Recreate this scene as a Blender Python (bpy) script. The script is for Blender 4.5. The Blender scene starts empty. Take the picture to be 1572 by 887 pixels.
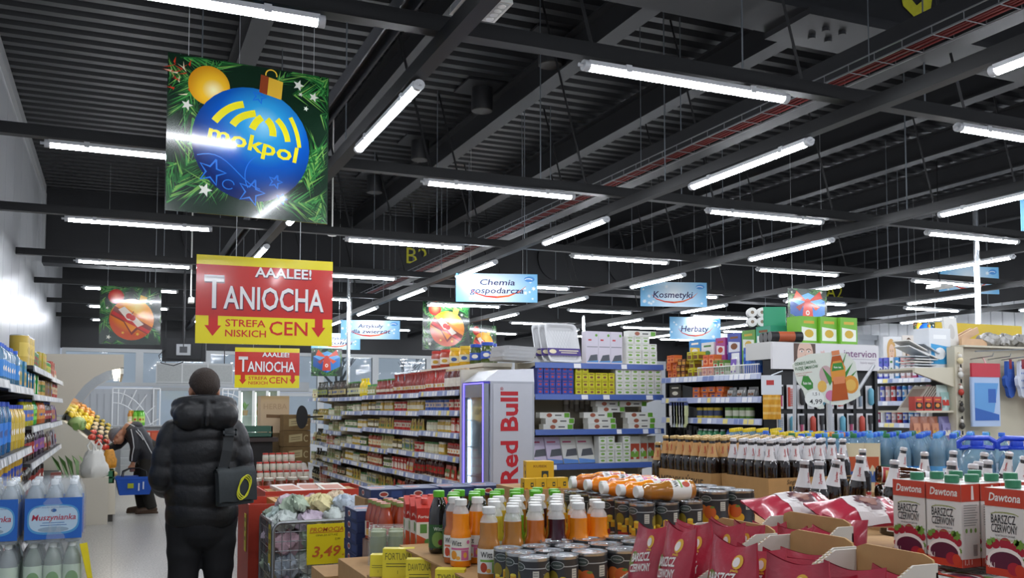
import bpy, math, random
from math import pi, sin, cos, tan, radians, atan2, sqrt, floor, ceil
from mathutils import Vector, Matrix, Euler

SC = bpy.context.scene
COL = SC.collection
rnd = random.Random(7)

# ------------------------------------------------------------------ camera, world, exposure
EYE = 1.55
YAW, PITCH, FPX = 0.4066, 0.0563, 1412.8
cam_data = bpy.data.cameras.new('camera')
cam_data.sensor_width = 36.0
cam_data.lens = FPX / 1572 * 36.0
cam_data.shift_y = 102.48 / 1572
cam_data.clip_start = 0.05
cam_data.clip_end = 200
camera = bpy.data.objects.new('camera', cam_data)
camera.location = (0, 0, EYE)
camera.rotation_euler = (pi / 2 + PITCH, 0, -YAW)
COL.objects.link(camera)
SC.camera = camera

LAMP_STRENGTH = 70.0
world = bpy.data.worlds.new('world')
world.use_nodes = True
SC.world = world
world.node_tree.nodes['Background'].inputs[0].default_value = (0.75, 0.83, 1.0, 1)
world.node_tree.nodes['Background'].inputs[1].default_value = 0.5
SC.view_settings.view_transform = 'Standard'
SC.view_settings.look = 'None'
SC.view_settings.gamma = 1.0
SC.view_settings.use_curve_mapping = False
SC.view_settings.exposure = 0.0
SC.cycles.max_bounces = 8
SC.cycles.diffuse_bounces = 3
SC.cycles.glossy_bounces = 4
SC.cycles.transmission_bounces = 6
SC.cycles.transparent_max_bounces = 12
SC.cycles.caustics_reflective = False
SC.cycles.caustics_refractive = False
SC.cycles.sample_clamp_indirect = 4.0
SC.cycles.use_denoising = True

# ------------------------------------------------------------------ helpers: colours and materials
def lin(h):
    h = h.lstrip('#')
    o = []
    for i in (0, 2, 4):
        c = int(h[i:i + 2], 16) / 255
        o.append(c / 12.92 if c <= 0.04045 else ((c + 0.055) / 1.055) ** 2.4)
    return (o[0], o[1], o[2], 1.0)

_mats = {}
def M(color, rough=0.5, metal=0.0, trans=0.0, ior=1.45, emit=0.0, coat=0.0, alpha=1.0, noise=None, bump=None, spec=0.5):
    """a procedural material; noise = (scale, strength) mottles the colour, bump = (scale, strength) roughens the surface"""
    key = (color, rough, metal, trans, ior, emit, coat, alpha, noise, bump, spec)
    if key in _mats:
        return _mats[key]
    m = bpy.data.materials.new('material_' + color.strip('#'))
    m.use_nodes = True
    nt = m.node_tree
    p = nt.nodes['Principled BSDF']
    c = lin(color)
    p.inputs['Base Color'].default_value = c
    p.inputs['Roughness'].default_value = rough
    p.inputs['Metallic'].default_value = metal
    p.inputs['Transmission Weight'].default_value = trans
    p.inputs['IOR'].default_value = ior
    p.inputs['Coat Weight'].default_value = coat
    p.inputs['Coat Roughness'].default_value = 0.06
    p.inputs['Alpha'].default_value = alpha
    p.inputs['Specular IOR Level'].default_value = spec
    if emit:
        p.inputs['Emission Color'].default_value = c
        p.inputs['Emission Strength'].default_value = emit
    if noise or bump:
        tc = nt.nodes.new('ShaderNodeTexCoord')
    if noise:
        n = nt.nodes.new('ShaderNodeTexNoise')
        n.inputs['Scale'].default_value = noise[0]
        n.inputs['Detail'].default_value = 4
        nt.links.new(tc.outputs['Object'], n.inputs['Vector'])
        r = nt.nodes.new('ShaderNodeMix')
        r.data_type = 'RGBA'
        s = noise[1]
        r.inputs[6].default_value = (c[0] * (1 - s), c[1] * (1 - s), c[2] * (1 - s), 1)
        r.inputs[7].default_value = (min(1, c[0] * (1 + s)), min(1, c[1] * (1 + s)), min(1, c[2] * (1 + s)), 1)
        nt.links.new(n.outputs['Fac'], r.inputs[0])
        nt.links.new(r.outputs[2], p.inputs['Base Color'])
    if bump:
        n2 = nt.nodes.new('ShaderNodeTexNoise')
        n2.inputs['Scale'].default_value = bump[0]
        n2.inputs['Detail'].default_value = 3
        nt.links.new(tc.outputs['Object'], n2.inputs['Vector'])
        b = nt.nodes.new('ShaderNodeBump')
        b.inputs['Strength'].default_value = bump[1]
        b.inputs['Distance'].default_value = 0.01
        nt.links.new(n2.outputs['Fac'], b.inputs['Height'])
        nt.links.new(b.outputs['Normal'], p.inputs['Normal'])
    _mats[key] = m
    return m

# ------------------------------------------------------------------ helpers: geometry
_text_cache = {}
def text_geo(s, h, bold=0.0, shear=0.0):
    """outline triangles of a line of lettering, cap height h, centred on x, baseline at 0"""
    key = (s, bold, shear)
    if key not in _text_cache:
        cu = bpy.data.curves.new('lettering', 'FONT')
        cu.body = s
        cu.size = 1.0
        cu.offset = bold
        cu.shear = shear
        cu.align_x = 'CENTER'
        cu.resolution_u = 2
        ob = bpy.data.objects.new('lettering', cu)
        COL.objects.link(ob)
        dg = bpy.context.evaluated_depsgraph_get()
        me = bpy.data.meshes.new_from_object(ob.evaluated_get(dg))
        vs = [(v.co.x, v.co.y) for v in me.vertices]
        fs = [tuple(p.vertices) for p in me.polygons]
        bpy.data.objects.remove(ob)
        bpy.data.curves.remove(cu)
        bpy.data.meshes.remove(me)
        _text_cache[key] = (vs, fs)
    vs, fs = _text_cache[key]
    k = h / 0.73
    return [(x * k, y * k) for x, y in vs], fs

class MB:
    """collects shapes, then links them as ONE mesh object"""
    def __init__(s):
        s.v, s.f, s.m, s.s = [], [], [], []
    def add(s, vs, fs, mat=0, smooth=False):
        b = len(s.v)
        s.v += [tuple(v) for v in vs]
        for f in fs:
            s.f.append(tuple(b + i for i in f))
            s.m.append(mat)
            s.s.append(smooth)
        return s
    def box(s, a, b, mat=0, taper=0.0, mats=None):
        x0, y0, z0 = a
        x1, y1, z1 = b
        t = taper
        vs = [(x0 + t, y0 + t, z0), (x1 - t, y0 + t, z0), (x1 - t, y1 - t, z0), (x0 + t, y1 - t, z0), (x0, y0, z1), (x1, y0, z1), (x1, y1, z1), (x0, y1, z1)]
        fs = [(3, 2, 1, 0), (4, 5, 6, 7), (0, 1, 5, 4), (1, 2, 6, 5), (2, 3, 7, 6), (3, 0, 4, 7)]
        if mats:
            for f, k in zip(fs, mats):
                s.add(vs, [f], k)
            return s
        return s.add(vs, fs, mat)
    def rbox(s, a, b, r, mat=0, n=3):
        """box with rounded vertical edges and slightly eased top"""
        x0, y0, z0 = a
        x1, y1, z1 = b
        pts = []
        for cx, cy, a0 in ((x1 - r, y1 - r, 0), (x0 + r, y1 - r, pi / 2), (x0 + r, y0 + r, pi), (x1 - r, y0 + r, 1.5 * pi)):
            for i in range(n + 1):
                t = a0 + pi / 2 * i / n
                pts.append((cx + r * cos(t), cy + r * sin(t)))
        return s.prism(pts, z0, z1, mat, smooth=True)
    def prism(s, pts, z0, z1, mat=0, smooth=False, M4=None):
        n = len(pts)
        lo = [(x, y, z0) for x, y in pts]
        hi = [(x, y, z1) for x, y in pts]
        f = (lambda q: [tuple(M4 @ Vector(p)) for p in q]) if M4 else (lambda q: q)
        lo, hi = f(lo), f(hi)
        s.add(lo, [tuple(range(n - 1, -1, -1))], mat)
        s.add(hi, [tuple(range(n))], mat)
        s.add(lo + hi, [(i, (i + 1) % n, n + (i + 1) % n, n + i) for i in range(n)], mat, smooth)
        return s
    def lathe(s, prof, seg=16, mat=0, o=(0, 0, 0), mats=None, close=True, M4=None, sx=1.0, sy=1.0):
        """prof = [(r, z)] from bottom to top; mats gives a material for each ring of faces"""
        vs = []
        for r, z in prof:
            for i in range(seg):
                t = 2 * pi * i / seg
                vs.append((o[0] + r * cos(t) * sx, o[1] + r * sin(t) * sy, o[2] + z))
        if M4:
            vs = [tuple(M4 @ Vector(v)) for v in vs]
        n = len(prof)
        b = len(s.v)
        s.v += vs
        for k in range(n - 1):
            mk = mats[k] if mats else mat
            for i in range(seg):
                j = (i + 1) % seg
                s.f.append((b + k * seg + i, b + k * seg + j, b + (k + 1) * seg + j, b + (k + 1) * seg + i))
                s.m.append(mk)
                s.s.append(True)
        if close:
            if prof[0][0] > 1e-6:
                s.add([s.v[b + i] for i in range(seg)], [tuple(range(seg - 1, -1, -1))], mats[0] if mats else mat)
            if prof[-1][0] > 1e-6:
                s.add([s.v[b + (n - 1) * seg + i] for i in range(seg)], [tuple(range(seg))], mats[-1] if mats else mat)
        return s
    def tube(s, pts, r, seg=6, mat=0, caps=True, smooth=True):
        pts = [Vector(p) for p in pts]
        rs = r if isinstance(r, (list, tuple)) else [r] * len(pts)
        n = len(pts)
        up = None
        rings = []
        for i, p in enumerate(pts):
            d = (pts[min(i + 1, n - 1)] - pts[max(i - 1, 0)])
            d = d.normalized() if d.length > 1e-9 else Vector((0, 0, 1))
            if up is None:
                up = Vector((0, 0, 1)) if abs(d.z) < 0.9 else Vector((1, 0, 0))
            a = d.cross(up)
            a = a.normalized() if a.length > 1e-6 else Vector((1, 0, 0))
            up = a.cross(d).normalized()
            rings.append([p + (a * cos(2 * pi * k / seg) + up * sin(2 * pi * k / seg)) * rs[i] for k in range(seg)])
        vs = [v for rg in rings for v in rg]
        fs = []
        for i in range(n - 1):
            for k in range(seg):
                j = (k + 1) % seg
                fs.append((i * seg + k, (i + 1) * seg + k, (i + 1) * seg + j, i * seg + j))
        s.add(vs, [tuple(reversed(f)) for f in fs], mat, smooth)
        if caps:
            s.add(rings[0], [tuple(range(seg - 1, -1, -1))], mat)
            s.add(rings[-1], [tuple(range(seg))], mat)
        return s
    def loft(s, rings, mat=0, closed=True, caps=True, smooth=True):
        """rings = equal-length loops of points, bottom to top"""
        k = len(rings[0])
        vs = [tuple(p) for r in rings for p in r]
        fs = []
        for i in range(len(rings) - 1):
            for j in range(k if closed else k - 1):
                j2 = (j + 1) % k
                fs.append((i * k + j, i * k + j2, (i + 1) * k + j2, (i + 1) * k + j))
        s.add(vs, fs, mat, smooth)
        if caps:
            s.add(rings[0], [tuple(range(k - 1, -1, -1))], mat)
            s.add(rings[-1], [tuple(range(k))], mat)
        return s
    def quad(s, a, b, c, d, mat=0):
        return s.add([a, b, c, d], [(0, 1, 2, 3)], mat)
    def poly(s, pts, mat=0):
        return s.add(pts, [tuple(range(len(pts)))], mat)
    def flat(s, pts, fr, off, mat=0):
        """a flat printed shape: 2D pts on frame fr = (origin, right, up), lifted off along its normal"""
        o, r, u = (Vector(q) for q in fr)
        n = r.cross(u).normalized() * off
        return s.add([tuple(o + r * x + u * y + n) for x, y in pts], [tuple(range(len(pts)))], mat)
    def text(s, t, h, fr, x=0, y=0, off=0.001, mat=0, bold=0.0, shear=0.0, width=None, stretch=1.0):
        vs, fs = text_geo(t, h, bold, shear)
        k = stretch
        if width:
            w = max(v[0] for v in vs) - min(v[0] for v in vs)
            k = width / w
        o, r, u = (Vector(q) for q in fr)
        n = r.cross(u).normalized() * off
        return s.add([tuple(o + r * (x + a * k) + u * (y + b) + n) for a, b in vs], fs, mat)
    def text_cyl(s, t, h, r, z, ang=-pi / 2, mat=0, bold=0.0, width=None, off=0.0006, o=(0, 0, 0)):
        vs, fs = text_geo(t, h, bold)
        k = 1.0
        if width:
            w = max(v[0] for v in vs) - min(v[0] for v in vs)
            k = width / w
        R = r + off
        return s.add([(o[0] + R * cos(ang + a * k / R), o[1] + R * sin(ang + a * k / R), o[2] + z + b) for a, b in vs], fs, mat)
    def patch_cyl(s, r, z0, z1, a0, a1, mat=0, n=6, o=(0, 0, 0)):
        vs = []
        for i in range(n + 1):
            a = a0 + (a1 - a0) * i / n
            vs += [(o[0] + r * cos(a), o[1] + r * sin(a), o[2] + z0), (o[0] + r * cos(a), o[1] + r * sin(a), o[2] + z1)]
        return s.add(vs, [(2 * i, 2 * i + 2, 2 * i + 3, 2 * i + 1) for i in range(n)], mat, True)
    def blob_cyl(s, r, z, ang, rx, rz, mat=0, n=12, o=(0, 0, 0)):
        """a printed oval on a round label"""
        vs = []
        for i in range(n + 1):
            x = -rx * cos(pi * i / n)
            z1 = rz * sin(pi * i / n) + 1e-5
            c, q = o[0] + r * cos(ang + x / r), o[1] + r * sin(ang + x / r)
            vs += [(c, q, o[2] + z - z1), (c, q, o[2] + z + z1)]
        return s.add(vs, [(2 * i, 2 * i + 2, 2 * i + 3, 2 * i + 1) for i in range(n)], mat)
    def move(s, M4):
        s.v = [tuple(M4 @ Vector(v)) for v in s.v]
        return s
    def mesh(s, name, mats):
        me = bpy.data.meshes.new(name)
        me.from_pydata(s.v, [], s.f)
        for m in mats:
            me.materials.append(m)
        me.polygons.foreach_set('material_index', s.m)
        me.polygons.foreach_set('use_smooth', s.s)
        me.update()
        if any(s.s):
            me.set_sharp_from_angle(angle=radians(42))
        return me

_names = {}
def put(name, me, parent=None, loc=(0, 0, 0), rot=(0, 0, 0), label=None):
    o = bpy.data.objects.new(name, me)
    COL.objects.link(o)
    o.parent = parent
    o.location = loc
    o.rotation_euler = rot
    if label:
        o['label'] = label
    return o

def build(name, mb, mats, parent=None, loc=(0, 0, 0), rot=(0, 0, 0), label=None):
    return put(name, mb.mesh(name, mats if isinstance(mats, (list, tuple)) else [mats]), parent, loc, rot, label)

def tag(o, label, cat, group=None, kind=None):
    o['label'] = label
    o['category'] = cat
    if group:
        o['group'] = group
    if kind:
        o['kind'] = kind
    return o

def structure(o):
    o['kind'] = 'structure'
    return o

def empty(name, loc=(0, 0, 0), rz=0.0):
    o = bpy.data.objects.new(name, None)
    o.empty_display_size = 0.1
    COL.objects.link(o)
    o.location = loc
    o.rotation_euler = (0, 0, rz)
    return o

class Proto:
    """one kind of thing: a root mesh (or None) and its parts [(name, mesh, index of parent part or -1, label)]"""
    def __init__(s, name, me, parts=()):
        s.name, s.me, s.parts = name, me, list(parts)
def inst(pr, label, cat, group, loc, rz=0.0, rot=None, scale=None):
    o = bpy.data.objects.new(pr.name, pr.me)
    COL.objects.link(o)
    o.location = loc
    o.rotation_euler = rot if rot else (0, 0, rz)
    if scale:
        o.scale = (scale,) * 3 if not isinstance(scale, tuple) else scale
    tag(o, label, cat, group)
    made = []
    for n, me, k, lb in pr.parts:
        c = bpy.data.objects.new(n, me)
        COL.objects.link(c)
        c.parent = o if k < 0 else made[k]
        if lb:
            c['label'] = lb
        made.append(c)
    return o

ORD = ('first second third fourth fifth sixth seventh eighth ninth tenth eleventh twelfth thirteenth fourteenth fifteenth sixteenth seventeenth '
       'eighteenth nineteenth twentieth twenty-first twenty-second twenty-third twenty-fourth twenty-fifth twenty-sixth twenty-seventh twenty-eighth '
       'twenty-ninth thirtieth').split()
def nth(i):
    return ORD[i] if i < len(ORD) else str(i + 1) + 'th'

def look(px, py):
    """direction of the photo's point (px, py) from the eye"""
    x, y = (px - 786) / FPX, (py - 443.5 - 102.48) / FPX
    d = (x, 1.0, -y)
    c, s = cos(PITCH), sin(PITCH)
    d = (d[0], d[1] * c - d[2] * s, d[1] * s + d[2] * c)
    c, s = cos(YAW), sin(YAW)
    return Vector((d[0] * c + d[1] * s, -d[0] * s + d[1] * c, d[2]))
def on(px, py, Z):
    """where the plane at height Z is seen"""
    r = look(px, py)
    return Vector((0, 0, EYE)) + r * ((Z - EYE) / r.z)
def at_y(px, py, Y):
    r = look(px, py)
    return Vector((0, 0, EYE)) + r * (Y / r.y)
def at_x(px, py, X):
    r = look(px, py)
    return Vector((0, 0, EYE)) + r * (X / r.x)
def at_d(px, py, D):
    return Vector((0, 0, EYE)) + look(px, py) * D

WHITE = '#e9e9e6'
STEEL = M('#b9bcbf', 0.3, 0.9)
BLACKP = M('#17181a', 0.45)
WHITEP = M('#e4e4e0', 0.4)
CARD = M('#b08a5c', 0.8, noise=(30, 0.12))
CARDD = M('#8d6a42', 0.85, noise=(30, 0.12))
# ------------------------------------------------------------------ the setting
def floor_material():
    m = bpy.data.materials.new('terrazzo_floor')
    m.use_nodes = True
    nt = m.node_tree
    p = nt.nodes['Principled BSDF']
    p.inputs['Roughness'].default_value = 0.3
    tc = nt.nodes.new('ShaderNodeTexCoord')
    n = nt.nodes.new('ShaderNodeTexNoise')
    n.inputs['Scale'].default_value = 60
    n.inputs['Detail'].default_value = 6
    nt.links.new(tc.outputs['Object'], n.inputs['Vector'])
    cr = nt.nodes.new('ShaderNodeValToRGB')
    cr.color_ramp.elements[0].position = 0.36
    cr.color_ramp.elements[0].color = lin('#7d7b77')
    cr.color_ramp.elements[1].position = 0.62
    cr.color_ramp.elements[1].color = lin('#b5b2ac')
    nt.links.new(n.outputs['Fac'], cr.inputs['Fac'])
    br = nt.nodes.new('ShaderNodeTexBrick')
    br.offset = 0.0
    br.inputs['Scale'].default_value = 1.0
    br.inputs['Brick Width'].default_value = 0.6
    br.inputs['Row Height'].default_value = 0.6
    br.inputs['Mortar Size'].default_value = 0.004
    br.inputs['Mortar Smooth'].default_value = 0.3
    br.inputs['Mortar'].default_value = lin('#7a7873')
    nt.links.new(tc.outputs['Object'], br.inputs['Vector'])
    nt.links.new(cr.outputs['Color'], br.inputs['Color1'])
    nt.links.new(cr.outputs['Color'], br.inputs['Color2'])
    nt.links.new(br.outputs['Color'], p.inputs['Base Color'])
    return m

WX, BY, RX, CZ = -1.29, 25.5, 18.2, 5.6
mb = MB()
mb.box((WX - 0.3, -5, -0.1), (RX + 0.3, BY + 0.3, 0))
structure(build('floor', mb, floor_material()))

# corrugated dark deck, ribs running across the aisle
mb = MB()
prof = []
y = -5.0
P = 0.26
while y < BY:
    prof += [(y, CZ), (y + 0.11, CZ), (y + 0.14, CZ + 0.09), (y + 0.23, CZ + 0.09)]
    y += P
vs = []
for yy, zz in prof:
    vs += [(WX - 0.3, yy, zz), (RX + 0.3, yy, zz)]
mb.add(vs, [(2 * i, 2 * i + 1, 2 * i + 3, 2 * i + 2) for i in range(len(prof) - 1)])
mb.add([(WX - 0.3, -5, CZ + 0.12), (RX + 0.3, -5, CZ + 0.12), (RX + 0.3, BY + 0.3, CZ + 0.12), (WX - 0.3, BY + 0.3, CZ + 0.12)], [(0, 1, 2, 3)])
DECK = M('#242528', 0.45, noise=(3, 0.15))
DARK = M('#1e1f22', 0.5, noise=(4, 0.2))
DARKB = M('#242528', 0.55, noise=(6, 0.15))
structure(build('ceiling', mb, DECK))

# left wall of white sandwich panels with standing seams
mb = MB()
y = -5.0
while y < BY:
    y1 = min(y + 0.98, BY)
    mb.box((WX - 0.1, y + 0.008, 0), (WX, y1 - 0.008, CZ + 0.05))
    y = y1
mb.box((WX - 0.12, -5, 0), (WX - 0.012, BY, CZ + 0.05), 1)
WALLM = M('#c9ccd0', 0.32, 0.25)
structure(build('wall_left', mb, [WALLM, M('#8f9296', 0.5)]))
mb = MB()
mb.box((WX, -5, CZ - 0.16), (WX + 0.05, 18.6, CZ))
mb.box((WX, 18.35, CZ - 1.2), (WX + 0.06, 18.6, CZ - 0.16))
structure(build('trim_1', mb, M('#a9abad', 0.4)))

# back wall: dark above, pale posts and windows, ribbed white below
mb = MB()
mb.box((WX, BY, 3.05), (RX, BY + 0.2, CZ), 1)
mb.box((WX, BY, 0), (0.9, BY + 0.2, 1.9), 0)
mb.box((0.9, BY, 0), (RX, BY + 0.2, 0.75), 0)
mb.box((10.0, BY, 0.75), (RX, BY + 0.2, 3.05), 0)
mb.box((WX, BY, 1.9), (0.9, BY + 0.2, 2.02), 0)
y = WX + 0.06
while y < 0.9:
    mb.box((y, BY - 0.012, 0), (y + 0.03, BY, 1.9), 2)
    y += 0.16
structure(build('wall_back', mb, [M('#c2c6cb', 0.5), DARK, M('#b1b5ba', 0.5)]))
PANE_BLUE = M('#a2a9b2', 0.5, 0.0, emit=0.7)
FRAME = M('#c3c7c9', 0.45)
GLASS = M('#e8f2f6', 0.03, trans=0.95)
# daylight scene outside: snowy bank, pale sky
def window(n, x0, x1, z0, z1):
    w = empty('window_%d' % n, (0, 0, 0))
    structure(w)
    mb = MB()
    t = 0.09
    mb.box((x0, BY - 0.06, z0), (x0 + t, BY + 0.1, z1))
    mb.box((x1 - t, BY - 0.06, z0), (x1, BY + 0.1, z1))
    mb.box((x0 + t, BY - 0.06, z0), (x1 - t, BY + 0.1, z0 + t))
    mb.box((x0 + t, BY - 0.06, z1 - t), (x1 - t, BY + 0.1, z1))
    build('window_frame', mb, FRAME, w)
    mb = MB()
    mb.box((x0 + t, BY + 0.01, z0 + t), (x1 - t, BY + 0.02, z1 - t))
    build('pane', mb, GLASS, w)
    return w
xs = [-1.25, 0.55, 2.2, 3.7, 5.2, 6.75, 8.35, 10.0]
for i in range(7):
    window(i + 1, xs[i], xs[i + 1], 1.98 if i > 2 else 2.1, 3.05)
xs2 = [0.9, 2.2, 3.7, 5.2, 6.75, 8.35, 10.0]
for i in range(6):
    window(i + 8, xs2[i], xs2[i + 1], 0.75, 1.95 if i > 1 else 2.08)
# beyond the windows: pale winter evening with a snowy bank and bare trees
mb = MB()
mb.box((-6, 31, -1), (16, 31.2, 6))
structure(build('sky_backdrop', mb, PANE_BLUE))
mb = MB()
mb.box((-6, 25.9, -0.3), (16, 31, 0.25))
structure(build('ground_outside', mb, M('#cdd6e2', 0.9, noise=(2, 0.1))))
def bare_tree(x, y, s, seed):
    r = random.Random(seed)
    mb = MB()
    def branch(p, d, l, w, k):
        q = p + d * l
        mb.tube([p, p + d * l * 0.5 + Vector((r.uniform(-.06, .06), 0, 0)) * l, q], [w, w * 0.8, w * 0.6], 5, caps=False)
        if k:
            for _ in range(3):
                e = (d + Vector((r.uniform(-.9, .9), r.uniform(-.3, .3), r.uniform(-.2, .6)))).normalized()
                branch(q - d * l * r.uniform(0, 0.3), e, l * r.uniform(.55, .8), w * .6, k - 1)
    branch(Vector((0, 0, 0)), Vector((0, 0, 1)), 1.3 * s, 0.07 * s, 4)
    return mb
for i, (x, y, s, lb) in enumerate(((4.3, 28.6, 1.1, 'bare winter tree outside the back window behind the pet food sign'), (6.6, 29.3, 1.3, 'bare winter tree outside the back window above the sauce shelves'),
                                   (8.2, 28.2, 1.0, 'bare winter tree outside the last back window, by the bauble posters'))):
    tag(build('bare_tree', bare_tree(x, y, s, i + 3), M('#4a4d55', 0.9), None, (x, y, 0.24)), lb, 'tree')

# right wall: white cladding, pale blocks in front of it
mb = MB()
mb.box((RX, -5, 0), (RX + 0.2, BY, 3.9), 0)
mb.box((RX, -5, 3.9), (RX + 0.2, BY, CZ), 1)
y = -5
while y < BY:
    mb.box((RX - 0.02, y, 0), (RX, y + 0.04, 3.9), 0)
    y += 0.3
structure(build('wall_right', mb, [M('#d3d6da', 0.5), DARK]))
mb = MB()
mb.box((15.6, 18.2, 0), (18.1, 19.6, 3.4))
mb.box((15.55, 18.15, 3.3), (18.15, 19.65, 3.43))
tag(build('cold_room', mb, M('#b9bec4', 0.5)), 'tall pale cold-room block by the white cladding at the far side', 'cold room')
mb = MB()
mb.box((13.9, 19.2, 0), (15.5, 19.6, 3.4))
mb.box((13.85, 19.15, 3.3), (15.53, 19.65, 3.42))
tag(build('partition', mb, M('#d9dcde', 0.5)), 'white partition wall with a small camera beside the cold-room block', 'partition')

# deep girders across the hall, painted numbers on them
YEL = M('#b9b52a', 0.6, noise=(20, 0.2))
def girder(y0, y1, z0, name):
    mb = MB()
    mb.box((WX, y0, z0), (RX, y0 + 0.05, CZ), 0)
    mb.box((WX, y1 - 0.05, z0), (RX, y1, CZ), 0)
    mb.box((WX, y0 - 0.03, z0 - 0.05), (RX, y1 + 0.03, z0), 1)
    return mb
mb = girder(5.52, 5.95, 4.68, '')
g = structure(build('girder', mb, [DARK, DARKB]))
mb = MB()
mb.box((4.85, 5.46, 4.58), (6.35, 6.0, 4.63))
for x, y in ((5.15, 5.62), (5.32, 5.62), (5.15, 5.78), (5.32, 5.78)):
    mb.lathe([(0.03, 4.55), (0.03, 4.58)], 8, 0, (x, y, 0))
build('bearing_plate', mb, DARKB, g)
fr = ((0, 5.515, 0), (1, 0, 0), (0, 0, 1))
mb = MB()
mb.text('0 5', 0.62, fr, 6.35, 4.78, 0.004, 0, 0.02)
mb.flat([(5.0 + 0.04 * cos(a), 4.83 + 0.03 * sin(a)) for a in [k * pi / 4 for k in range(8)]], fr, 0.004, 0)
build('painted_number', mb, YEL, g, label='yellow painted number')
mb = girder(18.75, 19.15, 4.25, '')
for x in (1.6, 9.2, 11.0, 16.0):
    mb.lathe([(0.5, 0), (0.5, 0.05), (0.44, 0.05)], 28, 0, M4=Matrix.Translation((x, 18.75, 4.93)) @ Matrix.Rotation(pi / 2, 4, 'X'))
g = structure(build('girder', mb, [DARK, DARKB]))
fr = ((0, 18.745, 0), (1, 0, 0), (0, 0, 1))
mb = MB()
mb.text('B2', 0.36, fr, 5.85, 4.62, 0.006, 0, 0.0)
mb.text('A2', 0.36, fr, 17.3, 4.42, 0.006, 0, 0.0)
build('painted_number', mb, YEL, g, label='yellow painted grid numbers')

# longitudinal I-beams
def ibeam(x, z0, h=0.34, w=0.2, y0=-5, y1=18.7):
    mb = MB()
    mb.box((x - w / 2, y0, z0), (x + w / 2, y1, z0 + 0.025))
    mb.box((x - 0.012, y0, z0 + 0.025), (x + 0.012, y1, z0 + h - 0.025))
    mb.box((x - w / 2, y0, z0 + h - 0.025), (x + w / 2, y1, z0 + h))
    return structure(build('ceiling_beam', mb, DARKB))
for x in (1.2, 2.82, 4.45, 6.1, 7.7, 9.3, 10.9, 12.6, 14.2, 15.9, 17.4):
    ibeam(x, 5.2)
# diagonal braces and perforated strut under the deck
GALV = M('#77797c', 0.4, 0.6)
mb = MB()
for s in (-1, 1):
    mb.box((1.47 + s * 0.045 - 0.006, -5, 3.8), (1.47 + s * 0.045 + 0.006, 18.7, 3.9))
mb.box((1.425, -5, 3.895), (1.515, 18.7, 3.905))
for k in range(150):
    y = 3.5 + k * 0.1
    mb.box((1.518, y, 3.835), (1.5215, y + 0.045, 3.86), 1)
structure(build('perforated_channel', mb, [M('#4b4c50', 0.45, 0.3), M('#0c0c0d', 0.8)]))

# suspended grid of black channels that carries the tube lamps; each hangs on its own rods
def channel(p, q, z, rods, nm='lamp_channel'):
    mb = MB()
    (x0, y0), (x1, y1) = p, q
    w = 0.045
    if abs(x1 - x0) > abs(y1 - y0):
        mb.box((x0, y0 - w, z), (x1, y0 + w, z + 0.09))
    else:
        mb.box((x0 - w, y0, z), (x0 + w, y1, z + 0.09))
    c = structure(build(nm, mb, BLACKM))
    mbr = MB()
    for x, y in rods:
        mbr.tube([(x, y, z + 0.09), (x, y, CZ)], 0.006, 5)
    build('hanger_rod', mbr, M('#8d949a', 0.35, 0.7), c)
    return c
BLACKM = M('#131416', 0.45, noise=(5, 0.2))
TX = [-0.55 + 3.08 * k for k in range(6)]
TY = [-1.4 + 3.1 * j for j in range(9)]
DX = [1.65 + 3.0 * k for k in range(6)]
DY = [-0.85 + 3.05 * j for j in range(8)]
for y in TY:
    channel((WX, y), (RX, y), 3.64, [(x, y) for x in (0.6, 3.7, 5.3, 8.4, 11.5, 15)])
for x in DX:
    channel((x, -4), (x, BY - 0.3), 3.545, [(x, y) for y in (3.5, 7.2, 10.4, 13.6, 17)])
# raking struts that stop the channels swinging
mb = MB()
for x in (2.6, 4.2, 5.7, 7.3, 8.9, 10.4):
    for y in TY[2:7]:
        mb.tube([(x, y, 3.7), (x - 0.45, y + 0.1, CZ)], 0.013, 4)
structure(build('ceiling_brace', mb, BLACKM))

# cable ladder with red cable
mb = MB()
for dx in (-0.1, 0.1):
    mb.tube([(4.98 + dx, -5, 4.0), (4.98 + dx, 20, 4.0)], 0.008, 5)
    mb.tube([(4.98 + dx, -5, 4.06), (4.98 + dx, 20, 4.06)], 0.006, 5)
y = -4.9
while y < 20:
    mb.tube([(4.88, y, 4.06), (4.88, y, 4.0), (5.08, y, 4.0), (5.08, y, 4.06)], 0.004, 4)
    y += 0.25
ct = build('cable_tray', mb, M('#9a9ca0', 0.35, 0.8))
tag(ct, 'long wire cable tray with red cable running under the ceiling', 'cable tray')
mb = MB()
for k, dx in enumerate((-0.04, 0.0, 0.05)):
    mb.tube([(4.98 + dx + 0.01 * sin(i * 1.7 + k), -5 + i, 4.015) for i in range(26)], 0.011, 5)
build('cable', mb, M('#7a2a28', 0.6), ct, label='dull red cable')
mb = MB()
for y in (2, 4.9, 8, 11, 14, 17):
    mb.tube([(4.88, y, 4.0), (4.88, y, CZ)], 0.005, 4)
build('hanger_rod', mb, M('#8d949a', 0.35, 0.7), ct)
mb = MB()
mb.box((5.2, -5, 4.05), (5.24, 18.7, 4.35))
mb.box((5.12, -5, 4.03), (5.32, 18.7, 4.055))
structure(build('ceiling_beam', mb, DARKB))

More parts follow.
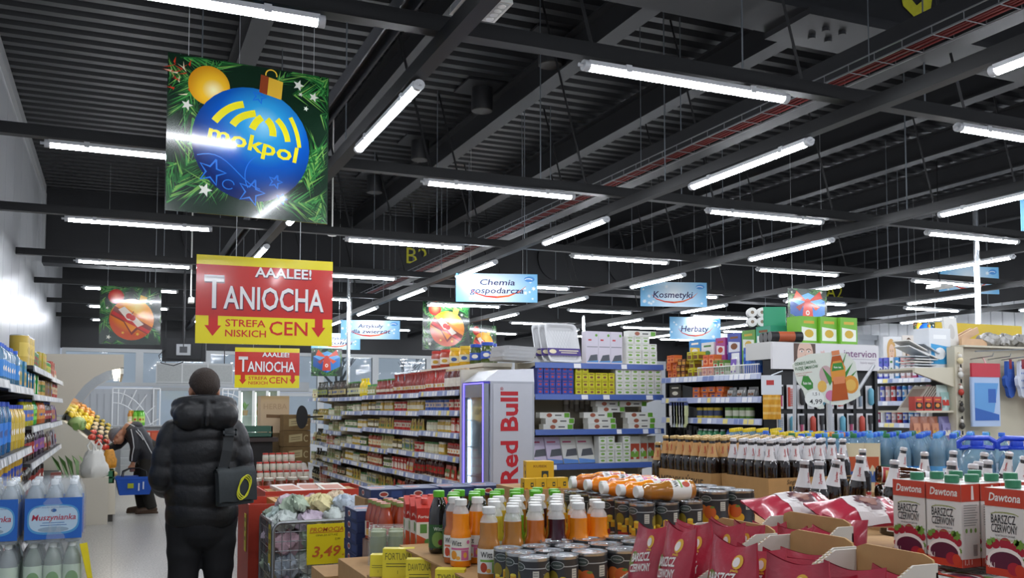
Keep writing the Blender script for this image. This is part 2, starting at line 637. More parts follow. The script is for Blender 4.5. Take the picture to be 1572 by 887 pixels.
# ------------------------------------------------------------------ tube lamps: the light of the hall
TUBE = M('#f4f8ff', 0.4, emit=LAMP_STRENGTH)
LAMPBODY = M('#c9ccd0', 0.4)
def lamp_proto(L):
    mb = MB()
    mb.box((0.03, -0.03, 0.0), (L - 0.03, 0.03, 0.028))
    for x in (0.3, L - 0.3):
        mb.box((x - 0.02, -0.036, -0.01), (x + 0.02, 0.036, 0.034), 0)
    body = mb.mesh('tube_lamp', [LAMPBODY])
    mb = MB()
    pts = [(0.028 * cos(t), -0.032 * sin(t)) for t in [pi * i / 8 for i in range(9)]]
    n = len(pts)
    vs = [(0.04, y, z) for y, z in pts] + [(L - 0.04, y, z) for y, z in pts]
    mb.add(vs, [(i, i + 1, n + i + 1, n + i) for i in range(n - 1)], 0, True)
    dif = mb.mesh('diffuser', [TUBE])
    mb = MB()
    mb.prism([(0.033 * cos(t), 0.036 * sin(t)) for t in [2 * pi * i / 12 for i in range(12)]], 0, 0.04, 0, True, Matrix.Rotation(pi / 2, 4, 'Y'))
    mb.tube([(-0.03, 0, 0), (0, 0, 0)], 0.012, 6)
    cap = mb.mesh('end_cap', [LAMPBODY])
    mb = MB()
    mb.prism([(0.033 * cos(t), 0.036 * sin(t)) for t in [2 * pi * i / 12 for i in range(12)]], L - 0.04, L, 0, True, Matrix.Rotation(pi / 2, 4, 'Y'))
    cap2 = mb.mesh('end_cap', [LAMPBODY])
    return Proto('tube_lamp', body, [('diffuser', dif, -1, None), ('end_cap', cap, -1, None), ('end_cap', cap2, -1, None)])
LP = lamp_proto(1.53)
for j, y in enumerate(TY):
    for k, x in enumerate(TX):
        where = 'crosswise white tube lamp, ' + (('farther', 'nearer')[j] + ' row behind the camera' if j < 2 else nth(j - 2) + ' crosswise row away') + ', ' + nth(k) + ' from the left wall'
        inst(LP, where, 'lamp', 'crosswise tube lamps', (x, y, 3.6))
for j, y in enumerate(DY):
    for k, x in enumerate(DX):
        where = 'lengthwise white tube lamp, ' + (('farther', 'nearer')[j] + ' row behind the camera' if j < 2 else nth(j - 2) + ' lengthwise row away') + ', ' + nth(k) + ' from the left wall'
        inst(LP, where, 'lamp', 'lengthwise tube lamps', (x, y, 3.505), pi / 2)
# ------------------------------------------------------------------ hanging boards and signs
def gradient(name, stops, centre, radius, rough=0.12, coat=0.6, sq=1.0):
    """a printed picture's round colour blend: rings of colour about a point of the board (board coordinates)"""
    m = bpy.data.materials.new(name)
    m.use_nodes = True
    nt = m.node_tree
    p = nt.nodes['Principled BSDF']
    p.inputs['Roughness'].default_value = rough
    p.inputs['Coat Weight'].default_value = coat
    p.inputs['Coat Roughness'].default_value = 0.08
    tc = nt.nodes.new('ShaderNodeTexCoord')
    d = nt.nodes.new('ShaderNodeVectorMath')
    d.operation = 'DISTANCE'
    nt.links.new(tc.outputs['Object'], d.inputs[0])
    d.inputs[1].default_value = centre
    mu = nt.nodes.new('ShaderNodeMath')
    mu.operation = 'DIVIDE'
    mu.inputs[1].default_value = radius
    nt.links.new(d.outputs['Value'], mu.inputs[0])
    cr = nt.nodes.new('ShaderNodeValToRGB')
    el = cr.color_ramp.elements
    while len(el) < len(stops):
        el.new(0.5)
    for e, (t, c) in zip(el, stops):
        e.position = t
        e.color = lin(c)
    nt.links.new(mu.outputs[0], cr.inputs['Fac'])
    nt.links.new(cr.outputs['Color'], p.inputs['Base Color'])
    return m
def PR(c):
    return M(c, 0.16, coat=0.5)
def circ(x, y, rx, ry=None, n=36):
    ry = ry or rx
    return [(x + rx * cos(2 * pi * i / n), y + ry * sin(2 * pi * i / n)) for i in range(n)]
def star(x, y, r, a=0.3, k=0.42, n=5):
    return [(x + (r if i % 2 == 0 else r * k) * sin(a + pi * i / n), y + (r if i % 2 == 0 else r * k) * cos(a + pi * i / n)) for i in range(2 * n)]
def stroke(mb, pts, w, fr, off, mat=0):
    """a printed band along a line; w = width or list of widths"""
    n = len(pts)
    ws = w if isinstance(w, (list, tuple)) else [w] * n
    L, R = [], []
    for i, (x, y) in enumerate(pts):
        a, b = pts[max(i - 1, 0)], pts[min(i + 1, n - 1)]
        dx, dy = b[0] - a[0], b[1] - a[1]
        l = sqrt(dx * dx + dy * dy) or 1
        L.append((x - dy / l * ws[i] / 2, y + dx / l * ws[i] / 2))
        R.append((x + dy / l * ws[i] / 2, y - dx / l * ws[i] / 2))
    for i in range(n - 1):
        mb.flat([R[i], R[i + 1], L[i + 1], L[i]], fr, off, mat)
def arc(x, y, rx, ry, a0, a1, n=14):
    return [(x + rx * cos(a0 + (a1 - a0) * i / n), y + ry * sin(a0 + (a1 - a0) * i / n)) for i in range(n + 1)]
FR = ((0, 0, 0), (1, 0, 0), (0, 0, 1))

def needles(mb, fr, W, H, seed, n=1500):
    r = random.Random(seed)
    cs = [(r.uniform(0, W), r.uniform(0, H), r.uniform(0, 2 * pi)) for _ in range(28)]
    for i in range(n):
        x, y, a = cs[i % 28]
        t = r.uniform(0, 0.3)
        bx, by = x + t * cos(a) * W, y + t * sin(a) * H
        b = a + r.choice((-1, 1)) * r.uniform(0.35, 0.8)
        l = r.uniform(0.09, 0.2) * W
        ex, ey = bx + l * cos(b), by + l * sin(b)
        if not (0.004 < bx < W - 0.004 and 0.004 < by < H - 0.004):
            continue
        ex, ey = min(max(ex, 0.003), W - 0.003), min(max(ey, 0.003), H - 0.003)
        w = 0.0055 * W
        mb.flat([(bx - sin(b) * w, by + cos(b) * w), (bx + sin(b) * w, by - cos(b) * w), (ex, ey)], fr, 0.0003 + 0.0000005 * i, 1 + i % 5)

def art_base(W, H, seed):
    mb = MB()
    mb.box((0, 0, 0), (W, 0.006, H), 0)
    needles(mb, FR, W, H, seed)
    return mb
GREENS = [PR('#10281a'), PR('#2a6a32'), PR('#3f8a42'), PR('#1d5227'), PR('#6f9f4c'), PR('#174522')]
def wires(W, H, up, xs=(0.12, 0.9)):
    mb = MB()
    for u in xs:
        mb.tube([(W * u, 0.003, H - 0.02), (W * u, 0.003, H + up)], 0.0022, 5)
    return mb
WIRE = M('#b9bdc0', 0.4, 0.5)

def bauble_poster(W, H, kind, seed, name='bauble_poster'):
    """hanging square board with a printed tree bauble"""
    board = art_base(W, H, seed).mesh(name, GREENS)
    g = lambda x, z, r, st: gradient('printed_bauble', st, (x * W, 0, z * H), r * W)
    mb = MB()
    parts = []
    if kind == 'blue':
        m = [g(.58, .62, .47, [(0, '#8fd0ee'), (.25, '#2f9ad6'), (.6, '#0b55b4'), (1, '#06205e')]), g(.27, .80, .17, [(0, '#fdf6c0'), (.4, '#f2bf2c'), (1, '#c47a10')]), PR('#e6dc22'), PR('#1d6fd6'),
             PR('#d8d9cf'), PR('#e2b53a'), PR('#8a3f22'), PR('#b8301f'), PR('#d9cdb0')]
        for k in range(26):
            r = random.Random(k)
            x, y, a = r.uniform(.0, .12), r.uniform(.74, .94), r.uniform(0, 3)
            mb.flat([((x + .012 * cos(a)) * W + .004, y * H), (x * W + .004, (y + .012) * H), ((x + .06 * cos(a + 1)) * W * 0.9 + .012, (y + .05 * sin(a + 1)) * H)], FR, .0012, 7 if k % 3 else 8)
        mb.flat(circ(.245 * W, .824 * H, .125 * W), FR, .0016, 1)
        mb.flat(circ(.51 * W, .478 * H, .365 * W), FR, .002, 0)
        mb.flat([(x * W, y * H) for x, y in ((.55, .83), (.69, .80), (.70, .92), (.56, .95))], FR, .0024, 5)
        mb.flat([(x * W, y * H) for x, y in ((.55, .83), (.60, .82), (.61, .94), (.56, .95))], FR, .0026, 6)
        stroke(mb, arc(.625 * W, .955 * H, .035 * W, .035 * H, -.2, pi + .2), .008 * W, FR, .0026, 5)
        for x, y, r in ((.80, .915, .038), (.90, .85, .034), (.815, .855, .016), (.85, .765, .018), (.115, .68, .036), (.23, .15, .045)):
            mb.flat(star(x * W, y * H, r * W), FR, .0024, 4)
        for x, y, r in ((.27, .27, .085), (.51, .165, .085), (.66, .25, .045), (.70, .14, .035), (.55, .80, .045)):
            s_ = star(x * W, y * H, r * W)
            stroke(mb, s_ + [s_[0]], .011 * W, FR, .0024, 3)
        stroke(mb, [((.18 + .035 * i) * W, (.37 + .05 * sin(i * .45) - .012 * i) * H) for i in range(12)], .006 * W, FR, .0023, 3)
        stroke(mb, arc(.37 * W, .20 * H, .035 * W, .03 * H, 0, 5.5), .006 * W, FR, .0023, 3)
        stroke(mb, arc(.60 * W, .27 * H, .13 * W, .15 * H, 1.6, 3.7), .006 * W, FR, .0023, 3)
        # the mark: five broad rays springing from the wordmark
        for a, b, c, w in (((.28, .60), (.35, .71), (.455, .735), .044), ((.39, .59), (.43, .665), (.53, .685), .044), ((.51, .58), (.53, .635), (.57, .665), .044),
                           ((.60, .655), (.645, .62), (.64, .55), .044), ((.665, .665), (.725, .61), (.735, .525), .036), ((.75, .69), (.80, .60), (.81, .495), .026)):
            pts = [((1 - t) ** 2 * a[0] * W + 2 * t * (1 - t) * b[0] * W + t * t * c[0] * W, (1 - t) ** 2 * a[1] * H + 2 * t * (1 - t) * b[1] * H + t * t * c[1] * H) for t in [i / 10 for i in range(11)]]
            stroke(mb, pts, w * W, FR, .0027, 2)
        parts.append(('print', mb.mesh('print', m), -1, None))
        mb = MB()
        t = radians(-9.5)
        fr = ((.515 * W, 0, .438 * H), (cos(t), 0, sin(t)), (-sin(t), 0, cos(t)))
        mb.text('mokpol', .105 * H, fr, 0, 0, .003, 0, .02, width=.56 * W)
        parts.append(('lettering', mb.mesh('lettering', [PR('#e6dc22')]), -1, None))
    else:
        m = [g(.6, .66, .5, [(0, '#ffe070'), (.35, '#f7a91e'), (.75, '#e0801a'), (1, '#c44a1a')]), g(.26, .82, .16, [(0, '#ef6a4a'), (.6, '#c82f24'), (1, '#7d1612')]), PR('#7a2416'), PR('#e3d6c6'), PR('#c4231f'), PR('#dddacb'), PR('#e2b53a'),
             PR('#e88a2a')]
        mb.flat(circ(.26 * W, .82 * H, .13 * W), FR, .0016, 1)
        mb.flat(circ(.52 * W, .43 * H, .365 * W), FR, .002, 0)
        mb.flat([(x * W, y * H) for x, y in ((.63, .74), (.74, .71), (.77, .82), (.66, .86))], FR, .0022, 6)
        P_ = lambda pts, off, k: mb.flat([(x * W, y * H) for x, y in pts], FR, off, k)
        P_(((.24, .64), (.30, .71), (.88, .36), (.84, .27)), .0024, 7)
        P_(((.17, .50), (.24, .66), (.86, .30), (.78, .18)), .0026, 2)
        P_(((.19, .52), (.215, .575), (.83, .235), (.795, .19)), .0028, 4)
        P_(((.36, .43), (.52, .16), (.64, .28)), .0027, 2)
        P_(((.40, .40), (.52, .21), (.60, .30)), .0029, 7)
        P_(((.30, .60), (.40, .65), (.72, .35), (.62, .30), (.53, .40), (.45, .42)), .003, 3)
        mb.flat(circ(.475 * W, .49 * H, .05 * W), FR, .0032, 4)
        mb.flat(circ(.535 * W, .46 * H, .05 * W), FR, .0033, 4)
        stroke(mb, [(.52 * W, .52 * H), (.55 * W, .57 * H)], .014 * W, FR, .0034, 2)
        for x, y, r in ((.83, .72, .035), (.12, .62, .03), (.15, .12, .045), (.38, .20, .03), (.62, .18, .035)):
            mb.flat(star(x * W, y * H, r * W), FR, .0026, 5 if x < .3 or x > .8 else 6)
        parts.append(('print', mb.mesh('print', m), -1, None))
    return board, parts

def gift_poster(W, H, seed):
    board = art_base(W, H, seed).mesh('gift_poster', GREENS)
    m = [PR('#2c7fcf'), PR('#134f9c'), PR('#63aee6'), PR('#cf3a22'), PR('#e2562e'), PR('#9c2114'), PR('#f0e4d8'), PR('#dcdccf')]
    q = lambda pts, off, k: mb.flat([(x * W, y * H) for x, y in pts], FR, off, k)
    mb = MB()
    q(((.06, .70), (.06, .35), (.50, .12), (.50, .45)), .002, 1)
    q(((.50, .45), (.50, .12), (.94, .35), (.94, .70)), .002, 0)
    q(((.06, .70), (.50, .45), (.94, .70), (.52, .90)), .002, 2)
    q(((.36, .20), (.64, .20), (.62, .62), (.40, .62)), .0024, 3)
    q(((.50, .66), (.22, .95), (.14, .74)), .0026, 4)
    q(((.50, .66), (.82, .95), (.88, .76)), .0026, 3)
    q(((.46, .68), (.30, .42), (.20, .52)), .0028, 5)
    q(((.54, .68), (.70, .44), (.82, .54)), .0028, 4)
    mb.flat(circ(.5 * W, .66 * H, .075 * W), FR, .003, 3)
    mb.flat(circ(.5 * W, .38 * H, .05 * W, .065 * H), FR, .003, 6)
    mb.flat(circ(.5 * W, .38 * H, .022 * W, .035 * H), FR, .0032, 3)
    for x, y, r in ((.1, .9, .03), (.85, .92, .04), (.12, .12, .035)):
        mb.flat(star(x * W, y * H, r * W), FR, .0026, 7)
    return board, [('print', mb.mesh('print', m), -1, None)]

def hang(name, me, parts, label, cat, group, tl, tr, Dl, Dr, up, bl=None, sw=1.0, wx=(0.12, 0.9), W=1, H=1):
    a, b = at_d(tl[0], tl[1], Dl), at_d(tr[0], tr[1], Dr)
    o = inst(Proto(name, me, parts), label, cat, group, (a.x, a.y, a.z - H), atan2(b.y - a.y, b.x - a.x))
    wm = wires(W, H, CZ + 0.02 - a.z, wx)
    build('hanging_wire', wm, WIRE, o)
    return o
def size(tl, tr, bl, Dl, Dr):
    a, b, c = at_d(tl[0], tl[1], Dl), at_d(tr[0], tr[1], Dr), at_d(bl[0], bl[1], Dl)
    return sqrt((a.x - b.x) ** 2 + (a.y - b.y) ** 2), a.z - c.z

W, H = size((258, 80), (505, 117), (253, 325), 5.75, 6.2)
me, pp = bauble_poster(W, H, 'blue', 5)
hang('bauble_poster', me, pp, 'large square hanging poster of a blue tree bauble with yellow lettering, nearest the camera', 'poster', 'hanging bauble posters', (258, 80), (505, 117), 5.75, 6.2, 1.75, W=W, H=H)

def bargain_sign(W, H):
    mb = MB()
    mb.box((0, 0, 0), (W, 0.006, H), 0)
    board = mb.mesh('bargain_sign', [PR('#e8d81c')])
    mb = MB()
    q = lambda pts, off, k=0: mb.flat([(x * W, y * H) for x, y in pts], FR, off, k)
    q(((0, .314), (1, .314), (1, .893), (0, .893)), .0005)
    q(((.091, .34), (.091, .205), (.063, .205), (.121, .085), (.181, .205), (.157, .205), (.157, .34)), .0008)
    q(((.867, .34), (.867, .215), (.84, .215), (.894, .10), (.947, .215), (.927, .215), (.927, .34)), .0008)
    mb.text('STREFA', .083 * H, FR, .353 * W, .20 * H, .001, 0, .014, width=.29 * W)
    mb.text('NISKICH', .08 * H, FR, .357 * W, .085 * H, .001, 0, .014, width=.295 * W)
    mb.text('CEN', .165 * H, FR, .672 * W, .115 * H, .001, 0, .01, width=.285 * W)
    red = mb.mesh('print', [PR('#cb2a22')])
    out = []
    for nm, col, off, d in (('letter_edge', '#5a1a3a', .0012, .006), ('lettering', '#f2f0f0', .0018, 0)):
        mb = MB()
        e = .012 if d else 0
        mb.text('AAALEE!', .114 * H, FR, .632 * W + d * .5, .778 * H - d, off, 0, .02 + e, width=.42 * W)
        mb.text('T', .37 * H, FR, .127 * W + d * .5, .405 * H - d, off, 0, .012 + e, width=.142 * W)
        mb.text('ANIOCHA', .265 * H, FR, .563 * W + d * .5, .405 * H - d, off, 0, .016 + e, width=.738 * W)
        for x, y, w, h in ((.056, .735, .142, .04),):
            mb.flat([(x * W, y * H), ((x + w) * W, y * H), ((x + w) * W, (y + h) * H), (x * W, (y + h) * H)], FR, off, 0)
        # flared feet of the letters
        out.append((nm, mb.mesh(nm, [PR(col)]), -1, None))
    return board, [('print', red, -1, None)] + out
W, H = size((302, 390), (511, 403), (300, 527), 6.6, 6.95)
me, pp = bargain_sign(W, H)
hang('bargain_sign', me, pp, 'big red and yellow bargain sign hanging above the man in the black coat', 'sign', 'bargain signs', (302, 390), (511, 403), 6.6, 6.95, 1.0, wx=(.28, .75), W=W, H=H)
W, H = size((361, 533), (460, 535), (360, 595), 13.6, 13.9)
me, pp = bargain_sign(W, H)
hang('bargain_sign', me, pp, 'smaller-looking red and yellow bargain sign hanging just below the big one', 'sign', 'bargain signs', (361, 533), (460, 535), 13.6, 13.9, 1.2, wx=(.28, .69), W=W, H=H)

for kind, tl, tr, bl, Dl, Dr, lb, sd in (
        ('gold', (154, 438), (248, 441), (154, 528), 15.2, 15.5, 'gold bauble poster hanging on the left above the fruit stand', 11),
        ('gold', (649, 460), (721, 463), (649, 537), 18.2, 18.5, 'gold bauble poster hanging under the household chemicals sign', 12),
        ('gold', (720, 497), (757, 498), (720, 552), 22.5, 23, 'pale gold bauble poster partly hidden behind the nearer one', 13),
        ('blue', (1402, 494), (1440, 495), (1402, 534), 17, 17.3, 'small far blue bauble poster above the white nappy packs', 15)):
    W, H = size(tl, tr, bl, Dl, Dr)
    if kind == 'gold' and tl[0] == 720:
        W = H
    me, pp = bauble_poster(W, H, kind, sd)
    hang('bauble_poster', me, pp, lb, 'poster', 'hanging bauble posters', tl, tr, Dl, Dr, 1.2, W=W, H=H)
W, H = size((684, 528), (745, 528), (684, 590), 20.5, 20.9)
me, pp = bauble_poster(W, H, 'gold', 14)
hang('bauble_poster', me, pp, 'gold bauble poster sunk low behind the red bottles on the sauce shelves', 'poster', 'hanging bauble posters', (684, 528), (745, 528), 20.5, 20.9, .8, W=W, H=H)
for tl, tr, bl, Dl, Dr, lb, sd in (((478, 534), (525, 535), (478, 577), 17.3, 17.5, 'gift box poster hanging over the far end of the sauce shelves', 21),
                                   ((1209, 442), (1269, 447), (1209, 502), 12.5, 12.7, 'gift box poster with red bow above the green toilet rolls', 22)):
    W, H = size(tl, tr, bl, Dl, Dr)
    me, pp = gift_poster(W, H, sd)
    hang('gift_poster', me, pp, lb, 'poster', 'hanging gift posters', tl, tr, Dl, Dr, 1.2, W=W, H=H)

# pale blue department signs
def department_sign(W, H, lines, seed):
    r = random.Random(seed)
    mb = MB()
    mb.box((0, 0, 0), (W, 0.006, H), 0)
    board = mb.mesh('department_sign', [gradient('sign_blue', [(0, '#eef5fb'), (.35, '#c2def2'), (.8, '#7fbfe8'), (1, '#6cb3e4')], (W * .5, 0, H * .5), W * .55, .4, .1)])
    mb = MB()
    for i in range(13):
        x, y = r.choice((r.uniform(.03, .2), r.uniform(.8, .97), r.uniform(.03, .97))), r.uniform(.1, .9)
        mb.flat(star(x * W, y * H, r.uniform(.05, .1) * H, r.uniform(0, 1), .45, 6), FR, .0006 + i * 2e-5, 0)
    mb.flat(circ(.90 * W, .82 * H, .065 * W, .1 * H), FR, .0009, 3)
    stroke(mb, arc(.89 * W, .78 * H, .05 * W, .06 * H, .3, 2.8, 6), .01 * W, FR, .001, 0)
    pts = [(.17, .48), (.24, .30), (.36, .20), (.50, .17), (.64, .22), (.78, .38), (.86, .58)]
    stroke(mb, [(x * W, y * H) for x, y in pts[:4]], [.004 * W, .014 * W, .02 * W, .026 * W], FR, .0011, 1)
    stroke(mb, [(x * W, y * H) for x, y in pts[3:]], [.026 * W, .022 * W, .012 * W, .003 * W], FR, .0012, 2)
    pr = mb.mesh('print', [M('#e8f2fa', .45), M('#cf3a28', .45), M('#e0622c', .45), M('#4f93d8', .45)])
    mb = MB()
    if len(lines) == 2:
        mb.text(lines[0], .21 * H, FR, .5 * W, .60 * H, .0015, 0, .012, .15, width=.43 * W)
        mb.text(lines[1], .21 * H, FR, .5 * W, .31 * H, .0015, 0, .012, .15, width=.66 * W)
    elif lines[0]:
        mb.text(lines[0], .27 * H, FR, .48 * W, .36 * H, .0015, 0, .014, .15, width=(.6 if len(lines[0]) > 7 else .55) * W)
    return board, [('print', pr, -1, None), ('lettering', mb.mesh('lettering', [M('#27285f', .45)]), -1, None)][:2 if lines[0] else 1]
for lines, tl, tr, bl, D, lb in (
        (('Chemia', 'gospodarcza'), (700, 419), (825, 426), (700, 463), 13.6, 'pale blue two-line sign for household chemicals above the baking tins'),
        (('Kosmetyki',), (983, 432), (1085, 438), (983, 470), 16, 'pale blue hanging sign for cosmetics with one long word'),
        (('Herbaty',), (1028, 486), (1106, 489), (1028, 521), 20.6, 'pale blue hanging sign for teas low behind the tissue packs'),
        (('Słodycze',), (1441, 408), (1533, 414), (1441, 450), 17.5, 'pale blue hanging sign for sweets crossed by the chrome pole'),
        (('Artykuły', 'dla zwierząt'), (523, 491), (614, 493), (523, 520), 18.5, 'pale blue two-line hanging sign for pet supplies'),
        (('Artykuły', 'szkolne'), (478, 511), (553, 513), (478, 536), 22, 'pale blue sign for school supplies half hidden by the bargain sign'),
        (('',), (1566, 290), (1655, 300), (1566, 355), 9, 'pale blue sign cut by the edge of the picture at top right')):
    W, H = size(tl, tr, bl, D, D * 1.01)
    me, pp = department_sign(W, H, lines, len(lines[0]))
    hang('department_sign', me, pp, lb, 'sign', 'department signs', tl, tr, D, D * 1.01, .8 if D > 10 else .5, wx=(.18, .82), W=W, H=H)

# chrome poles, ceiling speakers, smoke detector, emergency lights, television
def pole(x, y, z1, r, lb):
    mb = MB()
    mb.lathe([(r * 2.6, 0), (r * 2.6, .02), (r, .03), (r, z1 - .03), (r * 1.15, z1 - .03), (r * 1.15, z1)], 14, 0)
    tag(build('chrome_pole', mb, M('#d6dade', 0.18, 0.95), None, (x, y, 0)), lb, 'pole')
p = at_d(1497, 318, 11.4)
pole(p.x, p.y, p.z, .034, 'tall chrome pole crossing the sign for sweets')
p = at_d(536, 422, 16.4)
pole(p.x, p.y, p.z, .034, 'tall chrome pole at the far end of the sauce shelves')
p = at_d(896, 541, 19)
pole(p.x, p.y, 3.45, .03, 'slim chrome pole seen above the white boxes')

def emergency_light(x, y, z, lb):
    mb = MB()
    mb.box((-.14, -.14, .02), (.14, .14, .075), 0, -.008)
    o = build('emergency_light', mb, WHITEP, None, (x, y, z))
    mb = MB()
    for i in range(4):
        for j in range(4):
            mb.lathe([(.026, .012), (.03, .02)], 8, 0, (-.096 + .064 * i, -.096 + .064 * j, 0))
    mb.box((-.13, -.13, .015), (.13, .13, .021), 1)
    build('lens_plate', mb, [M('#f2f2ee', .15, coat=.5), M('#b8b9b6', .3)], o)
    mb = MB()
    mb.tube([(0, 0, .075), (0, 0, CZ - z)], .008, 5)
    build('hanger_rod', mb, BLACKM, o)
    tag(o, lb, 'emergency light')
p = at_d(684, 90, 6.2)
emergency_light(1.95, 5.0, 3.9, 'square white emergency light beside the perforated channel overhead')
p = at_d(1086, 411, 14)
emergency_light(p.x, p.y, p.z, 'flat white emergency light under the far channels, above the sign for cosmetics')
p = at_d(1443, 444, 15)
emergency_light(p.x, p.y, p.z, 'flat white emergency light near the sign for sweets')
p = at_d(845, 475, 16)
for i, (px, py, D, lb) in enumerate(((845, 95, 8.2, 'black tubular ceiling speaker near the first crosswise lamps'), (740, 165, 10.5, 'black tubular ceiling speaker between two longitudinal beams'),
                                     (645, 240, 13.6, 'black tubular ceiling speaker, farther, left of the lamps'), (575, 290, 17, 'black tubular ceiling speaker close to the girder marked B2'))):
    p = on(px, py + 6, 5.28)
    mb = MB()
    mb.lathe([(.13, 0), (.135, .01), (.135, CZ - p.z - .03)], 18, 0, mats=[1, 0])
    mb.box((-.28, -.28, CZ - p.z - .03), (.28, .28, CZ - p.z - .005), 0)
    tag(build('ceiling_vent', mb, [M('#26272a', .5), M('#3a3836', .6)], None, (p.x, p.y, p.z)), lb.replace('speaker', 'vent pipe'), 'vent')
p = at_d(510, 362, 12)
mb = MB()
mb.lathe([(.05, 0), (.07, .015), (.075, .035)], 18)
mb.tube([(0, 0, .035), (0, 0, CZ - p.z)], .01, 6)
tag(build('smoke_detector', mb, WHITEP, None, tuple(p)), 'round white smoke detector by the top corner of the bargain sign', 'smoke detector')
p = at_d(293, 460, 14)
mb = MB()
mb.tube([(0, 0, CZ - p.z), (0, 0, .06), (.04, -.03, 0)], .012, 6)
mb.box((-.04, -.16, -.06), (.04, .02, .02))
tag(build('security_camera', mb, WHITEP, None, tuple(p)), 'white security camera hanging left of the big bargain sign', 'camera')

tv = empty('television', tuple(at_d(283, 537, 15)), -.25)
mb = MB()
mb.box((-.34, -.03, -.19), (.34, .03, .19))
mb.box((-.28, -.05, -.15), (.28, -.03, .15))
build('housing', mb, M('#202225', .45), tv)
mb = MB()
mb.box((-.11, -.075, -.09), (.11, -.05, .09))
mb.box((-.06, -.08, -.05), (.06, -.075, .05), 1)
build('wall_bracket', mb, [STEEL, M('#4a4c50', .4)], tv)
mb = MB()
mb.tube([(0, -.06, .05), (0, -.06, 3.7)], .018, 8)
build('hanging_pole', mb, M('#2a2b2e', .5), tv)
mb = MB()
mb.tube([(-.3, -.06, .0), (-.38, -.07, -.1), (-.34, -.07, -.22), (-.15, -.07, -.26), (0, -.07, -.2)], .008, 5)
build('cable', mb, BLACKP, tv)
tag(tv, 'black television seen from behind, hanging above the man in the coat', 'television')
# ------------------------------------------------------------------ small goods: one mesh each, shared by the copies
_goods = {}
def accent(*a):
    return ('#b5362a', '#e3dccb', '#3f7a3f', '#c9a53a', '#3a5a9a', '#7a4a2a', '#d88a3a', '#efe9dc')[sum(ord(c) * (i + 3) for i, c in enumerate(''.join(a))) % 8]
def good(kind, *a):
    key = (kind,) + a
    if key not in _goods:
        _goods[key] = GOODS[kind](*a)
    return _goods[key]
def g_bottle(r, h, body, cap, label, shape=0, trans=0.0):
    mb = MB()
    nk = r * (0.36 if shape == 0 else 0.5)
    sh = {0: 0.62, 1: 0.72, 2: 0.5}[shape]
    prof = [(r * .86, 0), (r, h * .03), (r, h * sh), (r * .86, h * (sh + .08)), (nk, h * (sh + .2)), (nk, h * .93)]
    mb.lathe(prof, 12, 0)
    mb.lathe([(nk * 1.25, h * .91), (nk * 1.25, h * .995), (nk * 1.1, h)], 10, 1)
    mb.patch_cyl(r * 1.012, h * .2, h * (sh - .12), -pi * .95, -pi * .05, 2, 8)
    mb.blob_cyl(r * 1.022, h * (sh + .08) / 2, -pi / 2, r * .55, h * .07, 3)
    return mb.mesh('bottle', [M(body, .12, trans=trans, coat=.4), M(cap, .4), M(label, .5), M(accent(body, label), .5)])
def g_jar(r, h, body, lid, label):
    mb = MB()
    mb.lathe([(r * .9, 0), (r, h * .06), (r, h * .72), (r * .85, h * .82), (r * .85, h * .86)], 12, 0)
    mb.lathe([(r * .92, h * .84), (r * .92, h * .98), (r * .86, h)], 12, 1)
    mb.patch_cyl(r * 1.015, h * .2, h * .56, -pi * .86, -pi * .14, 2, 8)
    mb.blob_cyl(r * 1.03, h * .38, -pi / 2, r * .5, h * .1, 3)
    return mb.mesh('jar', [M(body, .12, coat=.4), M(lid, .35), M(label, .5), M(accent(body, lid), .5)])
def g_can(r, h, c1, c2):
    mb = MB()
    mb.lathe([(r * .94, 0), (r, h * .02), (r, h * .03), (r, h * .97), (r, h * .98), (r * .94, h)], 14, mats=[1, 1, 0, 1, 1])
    mb.patch_cyl(r * 1.01, h * .3, h * .75, -pi * .95, -pi * .05, 2, 8)
    mb.blob_cyl(r * 1.02, h * .5, -pi / 2, r * .5, h * .13, 0)
    return mb.mesh('can', [M(c1, .35, coat=.3), M('#b5b7b8', .3, .8), M(c2, .4)])
def g_carton(w, d, h, c1, c2, c3=None):
    c3 = c3 or accent(c1, c2)
    mb = MB()
    mb.box((-w / 2, -d / 2, 0), (w / 2, d / 2, h), 0)
    fr = ((0, -d / 2, 0), (1, 0, 0), (0, 0, 1))
    mb.flat([(-w * .42, h * .12), (w * .42, h * .12), (w * .42, h * .55), (-w * .42, h * .62)], fr, .0008, 1)
    mb.flat(circ(0, h * .38, w * .26, h * .15, 12), fr, .0014, 2)
    mb.flat([(-w * .3, h * .74), (w * .3, h * .74), (w * .3, h * .84), (-w * .3, h * .84)], fr, .0008, 2)
    fr = ((w / 2, 0, 0), (0, 1, 0), (0, 0, 1))
    mb.flat([(-d * .4, h * .15), (d * .4, h * .15), (d * .4, h * .6), (-d * .4, h * .6)], fr, .0008, 1)
    return mb.mesh('carton', [M(c1, .4, coat=.2), M(c2, .45), M(c3, .5)])
def g_pouch(w, d, h, c1, c2, c3=None):
    c3 = c3 or accent(c2, c1)
    mb = MB()
    R = []
    for z, k, t in ((0, .92, 1), (h * .06, 1, 1), (h * .4, 1, .9), (h * .75, .98, .5), (h * .93, .97, .1), (h, 1, .05)):
        R.append([(w / 2 * k * cos(a), d / 2 * t * sin(a), z) for a in [2 * pi * i / 12 for i in range(12)]])
    mb.loft(R)
    mb.add([(-w * .33, -d * .47, h * .12), (w * .33, -d * .47, h * .12), (w * .36, -d * .32, h * .72), (-w * .36, -d * .32, h * .72)], [(0, 1, 2, 3)], 1)
    mb.add([(-w * .28, -d * .5, h * .2), (w * .28, -d * .5, h * .2), (w * .28, -d * .43, h * .42), (-w * .28, -d * .43, h * .42)], [(0, 1, 2, 3)], 2)
    return mb.mesh('pouch', [M(c1, .3, coat=.3), M(c2, .4), M(c3, .5)])
